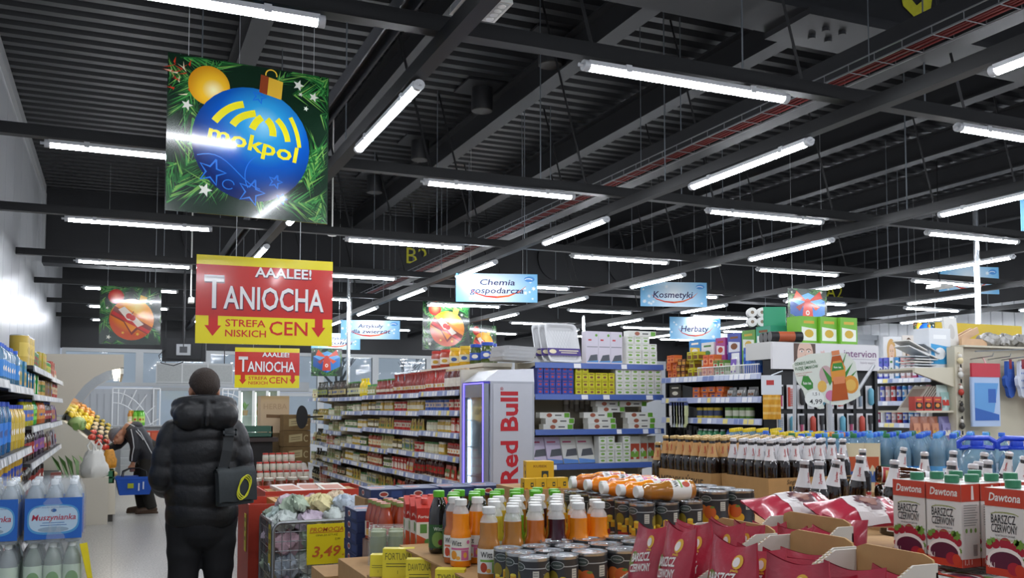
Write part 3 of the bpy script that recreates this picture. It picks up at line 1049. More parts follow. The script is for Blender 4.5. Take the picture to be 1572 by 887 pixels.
def g_roll(r, h, c1, c2):
    mb = MB()
    mb.lathe([(r * .3, 0), (r, 0), (r, h * .25), (r, h * .75), (r, h), (r * .3, h)], 14, mats=[0, 0, 1, 0, 0], close=True)
    return mb.mesh('roll', [M(c1, .4), M(c2, .4)])
GOODS = dict(bottle=g_bottle, jar=g_jar, can=g_can, carton=g_carton, pouch=g_pouch, roll=g_roll)

# ------------------------------------------------------------------ shelving
RAIL = M('#8f9cc0', .35)
TAGS = [M('#e9ebf0', .5), M('#c3cbe0', .5), M('#e8d98a', .5), M('#7f8fc0', .45)]
class Unit:
    """a bay of shelving; local x runs left to right, y to the back"""
    def __init__(s, name, label, origin, rz, w, depth, shelves, tall, beige=M('#cfc6b0', .5), back=M('#8d8578', .6), rail=RAIL, tags=TAGS, group=None, posts=True, brackets=True, seed=1, ntag=None):
        s.mat = Matrix.Translation(origin) @ Matrix.Rotation(rz, 4, 'Z')
        s.rz, s.w, s.depth, s.shelves = rz, w, depth, shelves
        s.root = tag(empty(name, origin, rz), label, 'shelving', group)
        r = random.Random(seed)
        mb = MB()
        mb.box((0, depth * .12, 0), (w, depth, shelves[-1] - .05))
        build('base', mb, beige, s.root)
        mb = MB()
        mb.box((0.03, depth - .03, shelves[-1] - .05), (w - 0.03, depth - .01, tall))
        build('back_panel', mb, back, s.root)
        if posts:
            for x in (0, w - .03):
                mb = MB()
                mb.box((x, depth - .06, 0), (x + .03, depth, tall))
                z = .3
                while z < tall - .05:
                    mb.box((x + .01, depth - .0615, z), (x + .02, depth - .0595, z + .03), 1)
                    z += .06
                build('post', mb, [beige, BLACKP], s.root)
        for z in shelves:
            mb = MB()
            mb.box((.004, .012, z - .025), (w - .004, depth - .03, z))
            if brackets:
                for x in (.002, w - .022):
                    mb.add([(x, .02, z - .02), (x, depth - .04, z - .1), (x, depth - .04, z + .01), (x, .02, z + .004)] + [(x + .02, .02, z - .02), (x + .02, depth - .04, z - .1), (x + .02, depth - .04, z + .01), (x + .02, .02, z + .004)],
                           [(0, 1, 2, 3), (7, 6, 5, 4), (0, 4, 5, 1), (3, 2, 6, 7), (0, 3, 7, 4)], 0)
            sh = build('shelf', mb, beige, s.root)
            mb = MB()
            mb.add([(0, 0, z - .048), (w, 0, z - .048), (w, .008, z + .006), (0, .008, z + .006), (0, .014, z - .048), (w, .014, z - .048), (w, .014, z + .006), (0, .014, z + .006)],
                   [(0, 1, 2, 3), (5, 4, 7, 6), (3, 2, 6, 7), (1, 0, 4, 5), (0, 3, 7, 4), (2, 1, 5, 6)], 0)
            x = .01
            while x < w - .08:
                tw = r.uniform(.05, .08)
                if r.random() < (.85 if ntag is None else ntag):
                    k = r.choice((1, 1, 1, 2, 2, 3, 4))
                    mb.add([(x, -.001, z - .044), (x + tw, -.001, z - .044), (x + tw, .0055, z), (x, .0055, z)], [(0, 1, 2, 3)], k)
                x += tw + .012
            build('price_rail', mb, [rail] + tags, sh)
    def put(s, me, name, lx, ly, z, label, cat, group, turn=0.0):
        p = s.mat @ Vector((lx, ly, z))
        return inst(Proto(name, me), label, cat, group, p, s.rz + turn)
    def run(s, name, me, n, x0, step, z, desc, place, cat, group, ly=.07, jit=.03, z_step=0.0, start=0, rnd_=rnd):
        for i in range(n):
            s.put(me, name, x0 + i * step, ly + rnd_.uniform(0, jit), z + .001, '%s, %s from the left, %s' % (desc, nth(i + start), place), cat, group, rnd_.uniform(-.12, .12) if name in ('bottle', 'jar', 'can', 'pouch') else 0)

def fill(u, z, x0, x1, specs, place, cat_group, ly=.05):
    """runs of goods side by side from x0 to x1; specs = [(share, kind, args, desc, width, rows)]"""
    tot = sum(q[0] for q in specs)
    x = x0
    for share, kind, args, desc, w, rows in specs:
        xe = x + (x1 - x0) * share / tot
        w = w * 1.06
        n = max(1, int((xe - x) / w))
        me = good(kind, *args)
        hh = args[1] if kind in ('bottle', 'jar', 'can', 'roll') else args[2]
        dd = (args[0] * 2) if kind in ('bottle', 'jar', 'can', 'roll') else args[1]
        for k in range(rows):
            st = '' if rows == 1 else ('lower ' if k == 0 else 'middle ' if k < rows - 1 else 'upper ')
            u.run(kind, me, n if k == 0 else max(1, n - rnd.choice((0, 0, 1))), x + w / 2, w, z + k * (hh + .001), st + desc, place, cat_name.get(kind, kind), cat_group, ly + dd / 2)
        x = xe
cat_name = dict(bottle='bottle', jar='jar', can='can', carton='box', pouch='packet', roll='roll')

# the long sauce gondola: six bays facing the aisle
SAUCE = {
    'red': [('bottle', (.032, .19, '#7d1c14', '#8f2418', '#c8392b', 2), 'red ketchup bottle', .068), ('pouch', (.085, .05, .15, '#b52a20', '#d8d0c4'), 'red sauce pouch', .088), ('jar', (.034, .12, '#8e2a18', '#b8261c', '#efe9d8'), 'red sauce jar', .072),
            ('can', (.036, .11, '#b32a24', '#e2dccb'), 'red tomato tin', .075), ('carton', (.07, .05, .14, '#c03026', '#e9e2d2'), 'red seasoning box', .073), ('can', (.036, .11, '#2f55a8', '#d9c9b8'), 'blue fish tin', .075),
            ('bottle', (.03, .17, '#4a130d', '#d6d0c2', '#b8322a', 1), 'brown sauce bottle', .064), ('pouch', (.08, .045, .13, '#c94434', '#4f7a35'), 'red-green soup packet', .083)],
    'mix': [('jar', (.033, .12, '#c9a640', '#d9d4c4', '#e8e2c8'), 'yellow mustard jar', .07), ('jar', (.034, .11, '#d9d2b8', '#3f7a3a', '#dfe3cf'), 'white mayonnaise jar', .072), ('bottle', (.03, .17, '#d2c08a', '#4f8a3f', '#cfd8b0', 2), 'pale dressing bottle', .064),
            ('jar', (.032, .11, '#6a5a2c', '#c9b04a', '#e8e2c8'), 'brown relish jar', .068), ('carton', (.07, .05, .13, '#d8cfa8', '#5f8a48'), 'cream stock-cube box', .073), ('jar', (.033, .12, '#4f6a2c', '#d9d4c4', '#e8e2c8'), 'green pickle jar', .07),
            ('pouch', (.08, .045, .13, '#c9b25a', '#8a5a2c'), 'yellow spice packet', .083), ('can', (.035, .10, '#5f7f4a', '#e2dccb'), 'green pea tin', .073), ('bottle', (.028, .16, '#a5422a', '#3f7a3a', '#e8dcb8', 1), 'orange chili sauce bottle', .06)],
    'far': [('bottle', (.032, .2, '#2a2c1e', '#3a3a30', '#c9c09a', 0), 'dark oil bottle', .068), ('jar', (.035, .13, '#b9b596', '#8aa070', '#dcd9bd'), 'pale green jar', .074), ('bottle', (.033, .18, '#9a8a3a', '#d0b23a', '#d9d2b0', 0), 'golden oil bottle', .07),
            ('carton', (.09, .06, .14, '#b8b48c', '#7f9a5f'), 'pale groats box', .094), ('carton', (.08, .06, .12, '#c96a5a', '#e9dfd2'), 'pink-white box', .084), ('pouch', (.1, .06, .14, '#8a7f4a', '#c9c29a'), 'olive rice packet', .104),
            ('jar', (.034, .12, '#5a4a2a', '#2a2a26', '#c9bf9a'), 'dark olive jar', .072), ('bottle', (.03, .17, '#5a5f3a', '#3a3a30', '#d9d2b0', 1), 'vinegar bottle', .064)],
}
BAYN = ['end bay by the brown boxes', 'fifth bay from the cooler', 'fourth bay from the cooler', 'third bay from the cooler', 'second bay from the cooler', 'bay beside the cooler']
ROWN = ['top shelf', 'second shelf down', 'third shelf down', 'fourth shelf down', 'fifth shelf down', 'sixth shelf down', 'bottom shelf']
BAYS = [('far', [1.7, 1.35, 1.02, .71, .40, .14]), ('far', [1.69, 1.43, 1.21, 1.01, .80, .6, .16]), ('mix', [1.69, 1.5, 1.28, 1.06, .84, .6, .16]),
        ('mix', [1.7, 1.51, 1.3, 1.06, .84, .6, .16]), ('mix', [1.7, 1.51, 1.3, 1.08, .85, .6, .16]), ('red', [1.71, 1.52, 1.31, 1.09, .86, .6, .16])]
TOPS = [
    [(1, 'jar', (.037, .15, '#c9c2a0', '#9fb08a', '#e4dfc4'), 'pale honey jar', .08, 1), (2, 'bottle', (.034, .25, '#23251a', '#3a3a30', '#8f9a5f', 0), 'tall dark oil bottle', .074, 1)],
    [(3, 'bottle', (.034, .25, '#2c2416', '#1f1f1a', '#b9ad7f', 0), 'tall dark vinegar bottle', .074, 1)],
    [(2, 'bottle', (.034, .21, '#3a3a22', '#3f7a3a', '#c9c9a0', 1), 'green-capped dressing bottle', .074, 1), (1, 'bottle', (.036, .24, '#e0c81e', '#d8c01a', '#e8dc6a', 0), 'bright yellow lemon bottle', .085, 1)],
    [(1, 'jar', (.036, .14, '#8a8f5a', '#3f8a3a', '#dfe3cf'), 'green-lidded jar', .078, 1), (2, 'bottle', (.034, .19, '#8e2318', '#3f7a3a', '#e2d8c8', 2), 'green-capped ketchup bottle', .072, 1)],
    [(3, 'bottle', (.036, .23, '#8a1c14', '#8f2418', '#d9cfc0', 2), 'tall red ketchup bottle', .078, 1)],
    [(1, 'bottle', (.036, .22, '#a82a1e', '#7d1c14', '#e8e2d8', 2), 'red and white ketchup bottle', .078, 1), (1, 'bottle', (.036, .21, '#5a1a12', '#c8b08a', '#e8e2d8', 1), 'dark barbecue sauce bottle', .078, 1)]]
rnd.seed(11)
for b, (pal, hs) in enumerate(BAYS):
    y1 = 15.2 - 1.2 * b
    u = Unit('shelving_bay', 'sauce shelving bay, ' + BAYN[b], (2.9, y1, 0), -pi / 2, 1.2, .45, hs, 1.88 if b else 1.86, group='long sauce gondola', seed=b)
    for k, z in enumerate(hs):
        gap = (hs[k - 1] - z - .06) if k else .3
        if k == 0:
            specs = TOPS[b]
        else:
            pool = [q for q in SAUCE[pal] + (SAUCE['red'] if b == 4 else SAUCE['mix'][:3] if b in (1, 5) else []) if (q[1][1] if q[0] in ('bottle', 'jar', 'can') else q[1][2]) < gap]
            if not pool:
                continue
            ch = rnd.sample(pool, min(len(pool), rnd.choice((2, 3, 3))))
            specs = []
            for q in ch:
                hq = q[1][1] if q[0] in ('bottle', 'jar', 'can') else q[1][2]
                specs.append((rnd.choice((1, 1.4, 1.8)), q[0], q[1], q[2], q[3], 2 if hq * 2 < gap and q[0] in ('can', 'carton', 'jar') else 1))
        fill(u, z, .02, 1.19, specs, ROWN[k if z != hs[-1] or k == 6 else 6] + ', ' + BAYN[b], 'goods on the sauce shelves, ' + BAYN[b])
mb = MB()
mb.box((2.915, 7.95, .1), (3.36, 7.985, 1.9))
tag(build('gondola_end_board', mb, M('#c9c3b4', .5)), 'pale end panel closing the sauce gondola behind the cooler', 'panel')

# drinks cooler at the end of the sauce gondola
fx0, fx1, fy0, fy1, fz = 2.93, 3.41, 7.42, 7.93, 1.78
SILV = M('#aeb1ba', .35, .35)
fr_ = empty('drinks_cooler', (0, 0, 0))
mb = MB()
mb.box((fx0 + .06, fy0, .06), (fx1, fy1, fz), 0)
mb.box((fx0 + .03, fy0 + .02, 0), (fx1 - .02, fy1 - .02, .06), 1)
build('body', mb, [SILV, BLACKP], fr_)
mb = MB()
mb.add([(fx0 - .0, fy0, fz), (fx1, fy0, fz), (fx1, fy1, fz), (fx0, fy1, fz), (fx0 + .14, fy0 + .015, fz + .1), (fx1, fy0 + .015, fz + .115), (fx1, fy1 - .015, fz + .115), (fx0 + .14, fy1 - .015, fz + .1)],
       [(3, 2, 1, 0), (4, 5, 6, 7), (0, 1, 5, 4), (1, 2, 6, 5), (2, 3, 7, 6), (3, 0, 4, 7)], 0)
build('top_cover', mb, M('#c3c5cc', .3, .3), fr_)
mb = MB()
mb.box((fx0 + .085, fy0 - .004, .2), (fx1 - .02, fy0, fz - .02))
sp = build('side_panel', mb, M('#c2c4cc', .28, .25, noise=(7, .05)), fr_)
fr = ((0, fy0 - .004, 0), (0, 0, 1), (-1, 0, 0))
mb = MB()
fr = (((fx0 + fx1) / 2 + .0, fy0 - .004, 1.29), (0, 0, 1), (-1, 0, 0))
mb.text('Red Bull', .165, fr, 0, -.075, .002, 0, .028, width=.8)
mb.text('®', .03, fr, .425, .06, .002, 0, .0)
build('lettering', mb, M('#b5222c', .35), sp)
mb = MB()
t = .035
mb.box((fx0, fy0 + .01, .25), (fx0 + .05, fy0 + t + .01, fz - .02))
mb.box((fx0, fy1 - t - .01, .25), (fx0 + .05, fy1 - .01, fz - .02))
mb.box((fx0, fy0 + t + .01, fz - .14), (fx0 + .05, fy1 - t - .01, fz - .02))
mb.box((fx0, fy0 + t + .01, .25), (fx0 + .05, fy1 - t - .01, .32))
door = build('door', mb, M('#8f93a0', .3, .5), fr_)
mb = MB()
mb.box((fx0 + .02, fy0 + t + .01, .32), (fx0 + .03, fy1 - t - .01, fz - .14))
build('glass', mb, GLASS, door)
mb = MB()
for yy in (fy0 + .012, fy1 - .02):
    mb.box((fx0 - .006, yy, .25), (fx0 - .0005, yy + .008, fz - .02))
mb.box((fx0 - .006, fy0 + .012, fz - .02), (fx0 - .0005, fy1 - .012, fz - .012))
build('light_strip', mb, M('#5a50ff', .4, emit=5.0), door, label='glowing violet light strip')
mb = MB()
mb.box((fx0 + .034, fy0 + t + .015, .34), (fx0 + .046, fy0 + t + .03, fz - .16))
mb.box((fx0 + .034, fy1 - t - .03, .34), (fx0 + .046, fy1 - t - .015, fz - .16))
build('lamp', mb, M('#e6f2ff', .4, emit=9.0), fr_, label='bright white lamp inside the cooler')
mb = MB()
mb.box((fx0 + .052, fy0 + .04, .3), (fx0 + .0585, fy1 - .04, fz - .14))
build('back_wall', mb, M('#cfe0ee', .3), fr_)
tag(fr_, 'silver drinks cooler with red lettering and violet-lit glass door by the sauces', 'cooler')
for k, z in enumerate((.42, .68, .94, 1.2, 1.44)):
    mb = MB()
    mb.box((fx0 + .032, fy0 + .05, z - .008), (fx0 + .052, fy1 - .05, z))
    build('wire_shelf', mb, M('#d3d8dd', .3, .5), fr_)

# left-hand drinks shelving against the white wall
DGREY = M('#3f4144', .5)
SRAIL = M('#b4b8bc', .35, .2)
STAGS = [M('#e9ebee', .5), M('#d2d5d8', .5), M('#c6cacd', .5), M('#f1f1ee', .5)]
LW = -.62
def lunit(y0, w, hs, tall, lb, seed):
    return Unit('shelving_bay', lb, (LW, y0, 0), pi / 2, w, .62, hs, tall, DGREY, M('#5d5f61', .6), SRAIL, STAGS, 'drinks shelving along the left wall', seed=seed)
WATERB = ('bottle', (.044, .33, '#6fb4e0', '#2f6fd0', '#4f9fe0', 1, .6))
u = lunit(5.72, 1.0, [1.72, 1.23, .72, .15], 2.0, 'drinks shelving bay nearest the camera with blue water bottles', 31)
fill(u, 1.72, .02, 0.98, [(1, 'bottle', (.046, .3, '#7ab8e2', '#2a62cf', '#3f8fdc', 1, .6), 'blue mineral water bottle', .096, 1)], 'top shelf, bay nearest the camera', 'water bottles on the left shelves')
fill(u, 1.23, .02, 0.98, [(1, 'bottle', (.044, .36, '#3f8fd0', '#1f4fc0', '#2f7fd8', 1, .5), 'tall deep-blue water bottle', .092, 1)], 'second shelf down, bay nearest the camera', 'water bottles on the left shelves')
fill(u, .72, .02, 0.98, [(1, 'bottle', (.044, .3, '#c9a82a', '#2f4fc0', '#d9c24a', 1), 'yellow lemonade bottle', .092, 1)], 'third shelf down, bay nearest the camera', 'lemonade on the left shelves')
u = lunit(6.74, 1.88, [1.7, 1.23, .95, .5, .15], 2.1, 'drinks shelving bay second from the camera', 32)
fill(u, 1.7, .02, 1.86, [(2, 'bottle', (.046, .28, '#7ab8e2', '#2a62cf', '#3f8fdc', 1, .6), 'blue mineral water bottle', .096, 1), (1, 'carton', (.1, .1, .22, '#3f8fb8', '#c9a03a'), 'blue and gold juice carton', .104, 1)], 'top shelf, second bay', 'goods on the left shelves, second bay')
fill(u, 1.23, .02, 1.86, [(1, 'bottle', (.044, .36, '#3f8fd0', '#1f4fc0', '#2f7fd8', 1, .5), 'tall deep-blue water bottle', .092, 1), (1, 'bottle', (.045, .34, '#d8b83a', '#2f4fc0', '#c9b04a', 1), 'yellow soft-drink bottle', .094, 1)], 'second shelf down, second bay', 'goods on the left shelves, second bay')
fill(u, .95, .02, 1.86, [(1, 'can', (.034, .2, '#c9a01e', '#2f4fb0'), 'yellow and blue tall can', .072, 1)], 'third shelf down, second bay', 'goods on the left shelves, second bay')
fill(u, .5, .02, 1.86, [(1, 'bottle', (.045, .34, '#2a1a14', '#b8261c', '#b8261c', 1), 'dark cola bottle', .094, 1)], 'fourth shelf down, second bay', 'goods on the left shelves, second bay')
u = lunit(8.64, 2.3, [1.9, 1.66, 1.39, 1.08, .74, .4, .12], 2.2, 'drinks shelving bay third from the camera', 33)
fill(u, 1.9, .02, 2.28, [(1, 'can', (.075, .26, '#c2a43a', '#d8bd58'), 'large gold drum tin', .155, 1), (1, 'can', (.034, .16, '#2f7a3a', '#8a2a22'), 'green and red can', .07, 1), (1, 'carton', (.1, .08, .2, '#c9b84a', '#6a8a3a'), 'yellow-green juice box', .104, 1)], 'top shelf, third bay', 'goods on the left shelves, third bay')
fill(u, 1.66, .02, 2.28, [(1, 'carton', (.1, .08, .19, '#2f8ab8', '#c9a03a'), 'turquoise juice box', .104, 1), (1, 'carton', (.1, .08, .19, '#2aa83a', '#e2e8d8'), 'bright green soft-drink box', .104, 1), (1, 'can', (.034, .16, '#c9a04a', '#3f7a3a'), 'gold and green can', .07, 1)], 'second shelf down, third bay', 'goods on the left shelves, third bay')
fill(u, 1.39, .02, 2.28, [(1, 'bottle', (.04, .23, '#c9c02a', '#2f4fc0', '#4f6fc0', 1), 'yellow lemonade bottle', .085, 1), (1, 'bottle', (.04, .23, '#3fb83a', '#3f8a3a', '#8ad84a', 1), 'bright green soda bottle', .085, 1), (1, 'bottle', (.04, .23, '#c96a2a', '#2a2a2a', '#d8933a', 1), 'orange soda bottle', .085, 1)], 'third shelf down, third bay', 'goods on the left shelves, third bay')
fill(u, 1.08, .02, 2.28, [(1, 'bottle', (.042, .27, '#2a1a16', '#2a2a2a', '#a5322a', 1), 'dark cola bottle', .09, 1), (1, 'bottle', (.042, .27, '#3a2a3a', '#6a2a6a', '#8a5a9a', 1), 'dark purple drink bottle', .09, 1)], 'fourth shelf down, third bay', 'goods on the left shelves, third bay')
fill(u, .74, .02, 2.28, [(1, 'bottle', (.044, .3, '#241612', '#b8261c', '#8a2a22', 1), 'black cola bottle', .094, 1)], 'fifth shelf down, third bay', 'goods on the left shelves, third bay')
u = lunit(10.96, 2.3, [1.88, 1.66, 1.38, 1.08, .74, .4, .12], 2.15, 'drinks shelving bay farthest from the camera, by the fruit', 34)
fill(u, 1.88, .02, 2.28, [(1, 'can', (.034, .16, '#3f8a3a', '#b8b03a'), 'green and yellow can', .07, 1), (1, 'carton', (.1, .08, .2, '#c05a4a', '#e0c8b0'), 'pink-red juice box', .104, 1), (1, 'pouch', (.1, .06, .18, '#b8a04a', '#c94a3a'), 'gold snack bag', .11, 1)], 'top shelf, farthest bay', 'goods on the left shelves, farthest bay')
fill(u, 1.66, .02, 2.28, [(1, 'carton', (.1, .08, .18, '#b89a5a', '#8a3a2a'), 'tan biscuit box', .104, 1), (1, 'can', (.036, .18, '#b83a2a', '#d8c8a0'), 'red tall can', .076, 1)], 'second shelf down, farthest bay', 'goods on the left shelves, farthest bay')
fill(u, 1.38, .02, 2.28, [(1, 'bottle', (.04, .23, '#3a2a2a', '#2a4aa0', '#a03a3a', 1), 'dark soda bottle', .085, 1), (1, 'pouch', (.1, .06, .2, '#8a6a9a', '#c96a4a'), 'mauve snack bag', .11, 1)], 'third shelf down, farthest bay', 'goods on the left shelves, farthest bay')
fill(u, 1.08, .02, 2.28, [(1, 'pouch', (.1, .06, .2, '#5a3a2a', '#c9c0b0'), 'brown coffee bag', .11, 1), (1, 'pouch', (.1, .06, .2, '#a5a0a8', '#b83a3a'), 'silver snack bag', .11, 1)], 'fourth shelf down, farthest bay', 'goods on the left shelves, farthest bay')
for i, (y, z) in enumerate(((10.75, .80), (10.5, .70))):
    o = inst(Proto('mug', MB().lathe([(.04, 0), (.075, .0), (.08, .1), (.06, .1), (.05, .02)], 18, 0).mesh('mug', [M('#7a3a30', .4)])), ('upper' if i == 0 else 'lower') + ' brown plant pot poking out of the left shelving', 'pot', 'brown pots', (LW + .02, y, z), rot=(0, pi / 2, 0))

# white kitchen-goods gondola end facing the camera
WBLUE = M('#4a66ae', .35)
WT = [M('#e6e8ee', .5), M('#f2f2f4', .5), M('#dfe3ec', .5), M('#e6e8ee', .5)]
hs = [1.98, 1.675, 1.335, 1.0, .6, .16]
u = Unit('shelving_bay', 'blue-railed kitchen goods shelving behind the cooler', (3.69, 8.0, 0), 0, 1.44, .5, hs, 2.0, M('#d2cab6', .5), M('#8f8878', .6), WBLUE, WT, None, seed=5, ntag=.14)
PL = 'the blue-railed kitchen shelving'
WHITEBOX = ('carton', (.088, .1, .072, '#dedfd8', '#e9ebe6', '#7fb04a'))
cols = 11
def stack(u, kind, args, name, nx, nz, x0, w, h, z, desc, place, cat, group, ly, skip=0.0):
    me = good(kind, *args)
    for i in range(nx):
        for k in range(nz):
            if k == nz - 1 and rnd.random() < skip:
                continue
            u.put(me, name, x0 + i * w + rnd.uniform(-.002, .002), ly + rnd.uniform(0, .006), z + .001 + k * (h + .0008), '%s, %s column, %s layer up, %s' % (desc, nth(i), nth(k), place), cat, group)
for k in range(3):
    me = MB()
    w_, h_, d_ = .135, .33, .1
    me.box((-w_ / 2, -d_ / 2, 0), (w_ / 2, d_ / 2, h_), 0)
    f_ = ((0, -d_ / 2, 0), (1, 0, 0), (0, 0, 1))
    me.flat([(-.05, .03), (.06, .03), (.055, .10), (-.02, .09)], f_, .0008, 1)
    me.flat([(-.06, .02), (.065, .02), (.065, .04), (-.06, .03)], f_, .001, 2)
    me.flat([(-.045, .235), (-.01, .235), (-.01, .25), (-.045, .25)], f_, .0008, 3)
    me.flat([(-.06, .17), (.06, .17), (.06, .178), (-.06, .178)], f_, .0008, 4)
    me.flat(circ(.045, .29, .014, .014, 10), f_, .0008, 5)
    u.put(me.mesh('hob_cleaner_box', [M('#d9d4e2', .4), M('#5a5f68', .4), M('#5f9ad8', .4), M('#c9404a', .4), M('#8a8a94', .5), M('#6aa83a', .4)]), 'appliance_box', .66 + k * .137, .13, 1.981,
          'tall white and lilac box, %s from the left on the top kitchen shelf' % nth(k), 'box', 'tall lilac boxes')
stack(u, *WHITEBOX, 'carton', 4, 4, 1.08, .09, .072, 1.98, 'small white packet box', 'top kitchen shelf', 'box', 'white boxes on the top kitchen shelf', .1, .1)
mb = MB()
mb.box((-.16, -.05, 0), (.16, .05, .055), 0)
f_ = ((0, -.05, 0), (1, 0, 0), (0, 0, 1))
mb.flat(circ(-.06, .028, .03, .02, 12), f_, .0008, 1)
mb.flat([(0, .02), (.07, .02), (.07, .034), (0, .034)], f_, .0008, 2)
mb.flat([(.1, .006), (.155, .006), (.155, .05), (.1, .05)], f_, .0008, 3)
LONGBOX = mb.mesh('foil_box', [M('#e3e4de', .4), M('#a5604a', .4), M('#6a6a6a', .5), M('#6aa83a', .4)])
u.put(LONGBOX, 'foil_box', 1.22, .1, 1.981 + 4 * .0728, 'long white box with an onion picture, lying across the top white boxes', 'box', None)
stack(u, 'carton', (.062, .16, .072, '#2d3f96', '#3a52b8', '#b04a5a'), 'carton', 6, 4, .06, .066, .072, 1.675, 'small navy blue box', 'second kitchen shelf', 'box', 'navy boxes on the kitchen shelf', .1)
stack(u, 'carton', (.07, .1, .072, '#ccc622', '#d8d43a', '#8a5a3a'), 'carton', 6, 3, .48, .0735, .072, 1.675, 'small yellow box', 'second kitchen shelf', 'box', 'yellow boxes on the kitchen shelf', .08)
for i in range(2):
    u.put(good('carton', .07, .1, .072, '#ccc622', '#d8d43a', '#8a5a3a'), 'carton', .48 + i * .0735, .08, 1.676 + 3 * .0728, 'loose top yellow box, %s from the left on the second kitchen shelf' % nth(i), 'box', 'yellow boxes on the kitchen shelf')
stack(u, *WHITEBOX, 'carton', 6, 4, .935, .09, .068, 1.675, 'green-marked white box', 'second kitchen shelf', 'box', 'white boxes on the second kitchen shelf', .07, .2)
for k in range(5):
    for j in range(3 if k < 3 else 1 if k == 3 else 2):
        x = (.28, .74, 1.2)[j] if k < 3 else (.9, 1.15)[j]
        u.put(LONGBOX, 'foil_box', x + rnd.uniform(-.03, .03), .09 + rnd.uniform(0, .02) + .02 * k, 1.336 + k * .0562, 'long white baking-paper box, %s from the left, %s layer, third kitchen shelf' % (nth(j), nth(k)), 'box', 'baking paper boxes', rnd.uniform(-.06, .06))
for i in range(6):
    u.put(good('roll', .028, .3, '#8f8a84', '#c9c6c0'), 'foil_roll', .55 + .06 * i, .45, 1.51 + .03 * (i % 2), 'grey foil roll stacked behind the baking-paper boxes, %s from the left' % nth(i), 'roll', 'foil rolls')
for i in range(4):
    mb = MB()
    mb.box((-.1, -.012, 0), (.1, .012, .27), 0)
    f_ = ((0, -.012, 0), (1, 0, 0), (0, 0, 1))
    mb.flat([(-.07, .07), (.08, .08), (.07, .15), (-.04, .14)], f_, .0008, 1)
    mb.flat([(-.1, .0), (.1, .0), (.1, .03), (-.1, .05)], f_, .0008, 2)
    mb.flat([(-.08, .21), (.02, .21), (.02, .225), (-.08, .225)], f_, .0008, 3)
    me = mb.mesh('cleaner_packet', [M('#cfc3dc' if i < 2 else '#d8d8d4', .35), M('#55585f', .4), M('#5f8fd8', .4), M('#b04a6a', .4)])
    p = u.mat @ Vector((.1 + .17 * i, .1, 1.003))
    inst(Proto('appliance_box', me), 'leaning %s packet with a dark hob picture, %s from the left, fourth kitchen shelf' % ('lilac' if i < 2 else 'white', nth(i)), 'packet', 'leaning packets', p, rot=(-.3, 0, .12))
stack(u, *WHITEBOX, 'carton', 4, 4, .74, .09, .064, 1.0, 'low white box', 'fourth kitchen shelf', 'box', 'white boxes on the fourth kitchen shelf', .07, .2)
for i in range(3):
    u.put(good('pouch', .16, .04, .26, '#dfe2d8', '#b8503a', '#7fb04a'), 'pouch', 1.14 + .12 * i, .1 + .05 * i, 1.001, 'white food-bag packet with a red picture, %s from the left, fourth kitchen shelf' % nth(i), 'packet', 'white packets')
# baking tins on the top shelf: three upright, more lying behind
def tray_mesh():
    mb = MB()
    def ring(w, h, z, r=.05):
        pts = []
        for cx, cy, a0 in ((w / 2 - r, h / 2 - r, 0), (-w / 2 + r, h / 2 - r, pi / 2), (-w / 2 + r, -h / 2 + r, pi), (w / 2 - r, -h / 2 + r, 1.5 * pi)):
            pts += [(cx + r * cos(a0 + pi / 2 * i / 4), cy + r * sin(a0 + pi / 2 * i / 4), z) for i in range(5)]
        return pts
    mb.loft([ring(.33, .36, -.028, .04), ring(.36, .39, 0), ring(.37, .40, .004), ring(.355, .385, .006), ring(.33, .36, .0), ring(.30, .33, -.022, .04)], 0, caps=False)
    n = 20
    a, b = ring(.30, .33, -.022, .04), ring(.33, .36, -.028, .04)
    mb.add(a, [tuple(range(n))], 0)
    mb.add(b, [tuple(range(n - 1, -1, -1))], 0)
    for i in range(9):
        for s_ in (1, -1):
            x = -.13 + .0325 * i
            mb.add([(max(-.14, min(.14, x + s_ * t)), -.14 + .28 * k, -.0215) for t, k in ((-.07, 0), (-.066, 0), (.074, 1), (.07, 1))], [(0, 1, 2, 3) if s_ > 0 else (3, 2, 1, 0)], 1)
    return mb.mesh('baking_tray', [M('#d7d8da', .35), M('#c2c4c8', .4)])
TRAY = tray_mesh()
mb = MB()
mb.box((-.185, -.135, .0075), (.185, -.06, .0095), 0)
mb.flat(circ(-.13, -.095, .04, .022, 14), ((0, 0, .0095), (1, 0, 0), (0, 1, 0)), .0006, 1)
mb.flat([(-.06, -.09), (.16, -.09), (.16, -.08), (-.06, -.08)], ((0, 0, .0095), (1, 0, 0), (0, 1, 0)), .0006, 1)
mb.flat([(-.04, -.11), (.14, -.11), (.14, -.102), (-.04, -.102)], ((0, 0, .0095), (1, 0, 0), (0, 1, 0)), .0006, 1)
BAND = mb.mesh('paper_band', [M('#4a3a80', .45), M('#e4d9b8', .5)])
for i in range(3):
    p = u.mat @ Vector((.33 - .035 * i, .08 + .075 * i, 2.185))
    inst(Proto('baking_tray', TRAY, [('paper_band', BAND, -1, 'purple paper band')]), 'white square baking tray leaning upright on the top shelf, %s of three from the front' % nth(i), 'baking tray', 'baking trays', p, rot=(radians(74), 0, radians(4)))
for i in range(4):
    p = u.mat @ Vector((-.14 + .01 * i, .26, 2.03 + .034 * i))
    inst(Proto('baking_tray', TRAY), 'white baking tray lying flat left of the upright ones, %s from the bottom' % nth(i), 'baking tray', 'baking trays', p, rot=(0, radians(2), .03 * i))

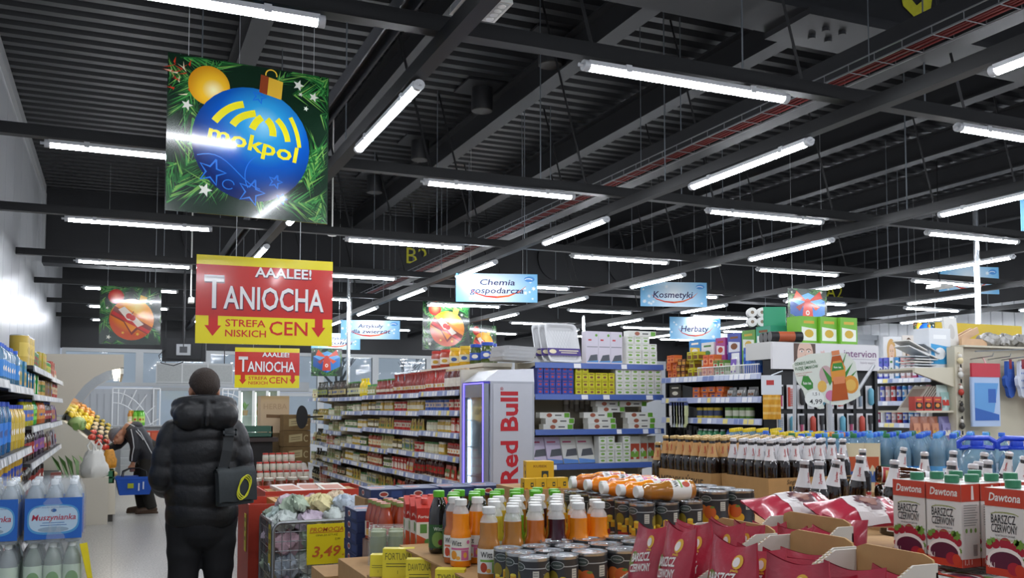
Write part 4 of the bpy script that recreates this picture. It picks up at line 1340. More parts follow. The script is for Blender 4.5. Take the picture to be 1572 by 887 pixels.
# back of the sauce gondola: big pickle jars along its top
mb = MB()
mb.box((3.38, 8.56, 0), (3.68, 10.6, 1.96))
mb.box((3.365, 8.55, 1.96), (3.685, 10.6, 2.0), 1)
tag(build('jar_shelving', mb, [M('#c9c3b4', .5), M('#d8d2c4', .5)]), 'pale shelving top carrying big pickle jars between cooler and baking trays', 'shelving')
for i in range(11):
    c = (('#4a5a2a', '#2f4fae', '#3a5ab8', 'blue-lidded pickle'), ('#d8a82a', '#e0b83a', '#e2d8b0', 'yellow pepper'), ('#a8402a', '#b8362a', '#e8e2d8', 'red-lidded pepper'))[0 if i < 4 else 1 if i < 7 else 2]
    inst(Proto('jar', good('jar', .07, .21, *c[:3])), 'big %s jar on the shelving top by the baking trays, %s from the right' % (c[3], nth(i)), 'jar', 'big pickle jars', (3.46 + .1 * (i % 2), 8.66 + .16 * i, 2.001), -.6)
# ------------------------------------------------------------------ fruit stand with its lit canopy, against the left wall
SX0, SY0, SY1 = WX + .03, 14.3, 18.8
CREAM = M('#cfc9ba', .5)
st = empty('fruit_stand', (0, 0, 0))
tag(st, 'cream fruit stand with a curved mirrored canopy and strip light', 'fruit stand')
mb = MB()
mb.box((SX0, SY0, .14), (.02, SY1, .5))
mb.box((SX0, SY0 + .04, 0), (-.12, SY1 - .04, .14), 1)
build('plinth', mb, [CREAM, M('#4a4844', .7)], st)
mb = MB()
for y in (SY0, SY1 - .04):
    pts = [(SX0, .5), (-.25, .5), (-.02, .86), (-.08, .9), (-.66, 1.36), (SX0, 1.42)]
    mb.prism([(a, b) for a, b in pts], 0, .04, 0, M4=Matrix(((1, 0, 0, 0), (0, 0, -1, y + .04), (0, 1, 0, 0), (0, 0, 0, 1))))
mb.add([(-.08, SY0, .9), (-.08, SY1, .9), (-.66, SY1, 1.36), (-.66, SY0, 1.36)], [(0, 1, 2, 3)])
mb.add([(SX0, SY0, 1.42), (-.66, SY0, 1.36), (-.66, SY1, 1.36), (SX0, SY1, 1.42)], [(0, 1, 2, 3)])
build('sloping_bed', mb, CREAM, st)
arcp = [(-.75, 1.2), (-.66, 1.45), (-.55, 1.66), (-.41, 1.86), (-.28, 1.98), (-.12, 2.07), (.06, 2.11)]
for y in (SY0 - .02, SY1 - .03):
    mb = MB()
    pts = [(SX0, 1.42)] + arcp[1:] + [(.1, 2.11), (.1, 2.31), (SX0, 2.29)]
    mb.prism(pts, 0, .035, 0, M4=Matrix(((1, 0, 0, 0), (0, 0, -1, y + .035), (0, 1, 0, 0), (0, 0, 0, 1))))
    build('canopy_cheek', mb, M('#c6beae', .5), st)
mb = MB()
vs = []
for x, z in arcp:
    vs += [(x - .004, SY0 + .02, z), (x - .004, SY1 - .03, z)]
mb.add(vs, [(2 * i, 2 * i + 1, 2 * i + 3, 2 * i + 2) for i in range(len(arcp) - 1)])
build('mirror', mb, M('#b9c2c6', .12, .9), st, label='curved mirror under the canopy')
mb = MB()
mb.box((-.03, SY0 + .05, 2.05), (.03, SY1 - .05, 2.085))
build('strip_light', mb, M('#fff6e0', .4, emit=14.0), st, label='bright warm strip light')
mb = MB()
mb.box((.06, SY0 - .02, 2.03), (.1, SY1, 2.12))
build('valance', mb, M('#e8e4d6', .4), st)

def fruit_mesh(kind):
    mb = MB()
    if kind == 'cabbage':
        mb.lathe([(.02, 0), (.07, .015), (.1, .07), (.09, .13), (.05, .165), (.01, .17)], 12)
        for k in range(5):
            a = k * 2 * pi / 5
            mb.add([(.1 * cos(a - .5), .1 * sin(a - .5), .03), (.12 * cos(a), .12 * sin(a), .02), (.1 * cos(a + .5), .1 * sin(a + .5), .03), (.1 * cos(a + .3), .1 * sin(a + .3), .12), (.1 * cos(a - .3), .1 * sin(a - .3), .12)], [(0, 1, 2, 3, 4)], 1)
        return mb.mesh(kind, [M('#8fa562', .5), M('#6f8f4a', .5)])
    r, c = dict(tomato=(.042, '#c0331f'), lemon=(.045, '#e2c52a'), orange=(.05, '#e0912a'), onion=(.04, '#cdb790'), potato=(.04, '#b09a66'), apple=(.042, '#b8a03a'))[kind]
    k = 1.25 if kind in ('lemon', 'potato') else .92
    mb.lathe([(r * sin(pi * t / 7) + .0001, r * k * (1 - cos(pi * t / 7))) for t in range(8)], 10)
    if kind in ('tomato', 'apple', 'orange'):
        mb.tube([(0, 0, 2 * r * k - .006), (.004, 0, 2 * r * k + .008)], .005, 5, 1)
    return mb.mesh(kind, [M(c, .35, coat=.3), M('#4a6a2a', .6)])
fm = {k: fruit_mesh(k) for k in ('tomato', 'lemon', 'orange', 'onion', 'potato', 'cabbage', 'apple')}
rnd.seed(5)
slope = [(-.62, 1.335), (-.5, 1.24), (-.38, 1.145), (-.26, 1.05), (-.15, .96)]
def crate(name, lb, x, y, z, wx, wy, h, mat, rot=(0, 0, 0)):
    mb = MB()
    t = .012
    mb.box((-wx / 2, -wy / 2, 0), (wx / 2, wy / 2, t))
    for a, b in (((-wx / 2, -wy / 2), (wx / 2, -wy / 2 + t)), ((-wx / 2, wy / 2 - t), (wx / 2, wy / 2)), ((-wx / 2, -wy / 2), (-wx / 2 + t, wy / 2)), ((wx / 2 - t, -wy / 2), (wx / 2, wy / 2))):
        mb.box((a[0], a[1], 0), (b[0], b[1], h * .38))
        mb.box((a[0], a[1], h * .5), (b[0], b[1], h))
    for sx in (-1, 1):
        for sy in (-1, 1):
            mb.box((sx * wx / 2 - .02 if sx > 0 else -wx / 2, sy * wy / 2 - .02 if sy > 0 else -wy / 2, 0), (wx / 2 if sx > 0 else -wx / 2 + .02, wy / 2 if sy > 0 else -wy / 2 + .02, h))
    return tag(build(name, mb, mat, None, (x, y, z), rot), lb, 'crate')
ang = atan2(.46, .58)
plan = [('cabbage', 'tomato'), ('lemon', 'tomato'), ('lemon', 'onion'), ('lemon', 'onion'), ('orange', 'apple'), ('orange', 'apple')]
cnt = {}
for j in range(6):
    y0 = SY0 + .1 + j * .74
    up, dn = plan[j]
    for kind, band in ((up, (0, .52)), (dn, (.52, 1.0))):
        step = .2 if kind == 'cabbage' else .095
        ny = int(.7 / step)
        nx = max(1, int((band[1] - band[0]) * .74 / step))
        for a in range(nx):
            for b in range(ny):
                t = band[0] + (band[1] - band[0]) * (a + .5) / nx
                x, z = -.66 + .58 * t, 1.36 - .46 * t + .05 * j
                n = cnt.get(kind, 0)
                cnt[kind] = n + 1
                inst(Proto(kind, fm[kind]), '%s in the %s tray of the fruit stand, %s row down, %s across' % (kind, nth(j), nth(a), nth(b)), kind, kind + 's on the fruit stand',
                     (x + .012, y0 + b * step + rnd.uniform(-.01, .01), z + .006), rot=(rnd.uniform(-.3, .3), .3, rnd.uniform(0, 6)))
for j in range(1, 6):
    mb = MB()
    mb.add([(-.08, y, z + .05 * j * k) for y in (SY0 + .07 + j * .74, SY0 + .05 + (j + 1) * .74 if j < 5 else SY1 - .05) for z, k in ((.9, 0), (.9, 1))] + [(-.66, y, z + .05 * j * k) for y in (SY0 + .07 + j * .74, SY0 + .05 + (j + 1) * .74 if j < 5 else SY1 - .05) for z, k in ((1.36, 0), (1.36, 1))],
           [(0, 2, 3, 1), (4, 5, 7, 6), (1, 3, 7, 5), (0, 1, 5, 4), (2, 6, 7, 3)])
    build('tray_riser', mb, CREAM, st)
    mb = MB()
    mb.add([(-.08, -.008, .9), (-.66, -.008, 1.36), (-.66, -.008, 1.44), (-.08, -.008, .98), (-.08, .008, .9), (-.66, .008, 1.36), (-.66, .008, 1.44), (-.08, .008, .98)], [(0, 1, 2, 3), (7, 6, 5, 4), (3, 2, 6, 7), (0, 3, 7, 4)])
    build('tray_divider', mb, M('#3a3c3e', .5), st, (0, SY0 + .06 + j * .74, .05 * j - .03))
# lower bins, bag and crates in front of the stand
crate('crate', 'green plastic crate of potatoes low at the corner of the fruit stand', -.17, 14.02, .52, .36, .5, .17, M('#2f6a48', .5))
mb = MB()
mb.box((-.36, 13.74, .1), (.03, 14.28, .52))
mb.box((-.33, 13.78, 0), (.0, 14.26, .1), 1)
tag(build('display_plinth', mb, [CREAM, M('#4a4844', .7)]), 'cream plinth under the potato crate by the aisle', 'plinth')
for i in range(24):
    inst(Proto('potato', fm['potato']), 'potato in the green crate, %s row from the front, %s from the left' % (nth(i // 4), nth(i % 4)), 'potato', 'potatoes in the green crate', (-.3 + .085 * (i % 4), 13.83 + .075 * (i // 4), .62 + rnd.uniform(0, .02)), rot=(1.5, 0, rnd.uniform(0, 6)))
def bag_mesh(w, d, h, seed, tie=.3):
    r = random.Random(seed)
    R = []
    for t, k in ((0, .8), (.08, .98), (.25, 1.06), (.45, 1), (.6, .88), (.74, .78), (.84, .68), (.92, .62), (1.0, .5)):
        R.append([(w / 2 * k * cos(a) * (1 + .1 * sin(4 * a + seed) * (.5 + t) + r.uniform(-.1, .1)), d / 2 * k * sin(a) * (1 + .1 * sin(5 * a + seed) + r.uniform(-.1, .1)), h * t * (1 + r.uniform(-.03, .03))) for a in [2 * pi * i / 18 for i in range(18)]])
    return MB().loft(R)
wbag = bag_mesh(.34, .25, .36, 4)
for s_ in (-1, 1):
    wbag.tube([(s_ * .06, 0, .34), (s_ * .09, .01, .42), (s_ * .05, .02, .48), (s_ * .01, .02, .42), (s_ * .02, 0, .34)], .014, 6)
tag(build('plastic_bag', wbag, M('#dcdcd6', .35, coat=.2), None, (-.24, 13.6, .62)), 'white plastic bag standing in front of the fruit stand', 'bag')
mb = MB()
mb.box((-.4, 13.48, 0), (-.06, 13.72, .62))
tag(build('display_plinth', mb, CREAM), 'narrow cream plinth under the white plastic bag', 'plinth')
tag(build('fruit_net', bag_mesh(.2, .16, .26, 5), M('#c98a2a', .5, noise=(40, .5)), None, (-.06, 14.12, .705)), 'net of oranges lying on the potato crate at the aisle corner', 'net')
for i in range(5):
    mb = MB()
    a = -.5 + .25 * i
    mb.add([(-.015, 0, 0), (.015, 0, 0), (.03 + .1 * a, .2, .16), (.1 * a - .01, .42, .2), (-.02 + .1 * a, .2, .16)], [(0, 1, 2, 3, 4)])
    mb.add([(-.015, 0, -.004), (.015, 0, -.004), (.03 + .1 * a, .2, .156), (.1 * a - .01, .42, .196), (-.02 + .1 * a, .2, .156)], [(4, 3, 2, 1, 0)])
    tag(build('leek', mb, M('#6f8f5a', .5), None, (-.62 + .06 * i, 13.75, .62), (.2, 0, .3)), 'green leek leaning under the fruit trays, %s from the left' % nth(i), 'leek', 'leeks under the fruit trays')
mb = MB()
mb.box((-.75, 13.7, 0), (-.34, 14.25, .61))
tag(build('display_plinth', mb, CREAM), 'low cream plinth under the leeks by the left shelving', 'plinth')

# ------------------------------------------------------------------ back of the hall
def rod_panel(x0, x1, z0, z1, y, lb, arcs):
    mb = MB()
    r = .016
    for p, q in (((x0, z0), (x1, z0)), ((x0, z1), (x1, z1)), ((x0, z0), (x0, z1)), ((x1, z0), (x1, z1))):
        mb.tube([(p[0], y, p[1]), (q[0], y, q[1])], r, 6)
    w, h = x1 - x0, z1 - z0
    for u in (.12, .86):
        mb.tube([(x0 + w * u, y, z0), (x0 + w * u, y, z1)], r * .8, 6)
    for R in (.95, .78):
        mb.tube([(x0 + .02 + w * R * sin(t) * .92, y, z0 + h * R * cos(t) * .98) for t in [.0 + pi / 2 * i / 14 for i in range(15)]], r * .8, 6)
    for k in range(1, 7):
        t = pi / 2 * k / 7
        mb.tube([(x0 + .02 + w * .78 * sin(t) * .92, y, z0 + h * .78 * cos(t)), (x0 + w * min(.98, 1.15 * sin(t)), y, z0 + h * min(.98, 1.15 * cos(t)))], r * .7, 5)
    for x in (x0, x1):
        mb.tube([(x, y, 0), (x, y, z0)], r, 6)
    o = build('wire_screen', mb, M('#e0e2e4', .4))
    return tag(o, lb, 'screen')
a, b = at_d(173, 596, 20.5), at_d(245, 690, 20.5)
rod_panel(a.x, b.x, b.z, a.z, a.y, 'white wire screen with curved bars behind the bending man', 0)
a, b = at_d(342, 597, 20.5), at_d(412, 690, 20.5)
rod_panel(a.x, b.x, b.z, a.z, a.y, 'white wire screen with curved bars right of the coat man', 0)
a, b = at_d(198, 630, 19.5), at_d(218, 653, 19.5)
mb = MB()
mb.box((a.x - .3, a.y - .2, 0), (b.x + .5, a.y + .25, b.z - .03), 1)
mb.box((a.x - .35, a.y - .25, b.z - .03), (b.x + .55, a.y + .3, b.z))
tag(build('counter', mb, [M('#a9adb0', .4), M('#8f9396', .5)], None), 'grey counter with green bottles in front of the back windows', 'counter')
for i in range(6):
    me = good('bottle', .048, .32, '#c9812a' if i < 2 else '#6fbf3a', '#c9a03a' if i < 2 else '#3f8a2a', '#d8d0a0' if i < 2 else '#b8d86a', 1)
    inst(Proto('bottle', me), '%s soda bottle standing on the back counter, %s from the left' % ('orange' if i < 2 else 'green', nth(i)), 'bottle', 'bottles on the back counter', (a.x + .05 * i + .02, a.y - .1 + .1 * (i % 2), b.z))
a, b = at_d(240, 557, 22), at_d(362, 588, 22)
mb = MB()
L = b.x - a.x
mb.box((0, -.15, 0), (L, .2, a.z - b.z))
for k in range(4):
    mb.box((L * k / 3.0 - .01 if k else 0, -.158, 0), (L * k / 3.0 + .012 if k < 3 else L, -.15, a.z - b.z), 1)
mb.box((.03, -.156, .04), (L - .03, -.15, a.z - b.z - .04), 2)
ac = build('air_curtain', mb, [M('#b5b8b8', .4), M('#cfd1d1', .4), M('#a4a7a6', .5, noise=(30, .15))], None, (a.x, a.y, b.z), (0, 0, -.06))
tag(ac, 'long grey air curtain unit mounted above the back door', 'air curtain')
mb = MB()
for x in (.2, L - .2):
    mb.tube([(x, .05, a.z - b.z), (x, .05, CZ - b.z)], .012, 5)
build('hanger_rod', mb, BLACKP, ac)
mb = MB()
a = at_d(215, 700, 18)
for k in range(4):
    mb.box((0, .18 * k, .0 + .0), (.9, .18 * k + .16, .85 - .14 * (3 - k)))
tag(build('chilled_counter', mb, M('#9ea2a4', .4), None, (a.x - .35, a.y, 0)), 'grey stepped chilled counter beyond the bending man', 'counter')
mb = MB()
mb.box((0, 0, 0), (.6, .3, .22))
for k in range(4):
    mb.box((.03 + .14 * k, -.006, .03), (.14 + .14 * k, 0, .19), 1 + k % 2)
tag(build('display_box', mb, [M('#b5402c', .5), M('#d8d4cc', .5), M('#c25a3a', .5)], None, (a.x + .05, a.y + .55, .86)), 'red display box of cups on the chilled counter at the back', 'box')

# lit glass cabinet of plants with grey header
a, b = at_d(366, 598, 17.5), at_d(418, 676, 17.5)
gc = empty('glass_cabinet', (a.x, a.y, 0), -.15)
w = b.x - a.x + .15
z0, z1 = .0, a.z - .02
mb = MB()
mb.box((0, .0, 0), (w, .6, b.z))
mb.box((0, .56, b.z), (w, .6, z1))
mb.box((0, 0, z1), (w + .55, .6, z1 + .17), 1)
build('body', mb, [M('#c6cccb', .4), M('#9ea3a8', .4)], gc)
for k in range(4):
    mb = MB()
    x = w * k / 3
    mb.box((min(x, w - .05), 0, b.z), (min(x, w - .05) + .05, .05, z1))
    build('post', mb, M('#e3e7e6', .3), gc)
for k in range(3):
    mb = MB()
    mb.box((w * k / 3 + .05, .015, b.z), (w * (k + 1) / 3, .025, z1))
    build('glass_door', mb, GLASS, gc)
mb = MB()
for k in range(3):
    mb.box((w * k / 3 + .055, .08, b.z + .02), (w * k / 3 + .075, .1, z1 - .03))
build('lamp', mb, M('#f2ffe8', .4, emit=7.0), gc, label='bright tube inside the cabinet')
for k, z in enumerate((b.z + .02, (b.z + z1) / 2)):
    mb = MB()
    mb.box((.05, .1, z - .015), (w - .05, .54, z))
    build('shelf', mb, M('#dfe6e2', .4), gc)
tag(gc, 'lit glass cabinet of plants under a grey header, right of the coat man', 'cabinet')
Mx = Matrix.Translation((a.x, a.y, 0)) @ Matrix.Rotation(-.15, 4, 'Z')
for k in range(6):
    r = random.Random(k)
    mb = MB()
    mb.lathe([(.045, 0), (.06, .1)], 10)
    for i in range(22):
        t, l = r.uniform(0, 2 * pi), r.uniform(.08, .2)
        q = Vector((cos(t) * l * .55, sin(t) * l * .5, .1 + l * .9))
        s_ = Vector((-sin(t), cos(t), 0)) * .025
        mb.add([(0, 0, .1), tuple(q * .6 + s_ + Vector((0, 0, .05))), tuple(q), tuple(q * .6 - s_ + Vector((0, 0, .05)))], [(0, 1, 2, 3)], 1 + i % 2)
    p = Mx @ Vector((.12 + (w - .24) * (k % 3) / 2, .3, (b.z + .021) if k < 3 else (b.z + z1) / 2 + .001))
    tag(build('potted_plant', mb, [M('#b08a5a', .6), M('#7fa84a', .5), M('#5f8a3a', .5)], None, p), 'small green potted plant, %s shelf of the glass cabinet, %s from the left' % (('lower', 'upper')[k // 3], nth(k % 3)), 'plant', 'plants in the glass cabinet')

# brown box stack and printed display board at the end of the sauce gondola
for k in range(6):
    a = at_d(450, 756, 13.9)
    mb = MB()
    mb.box((-.2, -.15, .01), (.2, .15, .245))
    f_ = ((0, -.15, 0), (1, 0, 0), (0, 0, 1))
    mb.flat([(-.12, .07), (.08, .09), (.08, .2), (-.12, .18)], f_, .002, 1)
    mb.flat([(-.09, .105), (.05, .119), (.05, .126), (-.09, .112)], f_, .003, 2)
    mb.flat([(-.09, .135), (.05, .149), (.05, .158), (-.09, .144)], f_, .003, 2)
    stroke(mb, arc(.14, .13, .035, .045, .8, 5.4, 8), .016, f_, .002, 1)
    tag(build('cardboard_box', mb, [M('#7d6440', .8, noise=(12, .2)), M('#c2b184', .7), M('#6a5638', .7)], None, (a.x + .01 + rnd.uniform(-.02, .02), a.y, .24 * k), (0, 0, rnd.uniform(-.05, .05))),
        'brown printed box in the tall stack by the sauce gondola, %s from the floor' % nth(k), 'box', 'brown boxes by the sauce gondola')
a, b = at_d(415, 607, 13.6), at_d(462, 655, 13.6)
mb = MB()
w, h = b.x - a.x, a.z - b.z + .1
mb.box((0, 0, 0), (w, .35, h))
f_ = ((0, 0, 0), (1, 0, 0), (0, 0, 1))
mb.text('HERBA', .085, f_, w / 2, h - .2, .002, 1, .01, width=w * .82)
mb.flat([(w * .2, h - .33), (w * .85, h - .34), (w * .9, h - .29), (w * .2, h - .28)], f_, .002, 2)
db = build('display_box', mb, [M('#c3ab8e', .7), M('#b1987c', .7), M('#6f5236', .7)], None, (a.x - .08, a.y + .4, b.z - .1), (0, 0, 0))
tag(db, 'beige display carton with faint brown lettering above the brown box stack', 'carton')
mb = MB()
mb.box((0, 0, 0), (w, .35, b.z - .1))
tag(build('display_plinth', mb, M('#6a5638', .7), None, (a.x - .08, a.y + .4, 0)), 'brown carton column carrying the beige lettered carton', 'plinth')
a = at_d(463, 640, 13.4)
mb = MB()
mb.prism([(.09 * cos(t) * (1 if cos(t) > 0 else .85), .17 * sin(t)) for t in [2 * pi * i / 20 for i in range(20)]], 0, .04, 0, True, Matrix.Rotation(pi / 2, 4, 'X'))
mb.tube([(.08, .02, 0), (.33, .75, 0)], .015, 6)
tag(build('convex_mirror', mb, M('#18191b', .3), None, tuple(a), (0, 0, -.2)), 'black round-backed mirror on the end of the sauce gondola', 'mirror')
# dark counter with a green crate, and white jars in red-lidded rows before it
a, b = at_d(372, 672, 13), at_d(428, 692, 13)
mb = MB()
mb.box((-.02, 0, a.z - .06), (b.x - a.x + .02, .5, a.z), 0)
mb.box((0, .05, .0), (b.x - a.x - .05, .45, a.z - .06), 1)
tag(build('counter', mb, [M('#3a2f2c', .5), M('#1d1b1b', .6)], None, (a.x, a.y, 0)), 'dark brown counter behind the man in the black coat', 'counter')
p = at_d(395, 671, 13)
crate('crate', 'dark green plastic crate on the dark brown counter', (a.x + b.x) / 2 - .02, a.y + .25, a.z + .001, .42, .38, .16, M('#3a5f50', .5))
a = at_d(384, 738, 10.5)
mb = MB()
mb.box((0, 0, 0), (.72, .6, a.z - .002))
tag(build('display_table', mb, M('#a53a2a', .5), None, (a.x, a.y, 0)), 'red display table under the white jars', 'table')
JW = good('jar', .036, .1, '#d9d6c8', '#c23a30', '#d5dcc8')
for k in range(3):
    for i in range(9 - 2 * k):
        inst(Proto('jar', JW), 'white jar with red lid, %s tier of the pyramid, %s from the left' % (('bottom', 'middle', 'top')[k], nth(i)), 'jar', 'white jars in a pyramid', (a.x + .05 + .075 * k + .076 * i, a.y + .12 + .05 * k, a.z + .1005 * k))
for k in range(3):
    tag(build('plastic_bag', bag_mesh(.2, .12, .17, 20 + k), M('#d8d2cc', .3, coat=.4), None, (a.x + .5 + .07 * k, a.y + .42, a.z)), 'clear bag of sweets behind the white jars, %s from the left' % nth(k), 'bag', 'bags behind the white jars')
a = at_d(384, 762, 8.6)
JB = good('jar', .052, .16, '#6a3418', '#b9b3a4', '#a85a2a')
for i in range(5):
    inst(Proto('jar', JB), 'big brown honey jar with pale lid behind the red bins, %s from the left' % nth(i), 'jar', 'brown jars behind the red bins', (a.x + .07 + .112 * i, a.y + .1, a.z + .001))
mb = MB()
mb.box((0, 0, 0), (.62, .3, a.z))
tag(build('display_table', mb, M('#a53a2a', .5), None, (a.x, a.y, 0)), 'red display table under the big brown jars', 'table')
# ------------------------------------------------------------------ people
def fuse(name, mb, mats, voxel=.012, smooth=4):
    """one continuous surface from overlapping closed shapes"""
    me = mb.mesh('tmp', [])
    ob = bpy.data.objects.new('tmp', me)
    COL.objects.link(ob)
    m = ob.modifiers.new('r', 'REMESH')
    m.mode = 'VOXEL'
    m.voxel_size = voxel
    m.use_smooth_shade = True
    if smooth:
        s_ = ob.modifiers.new('s', 'SMOOTH')
        s_.factor = .5
        s_.iterations = smooth
    out = bpy.data.meshes.new_from_object(ob.evaluated_get(bpy.context.evaluated_depsgraph_get()))
    bpy.data.objects.remove(ob)
    bpy.data.meshes.remove(me)
    out.name = name
    out.materials.clear()
    for k in mats:
        out.materials.append(k)
    return out
def ball(mb, c, r, n=12, M4=None):
    """ellipsoid; r = (rx, ry, rz)"""
    T = Matrix.Translation(c) @ (M4 or Matrix.Identity(4)) @ Matrix.Diagonal((r[0], r[1], r[2], 1))
    return mb.lathe([(max(1e-4, sin(pi * t / n)), -cos(pi * t / n)) for t in range(n + 1)], 18, M4=T, close=False)
def limb(mb, pts, rs, seg=12, sub=6):
    """tapering limb through its joints with a slight round at each"""
    P, R = [], []
    for i in range(len(pts) - 1):
        for k in range(sub):
            t = k / sub
            P.append(Vector(pts[i]).lerp(Vector(pts[i + 1]), t))
            R.append(rs[i] + (rs[i + 1] - rs[i]) * t)
    P.append(Vector(pts[-1]))
    R.append(rs[-1])
    mb.tube(P, R, seg)
    ball(mb, pts[0], (rs[0],) * 3, 8)
    ball(mb, pts[-1], (rs[-1],) * 3, 8)
    for p, r in zip(pts[1:-1], rs[1:-1]):
        ball(mb, p, (r * 1.02,) * 3, 8)
def hand(mb, w, d, up, side, curl=.6):
    """palm and five curled fingers; w = wrist, d = pointing direction, up = back of the hand, side = +1/-1 thumb side"""
    w, d, up = Vector(w), Vector(d).normalized(), Vector(up).normalized()
    s = d.cross(up).normalized() * side
    up = s.cross(d).normalized() * side
    for k in range(-2, 3):
        a = w + s * (.009 * k)
        mb.tube([a, a + d * .04, a + d * .085 + s * (.004 * k)], [.014, .014, .012], 8)
    for k, (o, l) in enumerate(((.03, .068), (.01, .076), (-.01, .072), (-.03, .055))):
        p = w + d * .085 + s * o
        pts = [p]
        a = 0
        for j in range(3):
            a += curl * (.5 + .3 * j)
            p = p + (d * cos(a) - up * sin(a)) * l * (.42, .32, .26)[j]
            pts.append(p)
        mb.tube(pts, [.009, .0085, .008, .007], 8)
        ball(mb, pts[-1], (.0072,) * 3, 6)
    p = w + d * .025 + s * .03
    mb.tube([p, p + d * .03 + s * .022 - up * .01, p + d * .058 + s * .022 - up * .025], [.012, .0105, .0085], 8)
def head(mb, c, M4, k=1.0):
    """skull, jaw, nose, lips, brow and ears, facing local +y"""
    T = Matrix.Translation(c) @ M4
    def e(o, r):
        mb.lathe([(max(1e-4, sin(pi * t / 10)), -cos(pi * t / 10)) for t in range(11)], 16, M4=T @ Matrix.Translation(Vector(o) * k) @ Matrix.Diagonal((r[0] * k, r[1] * k, r[2] * k, 1)), close=False)
    e((0, -.01, .03), (.078, .098, .088))
    e((0, .02, -.045), (.058, .068, .07))
    e((0, .045, -.085), (.034, .036, .028))
    e((0, .078, .012), (.055, .02, .02))
    e((0, .098, -.025), (.013, .018, .026))
    e((0, .104, -.04), (.018, .014, .011))
    e((0, .082, -.07), (.026, .014, .009))
    for s_ in (-1, 1):
        e((s_ * .08, -.012, -.012), (.012, .02, .034))
        e((s_ * .045, .06, -.035), (.026, .026, .022))
SKIN = M('#b98468', .5, noise=(25, .06))
COAT = M('#121316', .45, noise=(40, .25), bump=(26, .35))
COATH = M('#121316', .45, noise=(40, .25), bump=(26, .35))
TROUS = M('#121317', .8, noise=(60, .2))

def eyes(parent, c, M4, k=1.0):
    mb = MB()
    T = Matrix.Translation(c) @ M4
    for s_ in (-1, 1):
        mb.lathe([(max(1e-4, .011 * sin(pi * t / 8)), -.011 * cos(pi * t / 8)) for t in range(9)], 10, 0, M4=T @ Matrix.Translation((s_ * .033 * k, .083 * k, .0)), close=False)
        mb.lathe([(max(1e-4, .005 * sin(pi * t / 6)), -.005 * cos(pi * t / 6)) for t in range(7)], 8, 1, M4=T @ Matrix.Translation((s_ * .033 * k, .0915 * k, .0)), close=False)
    return build('eyes', mb, [M('#e8e4dc', .2), M('#2a1f18', .2)], parent)

# --- man in the black quilted coat, seen from behind
pos = at_d(313, 640, 5.5)
man = (pos.x, pos.y, 0)
I4 = Matrix.Identity(4)
mb = MB()
hc = (0.0, .03, 1.655)
hM = Matrix.Rotation(radians(-4), 4, 'X') @ Matrix.Rotation(radians(6), 4, 'Z')
head(mb, hc, hM)
limb(mb, [(0, .01, 1.42), (0, .012, 1.5), (0, .015, 1.6)], [.075, .058, .055])
limb(mb, [(0, 0, .95), (0, 0, 1.15), (0, 0, 1.36)], [.13, .12, .13])
for s_ in (-1, 1):
    limb(mb, [(s_ * .17, 0, 1.4), (s_ * .235, -.02, 1.14), (s_ * .17, .2, 1.06)], [.06, .043, .03])
    hand(mb, (s_ * .165, .21, 1.06), (-s_ * .6, .7, -.05), (0, 0, 1), -s_, .5)
    limb(mb, [(s_ * .09, 0, .93), (s_ * .1, .02, .5), (s_ * .1, -.01, .08)], [.1, .06, .042])
    limb(mb, [(s_ * .1, -.03, .05), (s_ * .11, .14, .035)], [.04, .032])
body = fuse('person', mb, [SKIN], .009, 3)
root = tag(put('person', body, None, man), 'person in a black quilted hooded coat seen from behind, dark bag at the hip', 'person')
eyes(root, hc, hM)
# hair: a cap of short dark brown hair over crown and back
mb = MB()
T = Matrix.Translation(hc) @ hM
R = []
r = random.Random(2)
n = 40
for i in range(13):
    t = i / 12
    ring = []
    for k in range(n):
        a = 2 * pi * k / n
        back = (1 - sin(a)) / 2          # 1 at the nape, 0 at the forehead
        side = abs(cos(a))
        low = -.02 - .075 * back + .05 * (1 - back) + (.03 * side if back < .75 else 0)
        th = (pi / 2 - math.asin(max(-.95, min(.95, low / .092)))) * (1 - t)
        j = 1 + .02 * sin(k * 3.1 + i * 2) + r.uniform(-.012, .012)
        ring.append(tuple(T @ Vector((.089 * sin(th) * cos(a) * j, -.012 + .109 * sin(th) * sin(a) * j, .033 + .101 * cos(th) * j))))
    R.append(ring)
mb.loft(R, 0, caps=False)
def shell(mb, th):
    return mb
build('hair', mb, M('#33271f', .65, noise=(160, .5), bump=(220, .8)), root)

def baffle(z, p=.085, a=.012):
    return a * abs(sin(pi * z / p)) ** .6
mb = MB()
R = []
prof = [(.855, .19, .155), (.9, .197, .163), (1.0, .2, .166), (1.1, .198, .165), (1.2, .2, .166), (1.3, .208, .168), (1.38, .212, .166), (1.43, .198, .153), (1.47, .17, .13), (1.51, .11, .1)]
N = 46
for i in range(64):
    z = .855 + (1.51 - .855) * i / 63
    for k in range(len(prof) - 1):
        if prof[k][0] <= z <= prof[k + 1][0] + 1e-6:
            t = (z - prof[k][0]) / (prof[k + 1][0] - prof[k][0])
            rx = prof[k][1] + (prof[k + 1][1] - prof[k][1]) * t
            ry = prof[k][2] + (prof[k + 1][2] - prof[k][2]) * t
            break
    b_ = baffle(z - .855, .125, .010) if z < 1.42 else .004
    R.append([((rx + b_) * cos(a) * (1 + .012 * sin(5 * a + z * 17)), (ry + b_) * sin(a), z + .008 * sin(3 * a + z * 9)) for a in [2 * pi * k / N for k in range(N)]])
mb.loft(R)
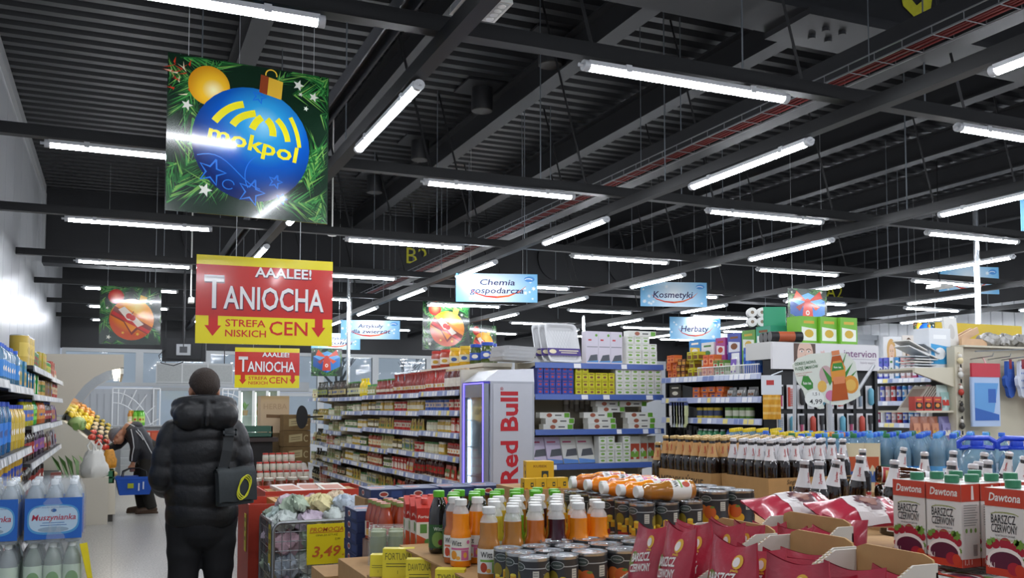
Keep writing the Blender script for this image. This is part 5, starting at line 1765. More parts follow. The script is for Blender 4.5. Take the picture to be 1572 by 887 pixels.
for s_ in (-1, 1):
    P, RR = [], []
    js = [((s_ * .165, 0, 1.405), .088), ((s_ * .205, -.012, 1.27), .083), ((s_ * .225, -.015, 1.14), .082), ((s_ * .205, .1, 1.08), .074), ((s_ * .16, .22, 1.055), .06)]
    L = 0
    for i in range(len(js) - 1):
        for k in range(12):
            t = k / 12
            p = Vector(js[i][0]).lerp(Vector(js[i + 1][0]), t)
            if P:
                L += (p - P[-1]).length
            P.append(p)
            RR.append(js[i][1] + (js[i + 1][1] - js[i][1]) * t + baffle(L, .105, .008) - .008)
    mb.tube(P, RR, 20)
    ball(mb, P[0], (RR[0],) * 3, 10)
coat = fuse('coat', mb, [COAT], .0085, 2)
coat_o = put('coat', coat, root, (0, 0, 0))
mb = MB()
ball(mb, (0, -.115, 1.505), (.165, .085, .09), 14, Matrix.Rotation(radians(-12), 4, 'X'))
for s_ in (-1, 1):
    ball(mb, (s_ * .085, -.135, 1.50), (.10, .075, .088), 12)
    ball(mb, (s_ * .135, -.06, 1.53), (.06, .1, .05), 12, Matrix.Rotation(s_ * .4, 4, 'Y'))
mb.tube([(.155 * cos(t), -.03 + .115 * sin(t), 1.565 - .03 * sin(t)) for t in [2 * pi * i / 24 for i in range(25)]], .034, 12)
mb.tube([(.0, -.2, 1.44), (0, -.215, 1.5), (0, -.17, 1.58)], [.012, .012, .012], 8)
hood = fuse('hood', mb, [COATH], .0085, 3)
put('hood', hood, coat_o)
mb = MB()
limb(mb, [(0, 0, .95), (0, 0, .86)], [.165, .165], 18)
for s_ in (-1, 1):
    P = [Vector((s_ * .092, 0, .9)).lerp(Vector((s_ * .1, .015, .5)), i / 8) for i in range(8)] + [Vector((s_ * .1, .015, .5)).lerp(Vector((s_ * .1, -.01, .07)), i / 9) for i in range(10)]
    mb.tube(P, [.115 - .035 * min(1, i / 8) + .004 * sin(i * 2.2 + s_) for i in range(18)], 18)
put('trousers', fuse('trousers', mb, [TROUS], .011, 3), root)
for s_ in (-1, 1):
    mb = MB()
    limb(mb, [(s_ * .1, -.05, .055), (s_ * .105, .05, .05), (s_ * .115, .17, .04)], [.052, .05, .04], 12)
    mb.box((s_ * .1 - .05, -.11, .0), (s_ * .1 + .06, .215, .022))
    put('shoe', fuse('shoe', mb, [M('#15130f', .5)], .008, 2), root)
# the crossbody bag
bg = empty('shoulder_bag', (pos.x, pos.y, 0))
tag(bg, 'dark grey-green shoulder bag with a yellow ring mark, worn by the man in the coat', 'bag')
BAGC = M('#23282a', .75, noise=(90, .25))
Tb = Matrix.Translation((.165, -.205, .99)) @ Matrix.Diagonal((.85, 1, .95, 1)) @ Matrix.Rotation(.22, 4, 'Z') @ Matrix.Rotation(radians(-3), 4, 'Y')
mb = MB()
mb.rbox((-.125, -.045, 0), (.125, .055, .2), .035, 0, 4)
mb.move(Tb)
build('body', mb, BAGC, bg)
mb = MB()
R = []
for y, z in ((.055, .185), (.04, .21), (0, .222), (-.035, .214), (-.056, .19), (-.062, .1), (-.058, .022)):
    R.append([(-.13 + .26 * k / 8, y, z + (.004 * sin(k * 1.4))) for k in range(9)])
mb.loft(R, 0, closed=False, caps=False)
R2 = [[(x, y - .006, z + .004) for x, y, z in ring] for ring in R]
mb.loft([list(reversed(q)) for q in R2], 0, closed=False, caps=False)
mb.move(Tb)
fl = build('flap', mb, M('#2a3032', .7, noise=(90, .25)), bg)
mb = MB()
for q in range(3):
    mb.tube([tuple(Tb @ Vector((.04 + (.036 + .006 * q) * cos(t) + .003 * sin(3 * t + q), -.071 - .0008 * q, .105 + (.058 + .007 * q) * sin(t + .3 * q)))) for t in [2 * pi * i / 22 for i in range(23)]], .0035, 5)
build('ring_mark', mb, M('#c9c92a', .5), fl, label='yellow scribbled ring')
mb = MB()
def strap(pts, w, th=.004):
    P = [Vector(p) for p in pts]
    vs = []
    for i, p in enumerate(P):
        d = (P[min(i + 1, len(P) - 1)] - P[max(i - 1, 0)]).normalized()
        nrm = Vector((p.x * .25, p.y, (p.z - 1.3) * .35)).normalized()
        s_ = d.cross(nrm).normalized() * w / 2
        nn = s_.cross(d).normalized() * th
        vs += [p - s_, p + s_, p + s_ + nn, p - s_ + nn]
    fs = []
    for i in range(len(P) - 1):
        a = 4 * i
        fs += [(a, a + 1, a + 5, a + 4), (a + 1, a + 2, a + 6, a + 5), (a + 2, a + 3, a + 7, a + 6), (a + 3, a, a + 4, a + 7)]
    mb.add([tuple(v) for v in vs], fs)
strap([(.02, .21, 1.2), (.05, .205, 1.3), (.08, .19, 1.4), (.11, .13, 1.475), (.125, .05, 1.51), (.13, -.03, 1.515), (.13, -.12, 1.47), (.125, -.19, 1.4), (.115, -.208, 1.3), (.095, -.207, 1.2), (.085, -.21, 1.17)], .058)
build('strap', mb, M('#25282a', .7, noise=(120, .2)), bg)
mb = MB()
for z, x in ((1.405, .128), (1.185, .09)):
    y = -.2 if z > 1.3 else -.217
    for a, b in (((x - .038, z - .018), (x + .038, z - .008)), ((x - .038, z + .012), (x + .038, z + .022)), ((x - .038, z - .018), (x - .028, z + .022)), ((x + .028, z - .018), (x + .038, z + .022))):
        mb.box((a[0], y - .012, a[1]), (b[0], y, b[1]))
build('buckle', mb, M('#3d4143', .35, .3), bg)

# --- man bending over the fruit, blue basket in his hand
bp = on(219, 787, 0)
bp.x += .0
mrot = pi / 2
mb = MB()
hc = (-.03, .37, 1.13)
hM = Matrix.Rotation(radians(-58), 4, 'X') @ Matrix.Rotation(radians(14), 4, 'Y')
head(mb, hc, hM)
limb(mb, [(0, .2, 1.24), (-.01, .28, 1.2), (-.02, .34, 1.16)], [.07, .056, .055])
limb(mb, [(0, -.04, .88), (0, .05, 1.07), (0, .17, 1.21)], [.14, .13, .14])
limb(mb, [(-.17, .17, 1.2), (-.21, .12, .95), (-.2, .15, .745)], [.06, .045, .032])
hand(mb, (-.2, .155, .74), (0, .05, -1), (-1, 0, 0), 1, .9)
limb(mb, [(.17, .19, 1.2), (.16, .36, 1.0), (.08, .5, .95)], [.06, .045, .032])
hand(mb, (.075, .51, .948), (-.2, 1, -.1), (0, 0, 1), 1, .5)
for s_ in (-1, 1):
    limb(mb, [(s_ * .09, -.05, .88), (s_ * .1, .02 + .04 * s_, .48), (s_ * .1, -.06 + .06 * s_, .08)], [.1, .06, .042])
    limb(mb, [(s_ * .1, -.08 + .06 * s_, .05), (s_ * .11, .1 + .06 * s_, .035)], [.04, .032])
body = fuse('person', mb, [SKIN], .009, 3)
root = put('person', body, None, (bp.x, bp.y, 0), (0, 0, mrot))
tag(root, 'person in a grey beanie and black jacket bending towards the fruit stand', 'person')
eyes(root, hc, hM)
JACK = M('#202127', .6, noise=(40, .2))
mb = MB()
R = []
c0, c1 = Vector((0, -.07, .78)), Vector((0, .2, 1.28))
ax = (c1 - c0).normalized()
side = Vector((1, 0, 0))
nn = ax.cross(side)
for i in range(30):
    t = i / 29
    p = c0.lerp(c1, t) + nn * (-.02 * sin(pi * t))
    rx = .2 + .03 * sin(pi * t * .9) if t < .85 else .22 - .9 * (t - .85)
    ry = .165 - .02 * t if t < .85 else .148 - .5 * (t - .85)
    R.append([tuple(p + side * rx * cos(a) * (1 + .02 * sin(4 * a + 9 * t)) + nn * ry * sin(a)) for a in [2 * pi * k / 32 for k in range(32)]])
mb.loft(R)
mb.tube([(-.17, .165, 1.2), (-.2, .14, 1.08), (-.215, .12, .95), (-.205, .14, .84), (-.2, .15, .765)], [.088, .082, .075, .065, .055], 16)
ball(mb, (-.17, .165, 1.2), (.09,) * 3, 10)
mb.tube([(.17, .19, 1.2), (.165, .28, 1.09), (.16, .36, 1.0), (.12, .43, .97), (.085, .49, .955)], [.088, .08, .075, .062, .052], 16)
ball(mb, (.17, .19, 1.2), (.09,) * 3, 10)
jk = put('jacket', fuse('jacket', mb, [JACK], .011, 2), root)
mb = MB()
mb.tube([(.1 * cos(t), .2 + .1 * sin(t) * .6, 1.26 - .06 * sin(t)) for t in [2 * pi * i / 18 for i in range(19)]], .035, 10)
ball(mb, (0, .12, 1.28), (.13, .1, .07), 12)
put('hood', fuse('hood', mb, [M('#26272c', .65, noise=(40, .2))], .011, 2), jk)
mb = MB()
mb.tube([(-.253, .19, 1.24), (-.283, .16, 1.1), (-.288, .145, .98), (-.27, .165, .86), (-.256, .17, .78)], .007, 6)
mb.tube([(-.24, .02, 1.08), (-.245, .06, 1.14), (-.24, .13, 1.22)], .007, 6)
mb.tube([(-.15, .25, 1.33), (-.2, .16, 1.29), (-.22, .06, 1.19), (-.235, -.04, 1.0), (-.22, -.1, .88)], .007, 6)
build('piping', mb, M('#c9cacc', .5), jk, label='white piping stripes')
mb = MB()
limb(mb, [(0, -.05, .93), (0, -.05, .84)], [.165, .165], 16)
for s_ in (-1, 1):
    mb.tube([(s_ * .092, -.05, .88), (s_ * .1, .0 + .03 * s_, .64), (s_ * .1, .02 + .04 * s_, .48), (s_ * .1, -.02 + .05 * s_, .25), (s_ * .1, -.06 + .06 * s_, .07)], [.115, .1, .09, .085, .08], 16)
put('trousers', fuse('trousers', mb, [M('#26241f', .85, noise=(60, .2))], .012, 3), root)
for s_ in (-1, 1):
    mb = MB()
    y = .06 * s_
    limb(mb, [(s_ * .1, -.09 + y, .055), (s_ * .105, .0 + y, .05), (s_ * .115, .12 + y, .04)], [.052, .05, .04], 12)
    mb.box((s_ * .1 - .05, -.15 + y, .0), (s_ * .1 + .06, .165 + y, .022))
    put('shoe', fuse('shoe', mb, [M('#4a3626', .6)], .008, 2), root)
mb = MB()
T = Matrix.Translation(hc) @ hM
R = []
for i in range(9):
    t = i / 8
    th = (pi * .56) * (1 - t)
    R.append([tuple(T @ Vector((.094 * sin(th) * cos(a), -.014 + .113 * sin(th) * sin(a), .03 + .106 * cos(th) + (.008 if i < 2 else 0)))) for a in [2 * pi * k / 24 for k in range(24)]])
mb.loft(R, 0, caps=False)
mb.tube([R[0][k % 24] for k in range(25)], .012, 8)
build('beanie', mb, M('#6f7075', .8, noise=(80, .3), bump=(90, .6)), root)
# basket
Mb = Matrix.Translation((bp.x, bp.y, 0)) @ Matrix.Rotation(mrot, 4, 'Z')
bk = empty('shopping_basket', tuple(Mb @ Vector((-.24, .13, .3))), .06)
mb = MB()
BLUE = M('#1a52b4', .4)
w, d, h = .5, .32, .26
o_, i_ = [], []
for z, k in ((0, .8), (h * .85, 1), (h * .86, 1.05), (h, 1.06)):
    o_.append([(sx * w / 2 * k, sy * d / 2 * k, z) for sx, sy in ((-1, -1), (1, -1), (1, 1), (-1, 1))])
for z, k in ((h, 1.02), (.012, .78)):
    i_.append([(sx * w / 2 * k, sy * d / 2 * k, z) for sx, sy in ((-1, -1), (1, -1), (1, 1), (-1, 1))])
mb.loft(o_ + i_, 0, caps=True, smooth=False)
build('tub', mb, BLUE, bk)
for s_ in (-1, 1):
    mb = MB()
    mb.tube([(-.16, s_ * .15, h - .01), (-.15, s_ * .1, h + .07), (-.06, s_ * .02, h + .115), (.06, s_ * .02, h + .115), (.15, s_ * .1, h + .07), (.16, s_ * .15, h - .01)], .008, 8)
    build('handle', mb, BLACKP, bk)
mb = MB()
f_ = ((0, -d / 2 * .93 - .004, 0), (1, 0, 0), (0, -.13, 1))
mb.flat([(-.1, .1), (-.02, .1), (-.02, .17), (-.1, .17)], f_, .004, 0)
mb.flat([(.04, .06), (.06, .06), (.06, .17), (.04, .17)], f_, .004, 1)
mb.flat([(.1, .08), (.12, .08), (.12, .19), (.1, .19)], f_, .004, 1)
build('label', mb, [M('#a8b02a', .5), M('#c9d6ea', .5)], bk)
tag(bk, 'blue plastic shopping basket held by the bending man', 'basket')
# ------------------------------------------------------------------ foreground: goods on the promotion islands
def liquid(c, t):
    return M(c, .06, trans=t, ior=1.34, coat=.6)
CLEAR = M('#e6ebea', .06, alpha=.4, coat=.8)
BAND = M('#e4e2dc', .4, coat=.2)
INK = M('#1d1d20', .5)

def juice_proto(c, t, lab, fruit, cap='#e4e4e0', upper=None):
    pr = [(.026, 0), (.032, .004), (.0335, .012), (.0335, .1), (.031, .111), (.0268, .122), (.0268, .168)]
    mb = MB()
    mb.lathe(pr, 20, 0, close=True)
    body = [(.0268, .168), (.0245, .177), (.0165, .19), (.0165, .198)]
    mb.lathe(body, 20, 1, close=False)
    me = mb.mesh('juice_bottle', [liquid(c, t), CLEAR])
    mb = MB()
    mb.lathe([(.0188, .193), (.0192, .195), (.0192, .211), (.0175, .2125)], 18)
    for i in range(18):
        a = 2 * pi * i / 18
        mb.patch_cyl(.0195, .196, .210, a, a + .12, 1, 1)
    cp = mb.mesh('cap', [M(cap, .4), M(cap, .5)])
    mb = MB()
    mb.lathe([(.0338, .022), (.0338, .093)], 24, 0, close=False)
    lb = mb.mesh('label', [BAND])
    mb = MB()
    a0 = -pi / 2
    mb.text_cyl('Witt', .017, .0339, .069, a0 - .35, 1, .01, .036)
    mb.patch_cyl(.03405, .056, .0625, a0 - .95, a0 + .95, 0, 8)
    mb.patch_cyl(.0341, .024, .055, a0 + .15, a0 + .9, 0, 5)
    mb.blob_cyl(.0342, .04, a0 - .6, .011, .014, 2)
    mb.blob_cyl(.0343, .031, a0 - .15, .007, .006, 3)
    mb.blob_cyl(.0343, .04, a0 + .52, .006, .009, 3)
    mb.blob_cyl(.0342, .08, a0 + .85, .006, .006, 0)
    ink = mb.mesh('lettering', [M(lab, .45), INK, M(fruit, .45), M('#e8a84a', .45)])
    return Proto('juice_bottle', me, [('cap', cp, -1, None), ('label', lb, -1, None), ('lettering', ink, 1, None)])
JU = {'orange': juice_proto('#ee8a1c', 0, '#cf6a9a', '#e0922a'), 'amber': juice_proto('#d28c3c', .4, '#7fae4a', '#b8452a'), 'green': juice_proto('#84bf38', .3, '#6fae3a', '#8ab83a'),
      'yellow': juice_proto('#ecc645', .2, '#c9b83a', '#d8a82a'), 'purple': juice_proto('#3a1220', 0, '#8a4a8a', '#5a2a5a'), 'rust': juice_proto('#d8762a', .3, '#cf6a4a', '#c84a2a')}
def dark_proto():
    mb = MB()
    mb.lathe([(.028, 0), (.034, .006), (.035, .014), (.035, .12), (.032, .15), (.022, .18), (.0165, .192), (.0165, .2)], 20, 0)
    me = mb.mesh('juice_bottle', [M('#1b1512', .06, coat=.8)])
    cp = MB().lathe([(.0195, .193), (.02, .196), (.02, .213), (.018, .215)], 18).mesh('cap', [M('#63b52e', .35)])
    mb = MB()
    mb.lathe([(.0353, .02), (.0353, .1)], 22, 0, close=False)
    mb.blob_cyl(.0356, .05, -pi / 2, .022, .026, 1)
    mb.blob_cyl(.0358, .04, -pi / 2 + .3, .01, .01, 2)
    mb.text_cyl('Witt', .013, .0353, .08, -pi / 2, 3, .01, .03)
    return Proto('juice_bottle', me, [('cap', cp, -1, 'green cap'), ('label', mb.mesh('label', [M('#2f5a2a', .4), M('#7a9a4a', .45), M('#8a2a3a', .45), M('#e4e8dc', .45)]), -1, None)])
DJ = dark_proto()
GJ = {k: Proto('juice_bottle', JU[k].me, [('cap', MB().lathe([(.0188, .193), (.0192, .195), (.0192, .211), (.0175, .2125)], 18).mesh('cap', [M('#63b52e', .35)]), -1, 'green cap')] + JU[k].parts[1:]) for k in ('yellow', 'amber')}
NAMES = {'orange': 'orange juice bottle', 'amber': 'amber apple juice bottle', 'green': 'green juice bottle', 'yellow': 'yellow juice bottle', 'purple': 'dark purple juice bottle', 'rust': 'rust-red juice bottle'}

def base_box(x0, y0, x1, y1, z0, z1, lb, mat=None, nm='cardboard_box', cat='box', seam=True):
    mb = MB()
    mb.box((0, 0, 0), (x1 - x0, y1 - y0, z1 - z0))
    if seam:
        h = z1 - z0
        mb.box((-.002, -.002, h * .46), (x1 - x0 + .002, y1 - y0 + .002, h * .475), 1)
        mb.box(((x1 - x0) * .42, -.002, h * .6), ((x1 - x0) * .6, 0, h * .75), 1)
    return tag(build(nm, mb, [mat or CARD, CARDD], None, (x0, y0, z0)), lb, cat)
def flat_sheet(x0, y0, x1, y1, z, lb):
    mb = MB()
    mb.box((0, 0, 0), (x1 - x0, y1 - y0, .006))
    n = 60
    for i in range(n):
        x = (x1 - x0) * i / n
        mb.box((x, -.0008, .0012), (x + (x1 - x0) / n * .5, 0, .0048), 1)
    return tag(build('cardboard_sheet', mb, [CARD, CARDD], None, (x0, y0, z)), lb, 'cardboard')

# juice island
base_box(.985, 2.2, 1.95, 3.35, 0, .52, 'big brown carton at floor level under the juice bottles')
base_box(.985, 2.2, 1.95, 3.35, .521, 1.039, 'big brown carton right under the juice bottles and fruit tins')
flat_sheet(.965, 2.48, 1.42, 3.2, 1.04, 'tan cardboard sheet under the juice bottles')
rnd.seed(21)
ZJ = 1.0465
colr = [['amber', 'amber', 'rust', 'purple', 'orange', 'orange'], ['green', 'green', 'yellow', 'rust', 'orange', 'orange'], ['green', 'yellow', 'green', 'amber', 'yellow', 'orange'], ['orange', 'purple', 'amber', 'green', 'rust', 'yellow'], ['rust', 'orange', 'yellow', 'amber', 'purple', 'yellow']]
for r in range(5):
    for c in range(6):
        if c == 0 and r in (1, 2):
            continue
        x, y = 1.02 + .073 * c + (.03 if r % 2 and c else 0), 2.535 + .072 * r
        if c == 0 and r >= 3:
            y += .03
        k = colr[r][c]
        if c == 0 and r == 3:
            inst(JU['orange'], 'orange juice bottle with white cap standing alone, left front of the island', 'bottle', 'juice bottles', (x - .0, y, ZJ), -.45)
            continue
        inst(JU[k], 'white-capped %s, %s row of the juice island, %s from the left' % (NAMES[k], nth(r), nth(c if c == 0 or r not in (1, 2) else c - 1)), 'bottle', 'juice bottles', (x + rnd.uniform(-.003, .003), y + rnd.uniform(-.003, .003), ZJ), rnd.uniform(-1.2, .3))
for r in range(3):
    for c in range(6):
        x, y = 1.045 + .076 * c + (.03 if r % 2 else 0), 2.925 + .074 * r
        k = 'dark' if (c < 2 or (r + c) % 4 == 0) else ('yellow' if c % 2 else 'amber')
        pr = DJ if k == 'dark' else GJ[k]
        inst(pr, '%s juice bottle with green cap, %s green-capped row, %s from the left' % (k, nth(r), nth(c)), 'bottle', 'green-capped juice bottles', (x, y, ZJ), rnd.uniform(-1, .2))

# fruit tins
def tin_proto(r, h, fruit):
    mb = MB()
    mb.lathe([(r * .96, 0), (r, .003), (r, .006), (r * .985, .008), (r * .985, h - .008), (r, h - .006), (r, h), (r * .965, h), (r * .95, h - .004), (r * .7, h - .004), (r * .68, h - .0025), (r * .45, h - .0025), (r * .43, h - .004), (.0005, h - .004)], 30,
             mats=[0, 0, 0, 1, 0, 0, 0, 0, 0, 0, 0, 0, 0], close=False)
    me = mb.mesh('fruit_tin', [M('#c3c6c8', .25, .9), M('#34363a', .35, coat=.3)])
    R = r * .988
    mb = MB()
    a0 = -pi / 2
    n = 40
    for i in range(n):
        a, b = 2 * pi * i / n, 2 * pi * (i + 1) / n
        mb.patch_cyl(R, h * .765, h * .785, a, b, 0, 1)
    for ctr in (a0 - .75, a0 + 1.6):
        mb.blob_cyl(R + .0004, h * .80, ctr, .02, .011, 0, 18)
        mb.blob_cyl(R + .0008, h * .80, ctr, .0185, .0095, 1, 18)
        mb.text_cyl('delecta', .005, R, h * .785, ctr, 0, 0, .026, .0012)
        if fruit == 'peach':
            for dx, z, rx, k in ((-.012, .46, .019, 2), (.014, .43, .021, 4), (.002, .26, .018, 3), (.03, .25, .014, 3)):
                mb.blob_cyl(R + .0004 + .0002 * k, h * z, ctr + dx / R, rx, rx * 1.05, k, 16)
            mb.blob_cyl(R + .0012, h * .57, ctr + .022 / R, .008, .004, 6, 10)
        else:
            mb.blob_cyl(R + .0004, h * .5, ctr - .012 / R, .016, .02, 5, 14)
            for dx, z in ((.016, .34), (-.012, .2), (.028, .2), (.004, .14)):
                mb.patch_cyl(R + .0008, h * z, h * (z + .17), ctr + (dx - .009) / R, ctr + (dx + .009) / R, 3, 3)
                mb.blob_cyl(R + .001, h * (z + .17), ctr + dx / R, .009, .004, 7, 10)
    for ctr in (a0 + .45, a0 + 3.0):
        mb.patch_cyl(R + .0004, h * .47, h * .72, ctr - .2, ctr + .2, 8, 3)
        for k in range(4):
            mb.patch_cyl(R + .0008, h * (.5 + .055 * k), h * (.515 + .055 * k), ctr - .16, ctr + .14, 9, 3)
        for k in range(6):
            mb.patch_cyl(R + .0004, h * (.12 + .1 * k), h * (.15 + .1 * k), ctr + .5, ctr + .58 + .03 * (k % 2), 9, 1)
    pr = mb.mesh('print', [M('#b4b8b8', .4), M('#3f4a46', .4), M('#cf7a3a', .4), M('#dfa92e', .4), M('#c8622f', .4), M('#8a7a2a', .5), M('#5f8a3a', .5), M('#ead24e', .4), M('#c6c4b8', .5), M('#6f7274', .5)])
    mb = MB()
    mb.patch_cyl(R + .0006, h * .0, h * .16, a0 - 1.2, a0 - .35, 0, 5)
    return Proto('fruit_tin', me, [('print', pr, -1, None), ('red_flash', mb.mesh('red_flash', [M('#a93a2e', .4)]), -1, None)])
PEACH, PINE, PEACHB = tin_proto(.05, .118, 'peach'), tin_proto(.042, .116, 'pine'), tin_proto(.05, .118, 'peach')
for c in range(3):
    for r in range(3):
        inst(PEACH, 'peach tin with a silver lid, %s row of the front tins, %s from the left' % (nth(r), nth(c)), 'tin', 'peach tins', (1.205 + .108 * c, 2.262 + .103 * r if r < 2 or c == 2 else 2.468, 1.04), rnd.uniform(-.4, .2) - .25)
for c in range(2):
    for r in range(3):
        inst(PINE, 'pineapple tin left of the peach tins, %s row, %s from the left' % (nth(r), nth(c)), 'tin', 'pineapple tins by the juice', (1.03 + .086 * c, 2.245 + .087 * r, 1.04), rnd.uniform(-.5, .2) - .3)
base_box(1.5, 2.5, 1.78, 3.1, 1.0395, 1.132, 'brown tray under the pineapple tins with bottles lying on top', seam=False)
for c in range(3):
    for r in range(6):
        inst(PINE, 'pineapple tin under the lying juice bottles, %s row, %s from the left' % (nth(r), nth(c)), 'tin', 'pineapple tins under the bottles', (1.546 + .09 * c, 2.545 + .092 * r, 1.1325), rnd.uniform(-.5, .2) - .3)
LY = {k: Proto('juice_bottle', (lambda m: (m.materials.__setitem__(1, m.materials[0]), m)[1])(JU[k].me.copy()), JU[k].parts) for k in ('amber', 'orange', 'rust')}
for i in range(7):
    k = ('amber', 'orange', 'orange', 'rust', 'orange', 'rust', 'orange')[i]
    y = 2.545 + .072 * i
    inst(LY[k], '%s lying on its side on the tins, %s from the front' % (NAMES[k], nth(i)), 'bottle', 'juice bottles lying on the tins', (1.735 - .02 * (i % 3), y, 1.2825), rot=(Matrix.Rotation(-.02 * i, 3, 'Z') @ Matrix.Rotation(-pi / 2, 3, 'Y') @ Matrix.Rotation(radians(75 if i == 0 else 20 * i), 3, 'Z')).to_euler())
base_box(1.8, 2.5, 2.1, 3.0, 1.0395, 1.152, 'brown tray under the larger peach tins on the right', seam=False)
base_box(1.96, 2.2, 2.2, 3.35, 0, 1.0385, 'tall brown carton column at the right of the juice island')
for c in range(2):
    for r in range(3):
        inst(PEACHB, 'large peach tin beside the beer boxes, %s row, %s from the left' % (nth(r), nth(c)), 'tin', 'peach tins by the beer', (1.86 + .105 * c, 2.6 + .105 * r, 1.1525), -.5 + rnd.uniform(-.2, .2))

# tomato juice cartons, passata, green jars, blue pasta boxes left of the juice
base_box(.9, 3.36, 1.5, 3.99, 0, .9, 'tall brown carton under the tomato cartons and the green jars', seam=True)
def tomato_carton():
    w, d, h = .066, .06, .19
    mb = MB()
    mb.box((-w / 2, -d / 2, 0), (w / 2, d / 2, h), 0)
    mb.add([(-w / 2, -d / 2, h), (w / 2, -d / 2, h), (w / 2, d / 2, h + .03), (-w / 2, d / 2, h + .03), (-w / 2, d / 2, h), (w / 2, d / 2, h)], [(0, 1, 2, 3), (1, 5, 2), (4, 0, 3), (5, 4, 3, 2)], 1)
    me = mb.mesh('tomato_carton', [M('#e0dcd4', .4, coat=.2), M('#c0392c', .4, coat=.2)])
    mb = MB()
    for f_, ww in ((((0, -d / 2, 0), (1, 0, 0), (0, 0, 1)), w), (((-w / 2, 0, 0), (0, -1, 0), (0, 0, 1)), d)):
        mb.flat([(-ww / 2, h * .72), (ww / 2, h * .72), (ww / 2, h), (-ww / 2, h)], f_, .0006, 0)
        mb.flat([(-ww / 2, 0), (ww / 2, 0), (ww / 2, h * .3), (-ww / 2, h * .48)], f_, .0006, 1)
        mb.flat([(-ww * .3, h * .5), (ww * .1, h * .5), (ww * .1, h * .68), (-ww * .3, h * .68)], f_, .0008, 2)
        mb.flat(circ(0, h * .2, ww * .3, h * .1, 14), f_, .001, 0)
        mb.flat(circ(ww * .15, h * .33, ww * .2, h * .06, 12), f_, .001, 2)
        mb.text('Fortuna', .012, f_, 0, h * .8, .001, 3, .01, .1, width=ww * .85)
    pr = mb.mesh('print', [M('#b8322a', .4), M('#cc5a34', .4), M('#5f8f48', .4), M('#f0ece4', .4)])
    cp = MB().lathe([(.013, h + .012), (.0135, h + .032), (.012, h + .034)], 14).mesh('cap', [M('#c23a2e', .35)])
    return Proto('tomato_carton', me, [('print', pr, -1, None), ('cap', cp, -1, None)])
TC = tomato_carton()
base_box(1.05, 3.365, 1.27, 3.62, .9005, .978, 'shallow brown tray holding the tomato juice cartons', seam=False)
for r in range(3):
    for c in range(2):
        inst(TC, 'red and white tomato juice carton, %s row from the front, %s from the left' % (nth(r), nth(c)), 'carton', 'tomato juice cartons', (1.1 + .075 * c, 3.405 + .075 * r, .9785), -.2 + rnd.uniform(-.05, .05))

def passata_proto():
    mb = MB()
    mb.lathe([(.03, 0), (.0345, .004), (.0352, .012), (.0352, .1), (.033, .12), (.024, .15), (.0215, .165), (.0215, .178)], 18, 0)
    me = mb.mesh('passata_bottle', [M('#9c3a18', .07, coat=.8)])
    cp = MB().lathe([(.0238, .168), (.0238, .184), (.022, .186)], 16, mats=[1, 0]).mesh('lid', [M('#a5482a', .35), M('#7f8a4a', .4)])
    mb = MB()
    mb.lathe([(.0355, .018), (.0355, .085)], 20, 0, close=False)
    mb.patch_cyl(.0358, .05, .083, -pi / 2 - 1.1, -pi / 2 + 1.1, 1, 8)
    mb.text_cyl('MUTTI', .012, .0359, .064, -pi / 2, 0, .02, .04)
    mb.patch_cyl(.0358, .02, .048, -pi / 2 - 1.1, -pi / 2 + .2, 2, 6)
    mb.blob_cyl(.0361, .034, -pi / 2 + .3, .014, .012, 3)
    return Proto('passata_bottle', me, [('lid', cp, -1, None), ('label', mb.mesh('label', [M('#ddd6c6', .45), M('#a82e22', .4), M('#d8a84a', .45), M('#5f7a3a', .45)]), -1, None)])
PA = passata_proto()
base_box(1.06, 4.0, 1.5, 4.33, 0, .7, 'brown carton standing under the passata bottles')
mb = MB()
mb.rbox((0, 0, 0), (.4, .34, .2), .03, 0, 4)
FILM = M('#dfe6ea', .12, alpha=.22, coat=.8, bump=(18, .8))
base_box(1.09, 4.02, 1.48, 4.32, .7005, .934, 'wrapped lower layer of passata below the standing bottles', M('#8a6a58', .3, coat=.6, noise=(14, .35)), 'wrapped_pack', 'pack', False)
for r in range(4):
    for c in range(5):
        inst(PA, 'passata bottle with red label, %s row from the front, %s from the left' % (nth(r), nth(c)), 'bottle', 'passata bottles', (1.128 + .075 * c, 4.06 + .074 * r, .935), -.25 + rnd.uniform(-.3, .3))

def green_jar_pack():
    mb = MB()
    mb.rbox((-.115, -.08, 0), (.115, .08, .15), .02, 0, 4)
    me = mb.mesh('wrapped_jars', [FILM])
    parts = []
    jm = MB().lathe([(.033, .002), (.035, .01), (.035, .1), (.03, .115)], 14, 0).mesh('jar', [M('#5f7440', .1, coat=.6)])
    lm = MB().lathe([(.032, .112), (.032, .13), (.03, .132)], 14, 0).mesh('lid', [M('#8a9a6a', .35)])
    return me, jm, lm
me, jm, lm = green_jar_pack()
for k in range(2):
    w = tag(put('wrapped_jars', me, None, (1.1 + .25 * k, 3.79, .9005), (0, 0, -.3 + .3 * k)), ('left' if k == 0 else 'right') + ' film-wrapped pack of green jars beside the tomato cartons', 'pack', 'packs of green jars')
    for i in range(6):
        j = put('jar', jm, w, (-.073 + .073 * (i % 3), -.038 + .076 * (i // 3), .004))
        put('lid', lm, j)
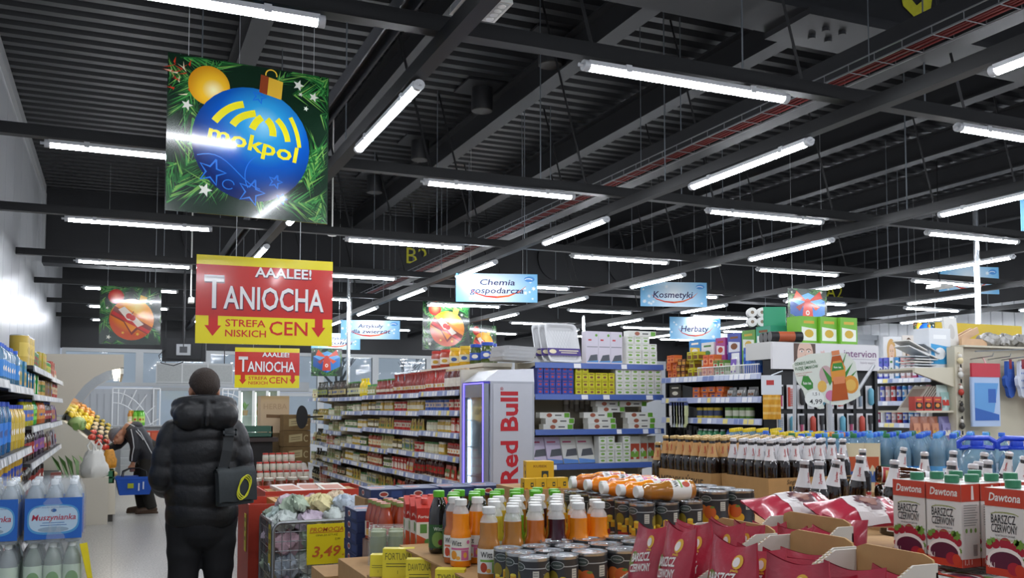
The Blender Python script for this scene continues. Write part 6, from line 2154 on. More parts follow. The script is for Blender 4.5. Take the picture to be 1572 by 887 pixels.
def pasta_box(w, d, h):
    mb = MB()
    mb.box((-w / 2, -d / 2, 0), (w / 2, d / 2, h), 0)
    for f_, ww in ((((0, -d / 2, 0), (1, 0, 0), (0, 0, 1)), w), (((-w / 2, 0, 0), (0, -1, 0), (0, 0, 1)), d)):
        mb.flat(circ(-ww * .12, h * .5, h * .5, h * .3, 16), f_, .0006, 1)
        mb.flat(circ(-ww * .12, h * .5, h * .4, h * .2, 16), f_, .0008, 2)
        mb.flat([(ww * .1, h * .2), (ww * .42, h * .2), (ww * .42, h * .8), (ww * .1, h * .8)], f_, .0006, 3)
    f_ = ((0, 0, h), (1, 0, 0), (0, 1, 0))
    mb.flat(circ(-.03, 0, .05, .03, 18), f_, .0006, 1)
    mb.flat(circ(-.03, 0, .044, .025, 18), f_, .0008, 2)
    return mb.mesh('pasta_box', [M('#27345c', .45), M('#e0d8d2', .45), M('#a8402e', .45), M('#35487a', .45)])
PB = pasta_box(.19, .26, .052)
base_box(1.06, 4.33, 1.72, 4.9, 0, .58, 'brown carton at the bottom of the blue pasta box stacks')
for c in range(3):
    for k in range(9):
        inst(Proto('pasta_box', PB), 'navy pasta box, %s stack from the left, %s from the bottom' % (nth(c), nth(k)), 'box', 'navy pasta boxes', (1.17 + .2 * c, 4.5, .5805 + .0528 * k), rnd.uniform(-.03, .03))
for k in range(4):
    inst(Proto('pasta_box', PB), 'navy pasta box with red oval lying at the back, %s from the left' % nth(k), 'box', 'navy pasta boxes at the back', (1.36 + .2 * k, 4.98, 1.058 + .0), rnd.uniform(-.05, .05) + pi / 2 * 0)
base_box(1.25, 4.92, 2.1, 5.14, 0, 1.0575, 'brown carton wall behind the pasta stacks')
mb = MB()
mb.box((0, 0, 0), (.2, .3, .26))
f_ = ((0, 0, 0), (1, 0, 0), (0, 0, 1))
stroke(mb, circ(.12, .17, .045, .045, 20) + [(.165, .17)], .008, f_, .001, 1)
mb.flat(circ(.12, .17, .03, .03, 16), f_, .001, 1)
for k in range(5):
    mb.flat([(.05, .1 - .016 * k), (.19, .1 - .016 * k), (.19, .105 - .016 * k), (.05, .105 - .016 * k)], f_, .001, 1)
tag(build('cardboard_box', mb, [CARD, M('#4a5560', .6)], None, (.85, 4.02, .56), (0, 0, 0)), 'brown box with a round dark stamp below the pasta and passata', 'box')
base_box(.85, 4.02, 1.05, 4.32, 0, .558, 'narrow brown carton under the stamped box')

# yellow price cards along the left edge
def price_card(t, x, y, z, w, h, rz, lb):
    mb = MB()
    mb.add([(-w / 2, 0, 0), (w / 2, 0, 0), (w / 2, .015, h), (-w / 2, .015, h), (-w / 2, .06, 0), (w / 2, .06, 0), (w / 2, .06, h), (-w / 2, .06, h)], [(0, 1, 2, 3), (5, 4, 7, 6), (3, 2, 6, 7), (1, 5, 6, 2), (4, 0, 3, 7), (4, 5, 1, 0)])
    o = build('price_card', mb, M('#dfcf2a', .5, coat=.2), None, (x, y, z), (0, 0, rz))
    mb = MB()
    f_ = ((0, 0, 0), (1, 0, 0), (0, .015 / h, 1))
    if t:
        mb.text(t, h * .24, f_, 0, h * .64, .001, 0, .0, width=w * .84)
    for k in range(2):
        mb.flat([(-w * .38, h * (.5 - .09 * k)), (w * .36, h * (.5 - .09 * k)), (w * .36, h * (.525 - .09 * k)), (-w * .38, h * (.525 - .09 * k))], f_, .001, 0)
    mb.text('1', h * .12, f_, 0, h * .18, .001, 0)
    build('lettering', mb, M('#6a6420', .5), o)
    return tag(o, lb, 'price card', 'yellow price cards')
base_box(.86, 2.56, .98, 3.34, 0, .94, 'narrow brown carton along the left edge under the yellow cards', seam=False)
price_card('FORTUNA', .935, 3.2, .941, .11, .105, -.4, 'largest yellow price card, in front of the green jars')
price_card('DAWTONA', .945, 2.98, .941, .09, .1, -.4, 'middle-sized yellow price card right of the largest one, by the juice island')
price_card('TYMBARK', .945, 2.68, .95, .09, .105, -.5, 'yellow price card nearest the camera, below the lone orange juice bottle')
price_card('', .885, 3.28, .941, .06, .075, -.4, 'smallest yellow price card at the far left of the cards')

# red soup bags in brown trays
def bag_proto(seed, nm='soup_bag'):
    r = random.Random(seed)
    w, d, h = .15, .075, .2
    ph, lean, k1, k2 = r.uniform(0, 6), r.uniform(-.012, .012), r.uniform(.016, .03), r.uniform(.5, 1.2)
    def surf(x, z):
        t = z / h
        th = (1 - max(0, t - .3) ** 1.5 * 1.55)
        u = max(-.999, min(.999, x / (w / 2)))
        return -d / 2 * max(.04, th) * sqrt(1 - u * u * .96) + .006 * sin(5 * x / w + ph + 6 * t) * t
    n = 14
    F, B = [], []
    for i in range(13):
        t = i / 12
        rowf, rowb = [], []
        for k in range(n + 1):
            x = -w / 2 + w * k / n
            x2 = x * (.93 + .1 * sin(pi * min(1, t * 1.1)))
            ear = k1 * (abs(x / (w / 2)) ** 1.6) * k2 - .012 if t > .7 else 0
            z = h * t + ear * (t - .7) / .3 if t > .7 else h * t
            yf = surf(x, h * t)
            rowf.append((x2 + lean * t, yf, z))
            rowb.append((x2 + lean * t, -yf * (.9) + (.012 * sin(5 * x / w + ph + 6 * t) * t * .9 if t > .5 else 0) + .001, z))
        F.append(rowf)
        B.append(rowb)
    mb = MB()
    mb.loft(F, 0, closed=False, caps=False)
    mb.loft([list(reversed(q)) for q in B], 0, closed=False, caps=False)
    mb.poly(list(reversed(F[0])) + B[0], 0)
    for side in (0, n):
        for i in range(12):
            q = [F[i][side], F[i + 1][side], B[i + 1][side], B[i][side]]
            mb.add(q, [(0, 1, 2, 3) if side == 0 else (3, 2, 1, 0)], 0, True)
    me = mb.mesh(nm, [M('#a32338', .3, coat=.35, noise=(14, .12), bump=(30, .25))])
    mb = MB()
    def wrap(pts, off, k, fan=True):
        mb.add([(x, surf(x, z) - off, z) for x, z in pts], [tuple(range(len(pts)))], k)
    def wtext(t, hh, cx, cz, width, k, rot=.12):
        vs, fs = text_geo(t, hh, .03)
        s_ = width / (max(v[0] for v in vs) - min(v[0] for v in vs))
        P = []
        for a, b in vs:
            x, z = cx + a * s_ * cos(rot) - b * sin(rot), cz + a * s_ * sin(rot) + b * cos(rot)
            P.append((x, surf(x, z) - .0022, z))
        mb.add(P, fs, k)
    wtext('BARSZCZ', .021, -.006, .108, .085, 0)
    wtext('CZERWONY', .019, -.002, .083, .09, 0)
    for j, (rx, rz_, k) in enumerate(((.05, .03, 0), (.043, .024, 1), (.03, .014, 4))):
        for i in range(10):       # bowl drawn as strips so that it follows the curve
            a, b = -pi / 2 + pi * i / 10, -pi / 2 + pi * (i + 1) / 10
            wrap([(rx * sin(a), .032 + rz_ * cos(a)), (rx * sin(a), .032 - rz_ * cos(a) * .9), (rx * sin(b), .032 - rz_ * cos(b) * .9), (rx * sin(b), .032 + rz_ * cos(b))], .0016 + .0005 * j, k)
    wrap(circ(.028, .158, .014, .016, 14), .0014, 2)
    wrap(circ(.025, .157, .009, .011, 12), .002, 0)
    wtext('pielik', .006, .028, .136, .02, 2, 0)
    for x, z in ((-.045, .11), (-.05, .1), (-.04, .122)):
        wrap(circ(x, z, .014, .008, 10), .0012, 3)
    pr = mb.mesh('print', [M('#e2d9d4', .4), M('#4a1420', .3), M('#d8a83a', .4), M('#6f7a34', .45), M('#8a5a4a', .5)])
    return Proto(nm, me, [('print', pr, -1, None)])
BAGS = [bag_proto(s_) for s_ in range(5)]
def tray(xf, y1, w, d, z, h, lb, front=.3):
    mb = MB()
    t = .005
    mb.box((0, 0, 0), (w, d, t))
    mb.box((0, 0, t), (w, t, h * front))
    M4 = Matrix(((1, 0, 0, 0), (0, 0, -1, d), (0, 1, 0, 0), (0, 0, 0, 1)))
    mb.prism([(0, t), (w, t), (w, h - .03), (w - .008, h - .008), (w - .03, h), (.03, h), (.008, h - .008), (0, h - .03)], 0, t, 0, M4=M4)
    for x in (0, w - t):
        pts = [(0, t), (d, t), (d, h * .93), (d * .8, h * .93), (.012, h * front), (0, h * front)]
        mb.prism(pts, 0, t, 2, M4=Matrix(((0, 0, 1, x), (1, 0, 0, 0), (0, 1, 0, 0), (0, 0, 0, 1))))
        for i in range(26):
            u = d * .05 + d * .74 * i / 26
            zz = h * front + h * (.93 - front) * (u - .012) / (d * .8 - .012)
            mb.box((x + .0005, u, zz - .002), (x + t - .0005, u + d * .012, zz + .0025), 1)
    return tag(build('cardboard_tray', mb, [M('#bb9663', .8, noise=(30, .1)), M('#d8c6a4', .8), M('#cfc8bc', .7)], None, (xf, y1, z), (0, 0, -pi / 2)), lb, 'tray', 'brown soup bag trays')
base_box(1.06, 1.05, 1.43, 2.19, 0, 1.08, 'big brown carton under the front trays of soup bags')
base_box(1.431, 1.72, 1.66, 2.19, 0, 1.08, 'brown carton under the back tray of soup bags')
rnd.seed(31)
TR = [(1.11, 1.955, .235, 'left tray by the tins'), (1.13, 1.7, .205, 'middle tray'), (1.11, 1.475, .205, 'tray nearest the bottom edge'), (1.425, 2.0, .255, 'back tray by the lying bags')]
for q, (xf, y1, w, lb) in enumerate(TR):
    tray(xf, y1, w, .295 if q < 3 else .23, 1.0805, .195, 'brown cardboard tray of red soup bags, ' + lb)
    for k in range(4 if q < 3 else 3):
        for c in range(2 if w > .22 else 1):
            yc = y1 - w / 2 if w < .22 else y1 - w * (.27 + .46 * c)
            sw = .93 if w < .22 else .72
            inst(BAGS[(q * 3 + k * 2 + c) % 5], 'red soup bag, %s from the front, %s' % (nth(k) + (('', ' left', ' right')[c + 1] if w > .22 else ''), lb), 'bag', 'red soup bags in the trays',
                 (xf + .042 + .07 * k, yc + rnd.uniform(-.006, .006), 1.0865), rot=(rnd.uniform(-.16, .02), rnd.uniform(-.1, .1), -pi / 2 + rnd.uniform(.0, .35)), scale=(sw, .85, rnd.uniform(.93, 1.02) if q == 0 or (k == 0 and q < 3) else rnd.uniform(.76, .88)))
# two big bags lying across the top
def lying_proto():
    mb = MB()
    w, l, t = .17, .27, .07
    n, m = 14, 12
    F, B = [], []
    def hgt(u, v):
        e = (1 - abs(u) ** 3) * (1 - abs(v) ** 4 * .96)
        return t / 2 * max(.03, e) + .003 * sin(7 * u + 5 * v)
    for i in range(m + 1):
        v = -1 + 2 * i / m
        F.append([(w / 2 * u * (1 - .05 * (1 - abs(v))), l / 2 * v, t / 2 + hgt(u, v)) for u in [-1 + 2 * k / n for k in range(n + 1)]])
        B.append([(w / 2 * u * (1 - .05 * (1 - abs(v))), l / 2 * v, t / 2 - hgt(u, v) * .9) for u in [-1 + 2 * k / n for k in range(n + 1)]])
    mb.loft(F, 0, closed=False, caps=False)
    mb.loft([list(reversed(q)) for q in B], 0, closed=False, caps=False)
    for side in (0, n):
        for i in range(m):
            q = [F[i][side], F[i + 1][side], B[i + 1][side], B[i][side]]
            mb.add(q, [(3, 2, 1, 0) if side == 0 else (0, 1, 2, 3)], 0, True)
    mb.poly(F[0] + list(reversed(B[0])), 0)
    mb.poly(list(reversed(F[-1])) + B[-1], 0)
    me = mb.mesh('soup_bag', [M('#b02a40', .28, coat=.4, noise=(12, .1), bump=(25, .2))])
    mb = MB()
    def grid(x0, x1, y0, y1, off, k, shape=None):
        N = 10
        for a in range(N):
            for b in range(N):
                q = []
                for da, db in ((0, 0), (1, 0), (1, 1), (0, 1)):
                    x, y = x0 + (x1 - x0) * (a + da) / N, y0 + (y1 - y0) * (b + db) / N
                    q.append((x, y))
                cx, cy = sum(p[0] for p in q) / 4, sum(p[1] for p in q) / 4
                if shape and not shape(cx, cy):
                    continue
                mb.add([(x, y, t / 2 + hgt(x / (w / 2), y / (l / 2)) + off) for x, y in q], [(0, 1, 2, 3)], k)
    grid(-.083, .083, -.05, .035, .0012, 0)
    grid(-.055, .06, -.03, .06, .002, 0, lambda x, y: (x / .056) ** 2 + ((y - .012) / .042) ** 2 < 1)
    grid(-.05, .055, -.03, .06, .0028, 1, lambda x, y: (x / .046) ** 2 + ((y - .014) / .033) ** 2 < 1)
    grid(-.03, .035, -.01, .04, .0034, 3, lambda x, y: (x / .03) ** 2 + ((y - .014) / .02) ** 2 < 1)
    vs, fs = text_geo('BARSZCZ', .022, .03)
    k = .12 / (max(v[0] for v in vs) - min(v[0] for v in vs))
    mb.add([(a * k, b + .075, t / 2 + hgt(a * k / (w / 2), (b + .075) / (l / 2)) + .0025) for a, b in vs], fs, 0)
    pr = mb.mesh('print', [M('#d9d2d0', .35), M('#54202a', .35), M('#d8a83a', .4), M('#8a5a4a', .5)])
    return Proto('soup_bag', me, [('print', pr, -1, None)])
LB = lying_proto()
base_box(1.7, 1.99, 2.2, 2.19, 0, 1.155, 'brown carton behind the beetroot soup cartons', seam=False)
base_box(1.67, 1.88, 1.83, 1.985, 0, 1.085, 'narrow brown carton between the trays and the beetroot cartons', seam=False)
inst(BAGS[2], 'red soup bag wedged upright against the leftmost beetroot carton', 'bag', None, (1.76, 1.925, 1.0855), rot=(-.12, .05, -1.2), scale=.9)
inst(LB, 'red soup bag lying on its back just left of the cartons, front one', 'bag', 'red soup bags lying flat', (1.95, 2.03, 1.219), rot=(.04, .32, -1.72))
inst(LB, 'red soup bag lying on its back behind the front lying one', 'bag', 'red soup bags lying flat', (1.86, 2.2, 1.219), rot=(.06, .3, -1.68))

# beetroot soup cartons
def beet_carton(w=.1, d=.064, h=.2):
    mb = MB()
    mb.box((-w / 2, -d / 2, 0), (w / 2, d / 2, h), 0)
    me = mb.mesh('soup_carton', [M('#dcdbd6', .35, coat=.25)])
    RED, WHT, GRY, BEET, DBEET, GRN, BLK, GLD = range(8)
    mb = MB()
    for f_, ww, front in ((((0, -d / 2, 0), (1, 0, 0), (0, 0, 1)), w, 1), (((0, d / 2, 0), (-1, 0, 0), (0, 0, 1)), w, 1), (((w / 2, 0, 0), (0, 1, 0), (0, 0, 1)), d, 0), (((-w / 2, 0, 0), (0, -1, 0), (0, 0, 1)), d, 0)):
        q = lambda pts, off, k: mb.flat(pts, f_, off, k)
        q([(-ww / 2, h * .795), (ww / 2, h * .795), (ww / 2, h), (-ww / 2, h)], .0006, RED)
        nz = 24 if front else 14
        for i in range(nz):
            x = -ww / 2 + ww * i / nz
            q([(x, h * .796), (x + ww / nz / 2, h * .786), (x + ww / nz, h * .796)], .0006, RED)
        q([(-ww / 2, 0), (ww / 2, 0), (ww / 2, h * .1), (-ww / 2, h * .1)], .0006, RED)
        if front:
            mb.text('Dawtona', .019, f_, 0, h * .855, .0012, WHT, .02, .2, width=ww * .8)
            stroke(mb, arc(0, h * .68, ww * .38, h * .05, .4, pi - .4, 8), .0018, f_, .0008, GLD)
            mb.text('Dawna receptura', .004, f_, 0, h * .715, .001, GLD, 0, .2, width=ww * .5)
            mb.text('BARSZCZ', .0205, f_, -ww * .04, h * .60, .001, BLK, .012, width=ww * .62)
            mb.text('CZERWONY', .0195, f_, -ww * .02, h * .495, .001, BLK, .012, width=ww * .66)
            mb.text('NA NATURALNYM ZAKWASIE', .0045, f_, 0, h * .45, .001, BLK, 0, width=ww * .5)
            mb.text('bez konserwantów', .005, f_, 0, h * .41, .001, GLD, 0, width=ww * .75)
            for i, (x, z, r_) in enumerate(((-.42, .33, .09), (-.25, .36, .12), (.0, .37, .15), (.22, .34, .12), (.4, .3, .1), (-.44, .18, .07))):
                q([(max(-ww / 2, min(ww / 2, px)), pz) for px, pz in circ(x * ww, z * h, r_ * ww, r_ * ww * .95, 16)], .0007 + .0001 * i, BEET)
            for x, z, r_ in ((-.4, .37, .07), (.36, .38, .1), (.28, .4, .07), (-.3, .4, .05), (.44, .2, .06)):
                q([(max(-ww / 2, min(ww / 2, px)), pz) for px, pz in star(x * ww, z * h, r_ * ww * 1.3, .3, .7, 7)], .0014, GRN)
            q([(px, pz) for px, pz in circ(.0, h * .17, ww * .46, h * .155, 26) if pz > h * .03], .0016, WHT)
            q([(px, pz) for px, pz in circ(.0, h * .165, ww * .4, h * .115, 26) if pz > h * .02], .0019, DBEET)
            q([(-ww / 2, h * .0), (ww / 2, 0), (ww / 2, h * .085), (-ww / 2, h * .085)], .0022, RED)
            q(circ(.22 * ww, h * .1, ww * .17, h * .075, 18), .0025, BEET)
            q(circ(.36 * ww, h * .09, ww * .12, h * .07, 18), .0027, RED)
            mb.text('1,1 l', .0125, f_, -ww * .36, h * .085, .003, WHT, .01, width=ww * .17)
        else:
            for k in range(9):
                q([(-ww * .38, h * (.74 - .03 * k)), (ww * (.38 - .06 * (k % 3)), h * (.74 - .03 * k)), (ww * (.38 - .06 * (k % 3)), h * (.75 - .03 * k)), (-ww * .38, h * (.75 - .03 * k))], .0008, GRY)
            for k in range(3):
                q(circ((-.25 + .25 * k) * ww, h * .44, .004, .006, 8), .0008, GRN)
            q([(.08 * ww, h * .12), (.36 * ww, h * .12), (.36 * ww, h * .28), (.08 * ww, h * .28)], .0008, WHT)
            for k in range(8):
                q([((.1 + .03 * k) * ww, h * .13), ((.115 + .03 * k) * ww, h * .13), ((.115 + .03 * k) * ww, h * .27), ((.1 + .03 * k) * ww, h * .27)], .0012, BLK)
            q([(-.06 * ww + .1 * ww, h * .81), (.2 * ww, h * .81), (.16 * ww, h * .98), (.06 * ww, h * .98)], .001, WHT)
            mb.text('1,1 l', .0125, f_, -ww * .2, h * .035, .001, WHT, .01, width=ww * .4)
    pr = mb.mesh('print', [M('#c2402a', .35, coat=.2), M('#ebe6e0', .4), M('#8f9490', .5), M('#a32438', .4), M('#57203a', .35), M('#6f9640', .4), M('#2f3034', .5), M('#8f9a4a', .5)])
    cp = MB().lathe([(.0165, h + .001), (.017, h + .004), (.017, h + .018), (.0155, h + .0195)], 20).mesh('cap', [M('#357a58', .4)])
    mb = MB()
    mb.box((-w / 2, -.002, h), (w / 2, .002, h + .0012))
    return Proto('soup_carton', me, [('print', pr, -1, None), ('cap', cp, -1, 'green screw cap')])
BC = beet_carton()
base_box(1.84, 1.3, 2.25, 1.98, 0, 1.08, 'brown carton column under the beetroot soup cartons', seam=True)
lay = 0
for r in range(2):
    for c in range(4):
        inst(BC, 'soup carton lying flat under the upright ones, %s column, %s from the aisle' % (nth(c), nth(r)), 'carton', 'soup cartons lying flat', (1.845 + .2 * r, 1.36 + .105 * c + .16, 1.1125), rot=(Matrix.Rotation(pi / 2, 3, 'Y') @ Matrix.Rotation(pi / 2, 3, 'Z')).to_euler())
for i, y in enumerate((1.79, 1.682, 1.512, 1.405)):
    for r in range(4):
        inst(BC, 'upright beetroot soup carton, %s column from the left, %s row' % (nth(i), nth(r)), 'carton', 'upright beetroot soup cartons', (1.915 + .069 * r, y, 1.1635), -pi / 2 + (.02 if r else .04))
base_box(1.665, 1.1, 1.832, 1.86, 0, 1.077, 'brown carton carrying the flat soup cartons before the upright ones', seam=False)
base_box(1.44, 1.05, 1.66, 1.69, 0, .974, 'brown carton carrying the lowest soup cartons by the trays', seam=False)
for c in range(5):
    for r in range(3):
        inst(BC, 'soup carton of the lower tier by the trays, %s from the left, %s row' % (nth(c), nth(r)), 'carton', 'lower-tier soup cartons', (1.48 + .068 * r, 1.63 - .108 * c, .9745), -pi / 2)
    if c < 4:
        inst(BC, 'soup carton lying flat in front of the upright ones, %s from the left' % nth(c), 'carton', 'flat soup cartons before the upright ones', (1.726, 1.72 - .12 * c, 1.1105), rot=(Matrix.Rotation(.12 * c - .1, 3, 'Z') @ Matrix.Rotation(pi / 2, 3, 'Y') @ Matrix.Rotation(pi / 2, 3, 'Z')).to_euler())

# ------------------------------------------------------------------ beer
GLASSD = M('#1a0f08', .05, coat=1.0)
GLASSB = M('#4a2408', .04, trans=.5, ior=1.4, coat=1.0)
def beer_proto(neck, cap, glass=None):
    mb = MB()
    mb.lathe([(.026, .0), (.031, .003), (.0325, .01), (.0335, .135), (.0325, .15), (.0265, .168), (.0195, .196), (.0152, .222), (.0135, .246), (.0145, .247), (.0145, .253), (.0128, .256)], 18, 0)
    me = mb.mesh('beer_bottle', [glass or GLASSD])
    mb = MB()
    mb.lathe([(.0275, .1665), (.0202, .196), (.0157, .222), (.0149, .232)], 18, 0, close=False)
    vs, fs = text_geo('Żywiec', .009, .03)
    for a0 in (-pi / 2, pi / 2):
        P = []
        for a, b in vs:      # lettering runs down the neck
            z, u = .2 + a, b - .003
            R = (.0202 + (.196 - z) * .247 if z < .196 else .0157 + (.222 - z) * .173) + .0008
            P.append((R * cos(a0 - u / R), R * sin(a0 - u / R), z))
        mb.add(P, fs, 1)
    for a0 in (-pi / 2 + 1.5,):
        for k in range(7):
            z = .175 + .0045 * k
            R = (.0202 + (.196 - z) * .247 if z < .196 else .0157 + (.222 - z) * .173) + .0008
            mb.patch_cyl(R, z, z + .0025, a0 - .35, a0 + .3, 2, 2)
    nk = mb.mesh('neck_label', [M(neck, .5), M('#b02a2a', .45), M('#6a6a70', .5)])
    mb = MB()
    mb.lathe([(.0162, .2455), (.0166, .2475), (.0158, .2575), (.012, .2605), (.0005, .261)], 21, 0)
    mb.lathe([(.008, .2612), (.0005, .2614)], 12, 1, close=False)
    cp = mb.mesh('crown_cap', [M(cap, .3, .3), M('#a8362e', .4)])
    mb = MB()
    a0 = -pi / 2
    mb.patch_cyl(.0328, .015, .08, a0 - 1.15, a0 + 1.15, 0, 10)
    mb.patch_cyl(.033, .019, .076, a0 - 1.05, a0 + 1.05, 1, 10)
    mb.text_cyl('ŻYWIEC', .014, .033, .05, a0, 0, .02, .05, .0006)
    mb.patch_cyl(.0331, .028, .038, a0 - .6, a0 + .6, 2, 6)
    lb = mb.mesh('label', [M('#e0dcd6', .4), M('#a3282c', .4), M('#c9a86a', .4)])
    return Proto('beer_bottle', me, [('neck_label', nk, -1, None), ('crown_cap', cp, -1, None), ('label', lb, -1, None)])
BT, BW, BB = beer_proto('#c79a62', '#c8ab72'), beer_proto('#d9d8da', '#d6d4d6'), beer_proto('#d9d8da', '#d6d4d6', GLASSB)
BG = beer_proto('#cfc9bd', '#c8ab72')
ZB = 1.143
def beer_box(x0, y0, x1, y1, lb, texts, rail=.095):
    mb = MB()
    w, d, t = x1 - x0, y1 - y0, .006
    mb.box((0, 0, 0), (w, d, t))
    mb.box((0, 0, t), (w, t, rail))
    mb.box((0, d - t, t), (w, d, rail))
    mb.box((0, t, t), (t, d - t, rail))
    mb.box((w - t, t, t), (w, d - t, rail))
    o = build('beer_box', mb, M('#b08a58', .8, noise=(25, .1)), None, (x0, y0, ZB - t))
    tag(o, lb, 'box', 'cut-open beer boxes')
    return o
o = beer_box(2.645, 3.72, 3.06, 4.22, 'cut-open brown beer box on the left with dark capital lettering', 0)
f_ = ((0, 0, 0), (0, -1, 0), (0, 0, 1))
mb = MB()
mb.text('AMERYKAŃSKIE', .045, f_, -.27, .02, .0015, 0, .012, width=.42)
build('lettering', mb, M('#4a3a2a', .7), o)
o = beer_box(2.70, 3.36, 3.22, 3.71, 'cut-open brown beer box in front with a black square emblem', 0)
mb = MB()
f_ = ((0, 0, 0), (1, 0, 0), (0, 0, 1))
mb.flat([(.385, .022), (.475, .022), (.475, .092), (.385, .092)], f_, .0012, 0)
mb.flat([(.395, .03), (.435, .085), (.445, .085), (.405, .03)], f_, .0018, 1)
mb.flat([(.42, .08), (.468, .08), (.415, .036), (.452, .036)], f_, .0018, 1)
mb.flat([(.385, .006), (.475, .006), (.475, .016), (.385, .016)], f_, .0012, 0)
mb.text('Single', .022, f_, .13, .066, .0015, 0, 0, .3, width=.06)
mb.text('IPA', .045, f_, .17, .012, .0015, 0, .04, width=.12)
build('lettering', mb, [M('#2a241c', .7), M('#b08a58', .8)], o)
lowb = MB()
lowb.box((0, 0, 0), (.52, .35, .17), 0)
tag(build('beer_box', lowb, [M('#b08a58', .8, noise=(25, .1)), M('#2a241c', .7), M('#4a3f30', .7)], None, (2.70, 3.36, ZB - .178)), 'plain brown beer box directly below the front cut-open one', 'box')
base_box(2.71, 3.37, 3.21, 3.7, 0, ZB - .179, 'brown carton column under the front beer boxes')
base_box(2.655, 3.73, 3.05, 4.21, 0, ZB - .0065, 'brown carton column under the left beer box')
rnd.seed(41)
for r in range(7):
    for c in range(6):
        inst(BT, 'dark beer bottle with tan neck label, %s row, %s from the aisle' % (nth(6 - r), nth(c)), 'bottle', 'tan-necked beer bottles', (2.686 + .067 * c, 3.762 + .069 * r, ZB + .0005), rnd.uniform(-1.2, .4))
for r in range(5):
    for c in range(7):
        inst(BW, 'white-necked dark beer bottle, %s row of the front box, %s from the left' % (nth(r), nth(c)), 'bottle', 'white-necked beer bottles', (2.742 + .071 * c, 3.398 + .068 * r, ZB + .0005), rnd.uniform(-1.2, .4))
base_box(3.066, 3.74, 3.335, 4.3, 0, ZB - .002, 'brown carton column under the gold-capped beer at the back')
for r in range(7):
    for c in range(4):
        inst(BG, 'gold-capped beer bottle at the back, %s row, %s from the left' % (nth(r), nth(c)), 'bottle', 'gold-capped beer bottles', (3.1 + .067 * c, 3.78 + .07 * r, ZB - .0015), rnd.uniform(-1.2, .4))
# jumbled beer to the right
base_box(2.26, 1.8, 3.41, 3.31, 0, 1.106, 'low brown carton platform under the jumbled beer bottles')
JB_ = [(1227, 704, .10, .05, BB), (1254, 706, -.04, .06, BW), (1265, 702, .16, .22, BW), (1283, 695, .1, .1, BW), (1309, 697, .1, .16, BW), (1324, 688, .0, .0, BW), (1334, 697, -.12, .05, BW), (1362, 704, .1, .12, BW), (1372, 684, .2, .2, BW), (1397, 700, .15, .2, BW), (1393, 696, .0, .1, BW),
       (1416, 692, .05, .1, BW), (1431, 697, .15, .25, BW), (1454, 706, .0, .1, BW), (1466, 706, .1, .2, BW), (1475, 702, .15, .3, BW), (1485, 710, .05, .1, BW), (1497, 692, .1, .2, BW), (1508, 704, .05, .1, BW), (1534, 690, .15, .3, BW), (1546, 696, .2, .35, BW), (1455, 690, .1, .1, BW)]
placed = []
for i, (px, py, rx, ry, pr) in enumerate(JB_):
    p = on(px, py, 1.372)
    for _ in range(80):
        mv = False
        for q in placed:
            dx, dy = p.x - q.x, p.y - q.y
            d = sqrt(dx * dx + dy * dy)
            if d < .07:
                p.x += (dx if d > 1e-4 else .01) / max(d, 1e-3) * .012
                p.y += (dy if d > 1e-4 else .01) / max(d, 1e-3) * .012
                mv = True
        if not mv:
            break
    lb_ = at_d(1352, 730, 3.4)
    if lb_.x - .09 < p.x < lb_.x + .38 and lb_.y - .2 < p.y < lb_.y + .12:
        continue
    placed.append(p)
    inst(pr, 'jumbled beer bottle with white neck label, %s from the left beside the soup cartons' % nth(i), 'bottle', 'jumbled beer bottles', (p.x, p.y, 1.109), rot=(rx * .6, ry * .6, rnd.uniform(-1.5, .3)))
p = at_d(1345, 728, 3.4)
base_box(p.x - .04, p.y - .15, p.x + .32, p.y + .08, 1.1065, 1.2, 'brown carton under the two lying beer bottles', seam=False)
d = Vector((.93, -.36, .0)).normalized()
for i, (dx, dy, z, a) in enumerate(((0.0, .0, 1.236, -.12), (.03, .03, 1.302, -.25))):
    inst(BB if i else BW, 'beer bottle lying with its dark base towards the aisle, %s one' % ('lower', 'upper')[i], 'bottle', 'lying beer bottles', (p.x + dx, p.y + dy, z), rot=(Matrix.Rotation(atan2(d.y, d.x) + a, 3, 'Z') @ Matrix.Rotation(pi / 2 + .06 * i, 3, 'Y')).to_euler())

# ------------------------------------------------------------------ bottled water
WAT = M('#b4dcf4', .08, trans=.7, ior=1.2, coat=.6)
def water_proto(cap, lab, r=.043, h=.31):
    mb = MB()
    k = h / .31
    mb.lathe([(.036, 0), (.042, .006 * k), (.043, .02 * k), (.041, .05 * k), (.043, .08 * k), (.043, .14 * k), (.04, .16 * k), (.043, .18 * k), (.041, .215 * k), (.03, .255 * k), (.016, .28 * k), (.0145, .292 * k)], 16, 0)
    me = mb.mesh('water_bottle', [WAT])
    cp = MB().lathe([(.0175, .286 * k), (.018, .29 * k), (.018, .307 * k), (.0165, .31 * k)], 14).mesh('cap', [M(cap, .35)])
    mb = MB()
    mb.lathe([(.0436, .085 * k), (.0436, .138 * k)], 18, 0, close=False)
    mb.patch_cyl(.0439, .095 * k, .128 * k, -pi / 2 - .8, -pi / 2 + .8, 1, 6)
    return Proto('water_bottle', me, [('cap', cp, -1, None), ('label', mb.mesh('label', [M(lab, .4), M('#dbe6f0', .45)]), -1, None)])
WB = [water_proto('#2a5fd0', '#3f8fd8'), water_proto('#4f9ae0', '#5fa8e0'), water_proto('#2f7a4a', '#4f9a8a'), water_proto('#3a6fd8', '#c9d8e8')]
YB = water_proto('#e0c21e', '#e8d84a')
OB = water_proto('#d8843a', '#e0a04a')
ZW = 1.10
pa, pb = at_d(1216, 665, 5.0), at_d(1598, 665, 5.0)
mb = MB()
wf = sqrt((pb.x - pa.x) ** 2 + (pb.y - pa.y) ** 2)
wa = atan2(pb.y - pa.y, pb.x - pa.x)
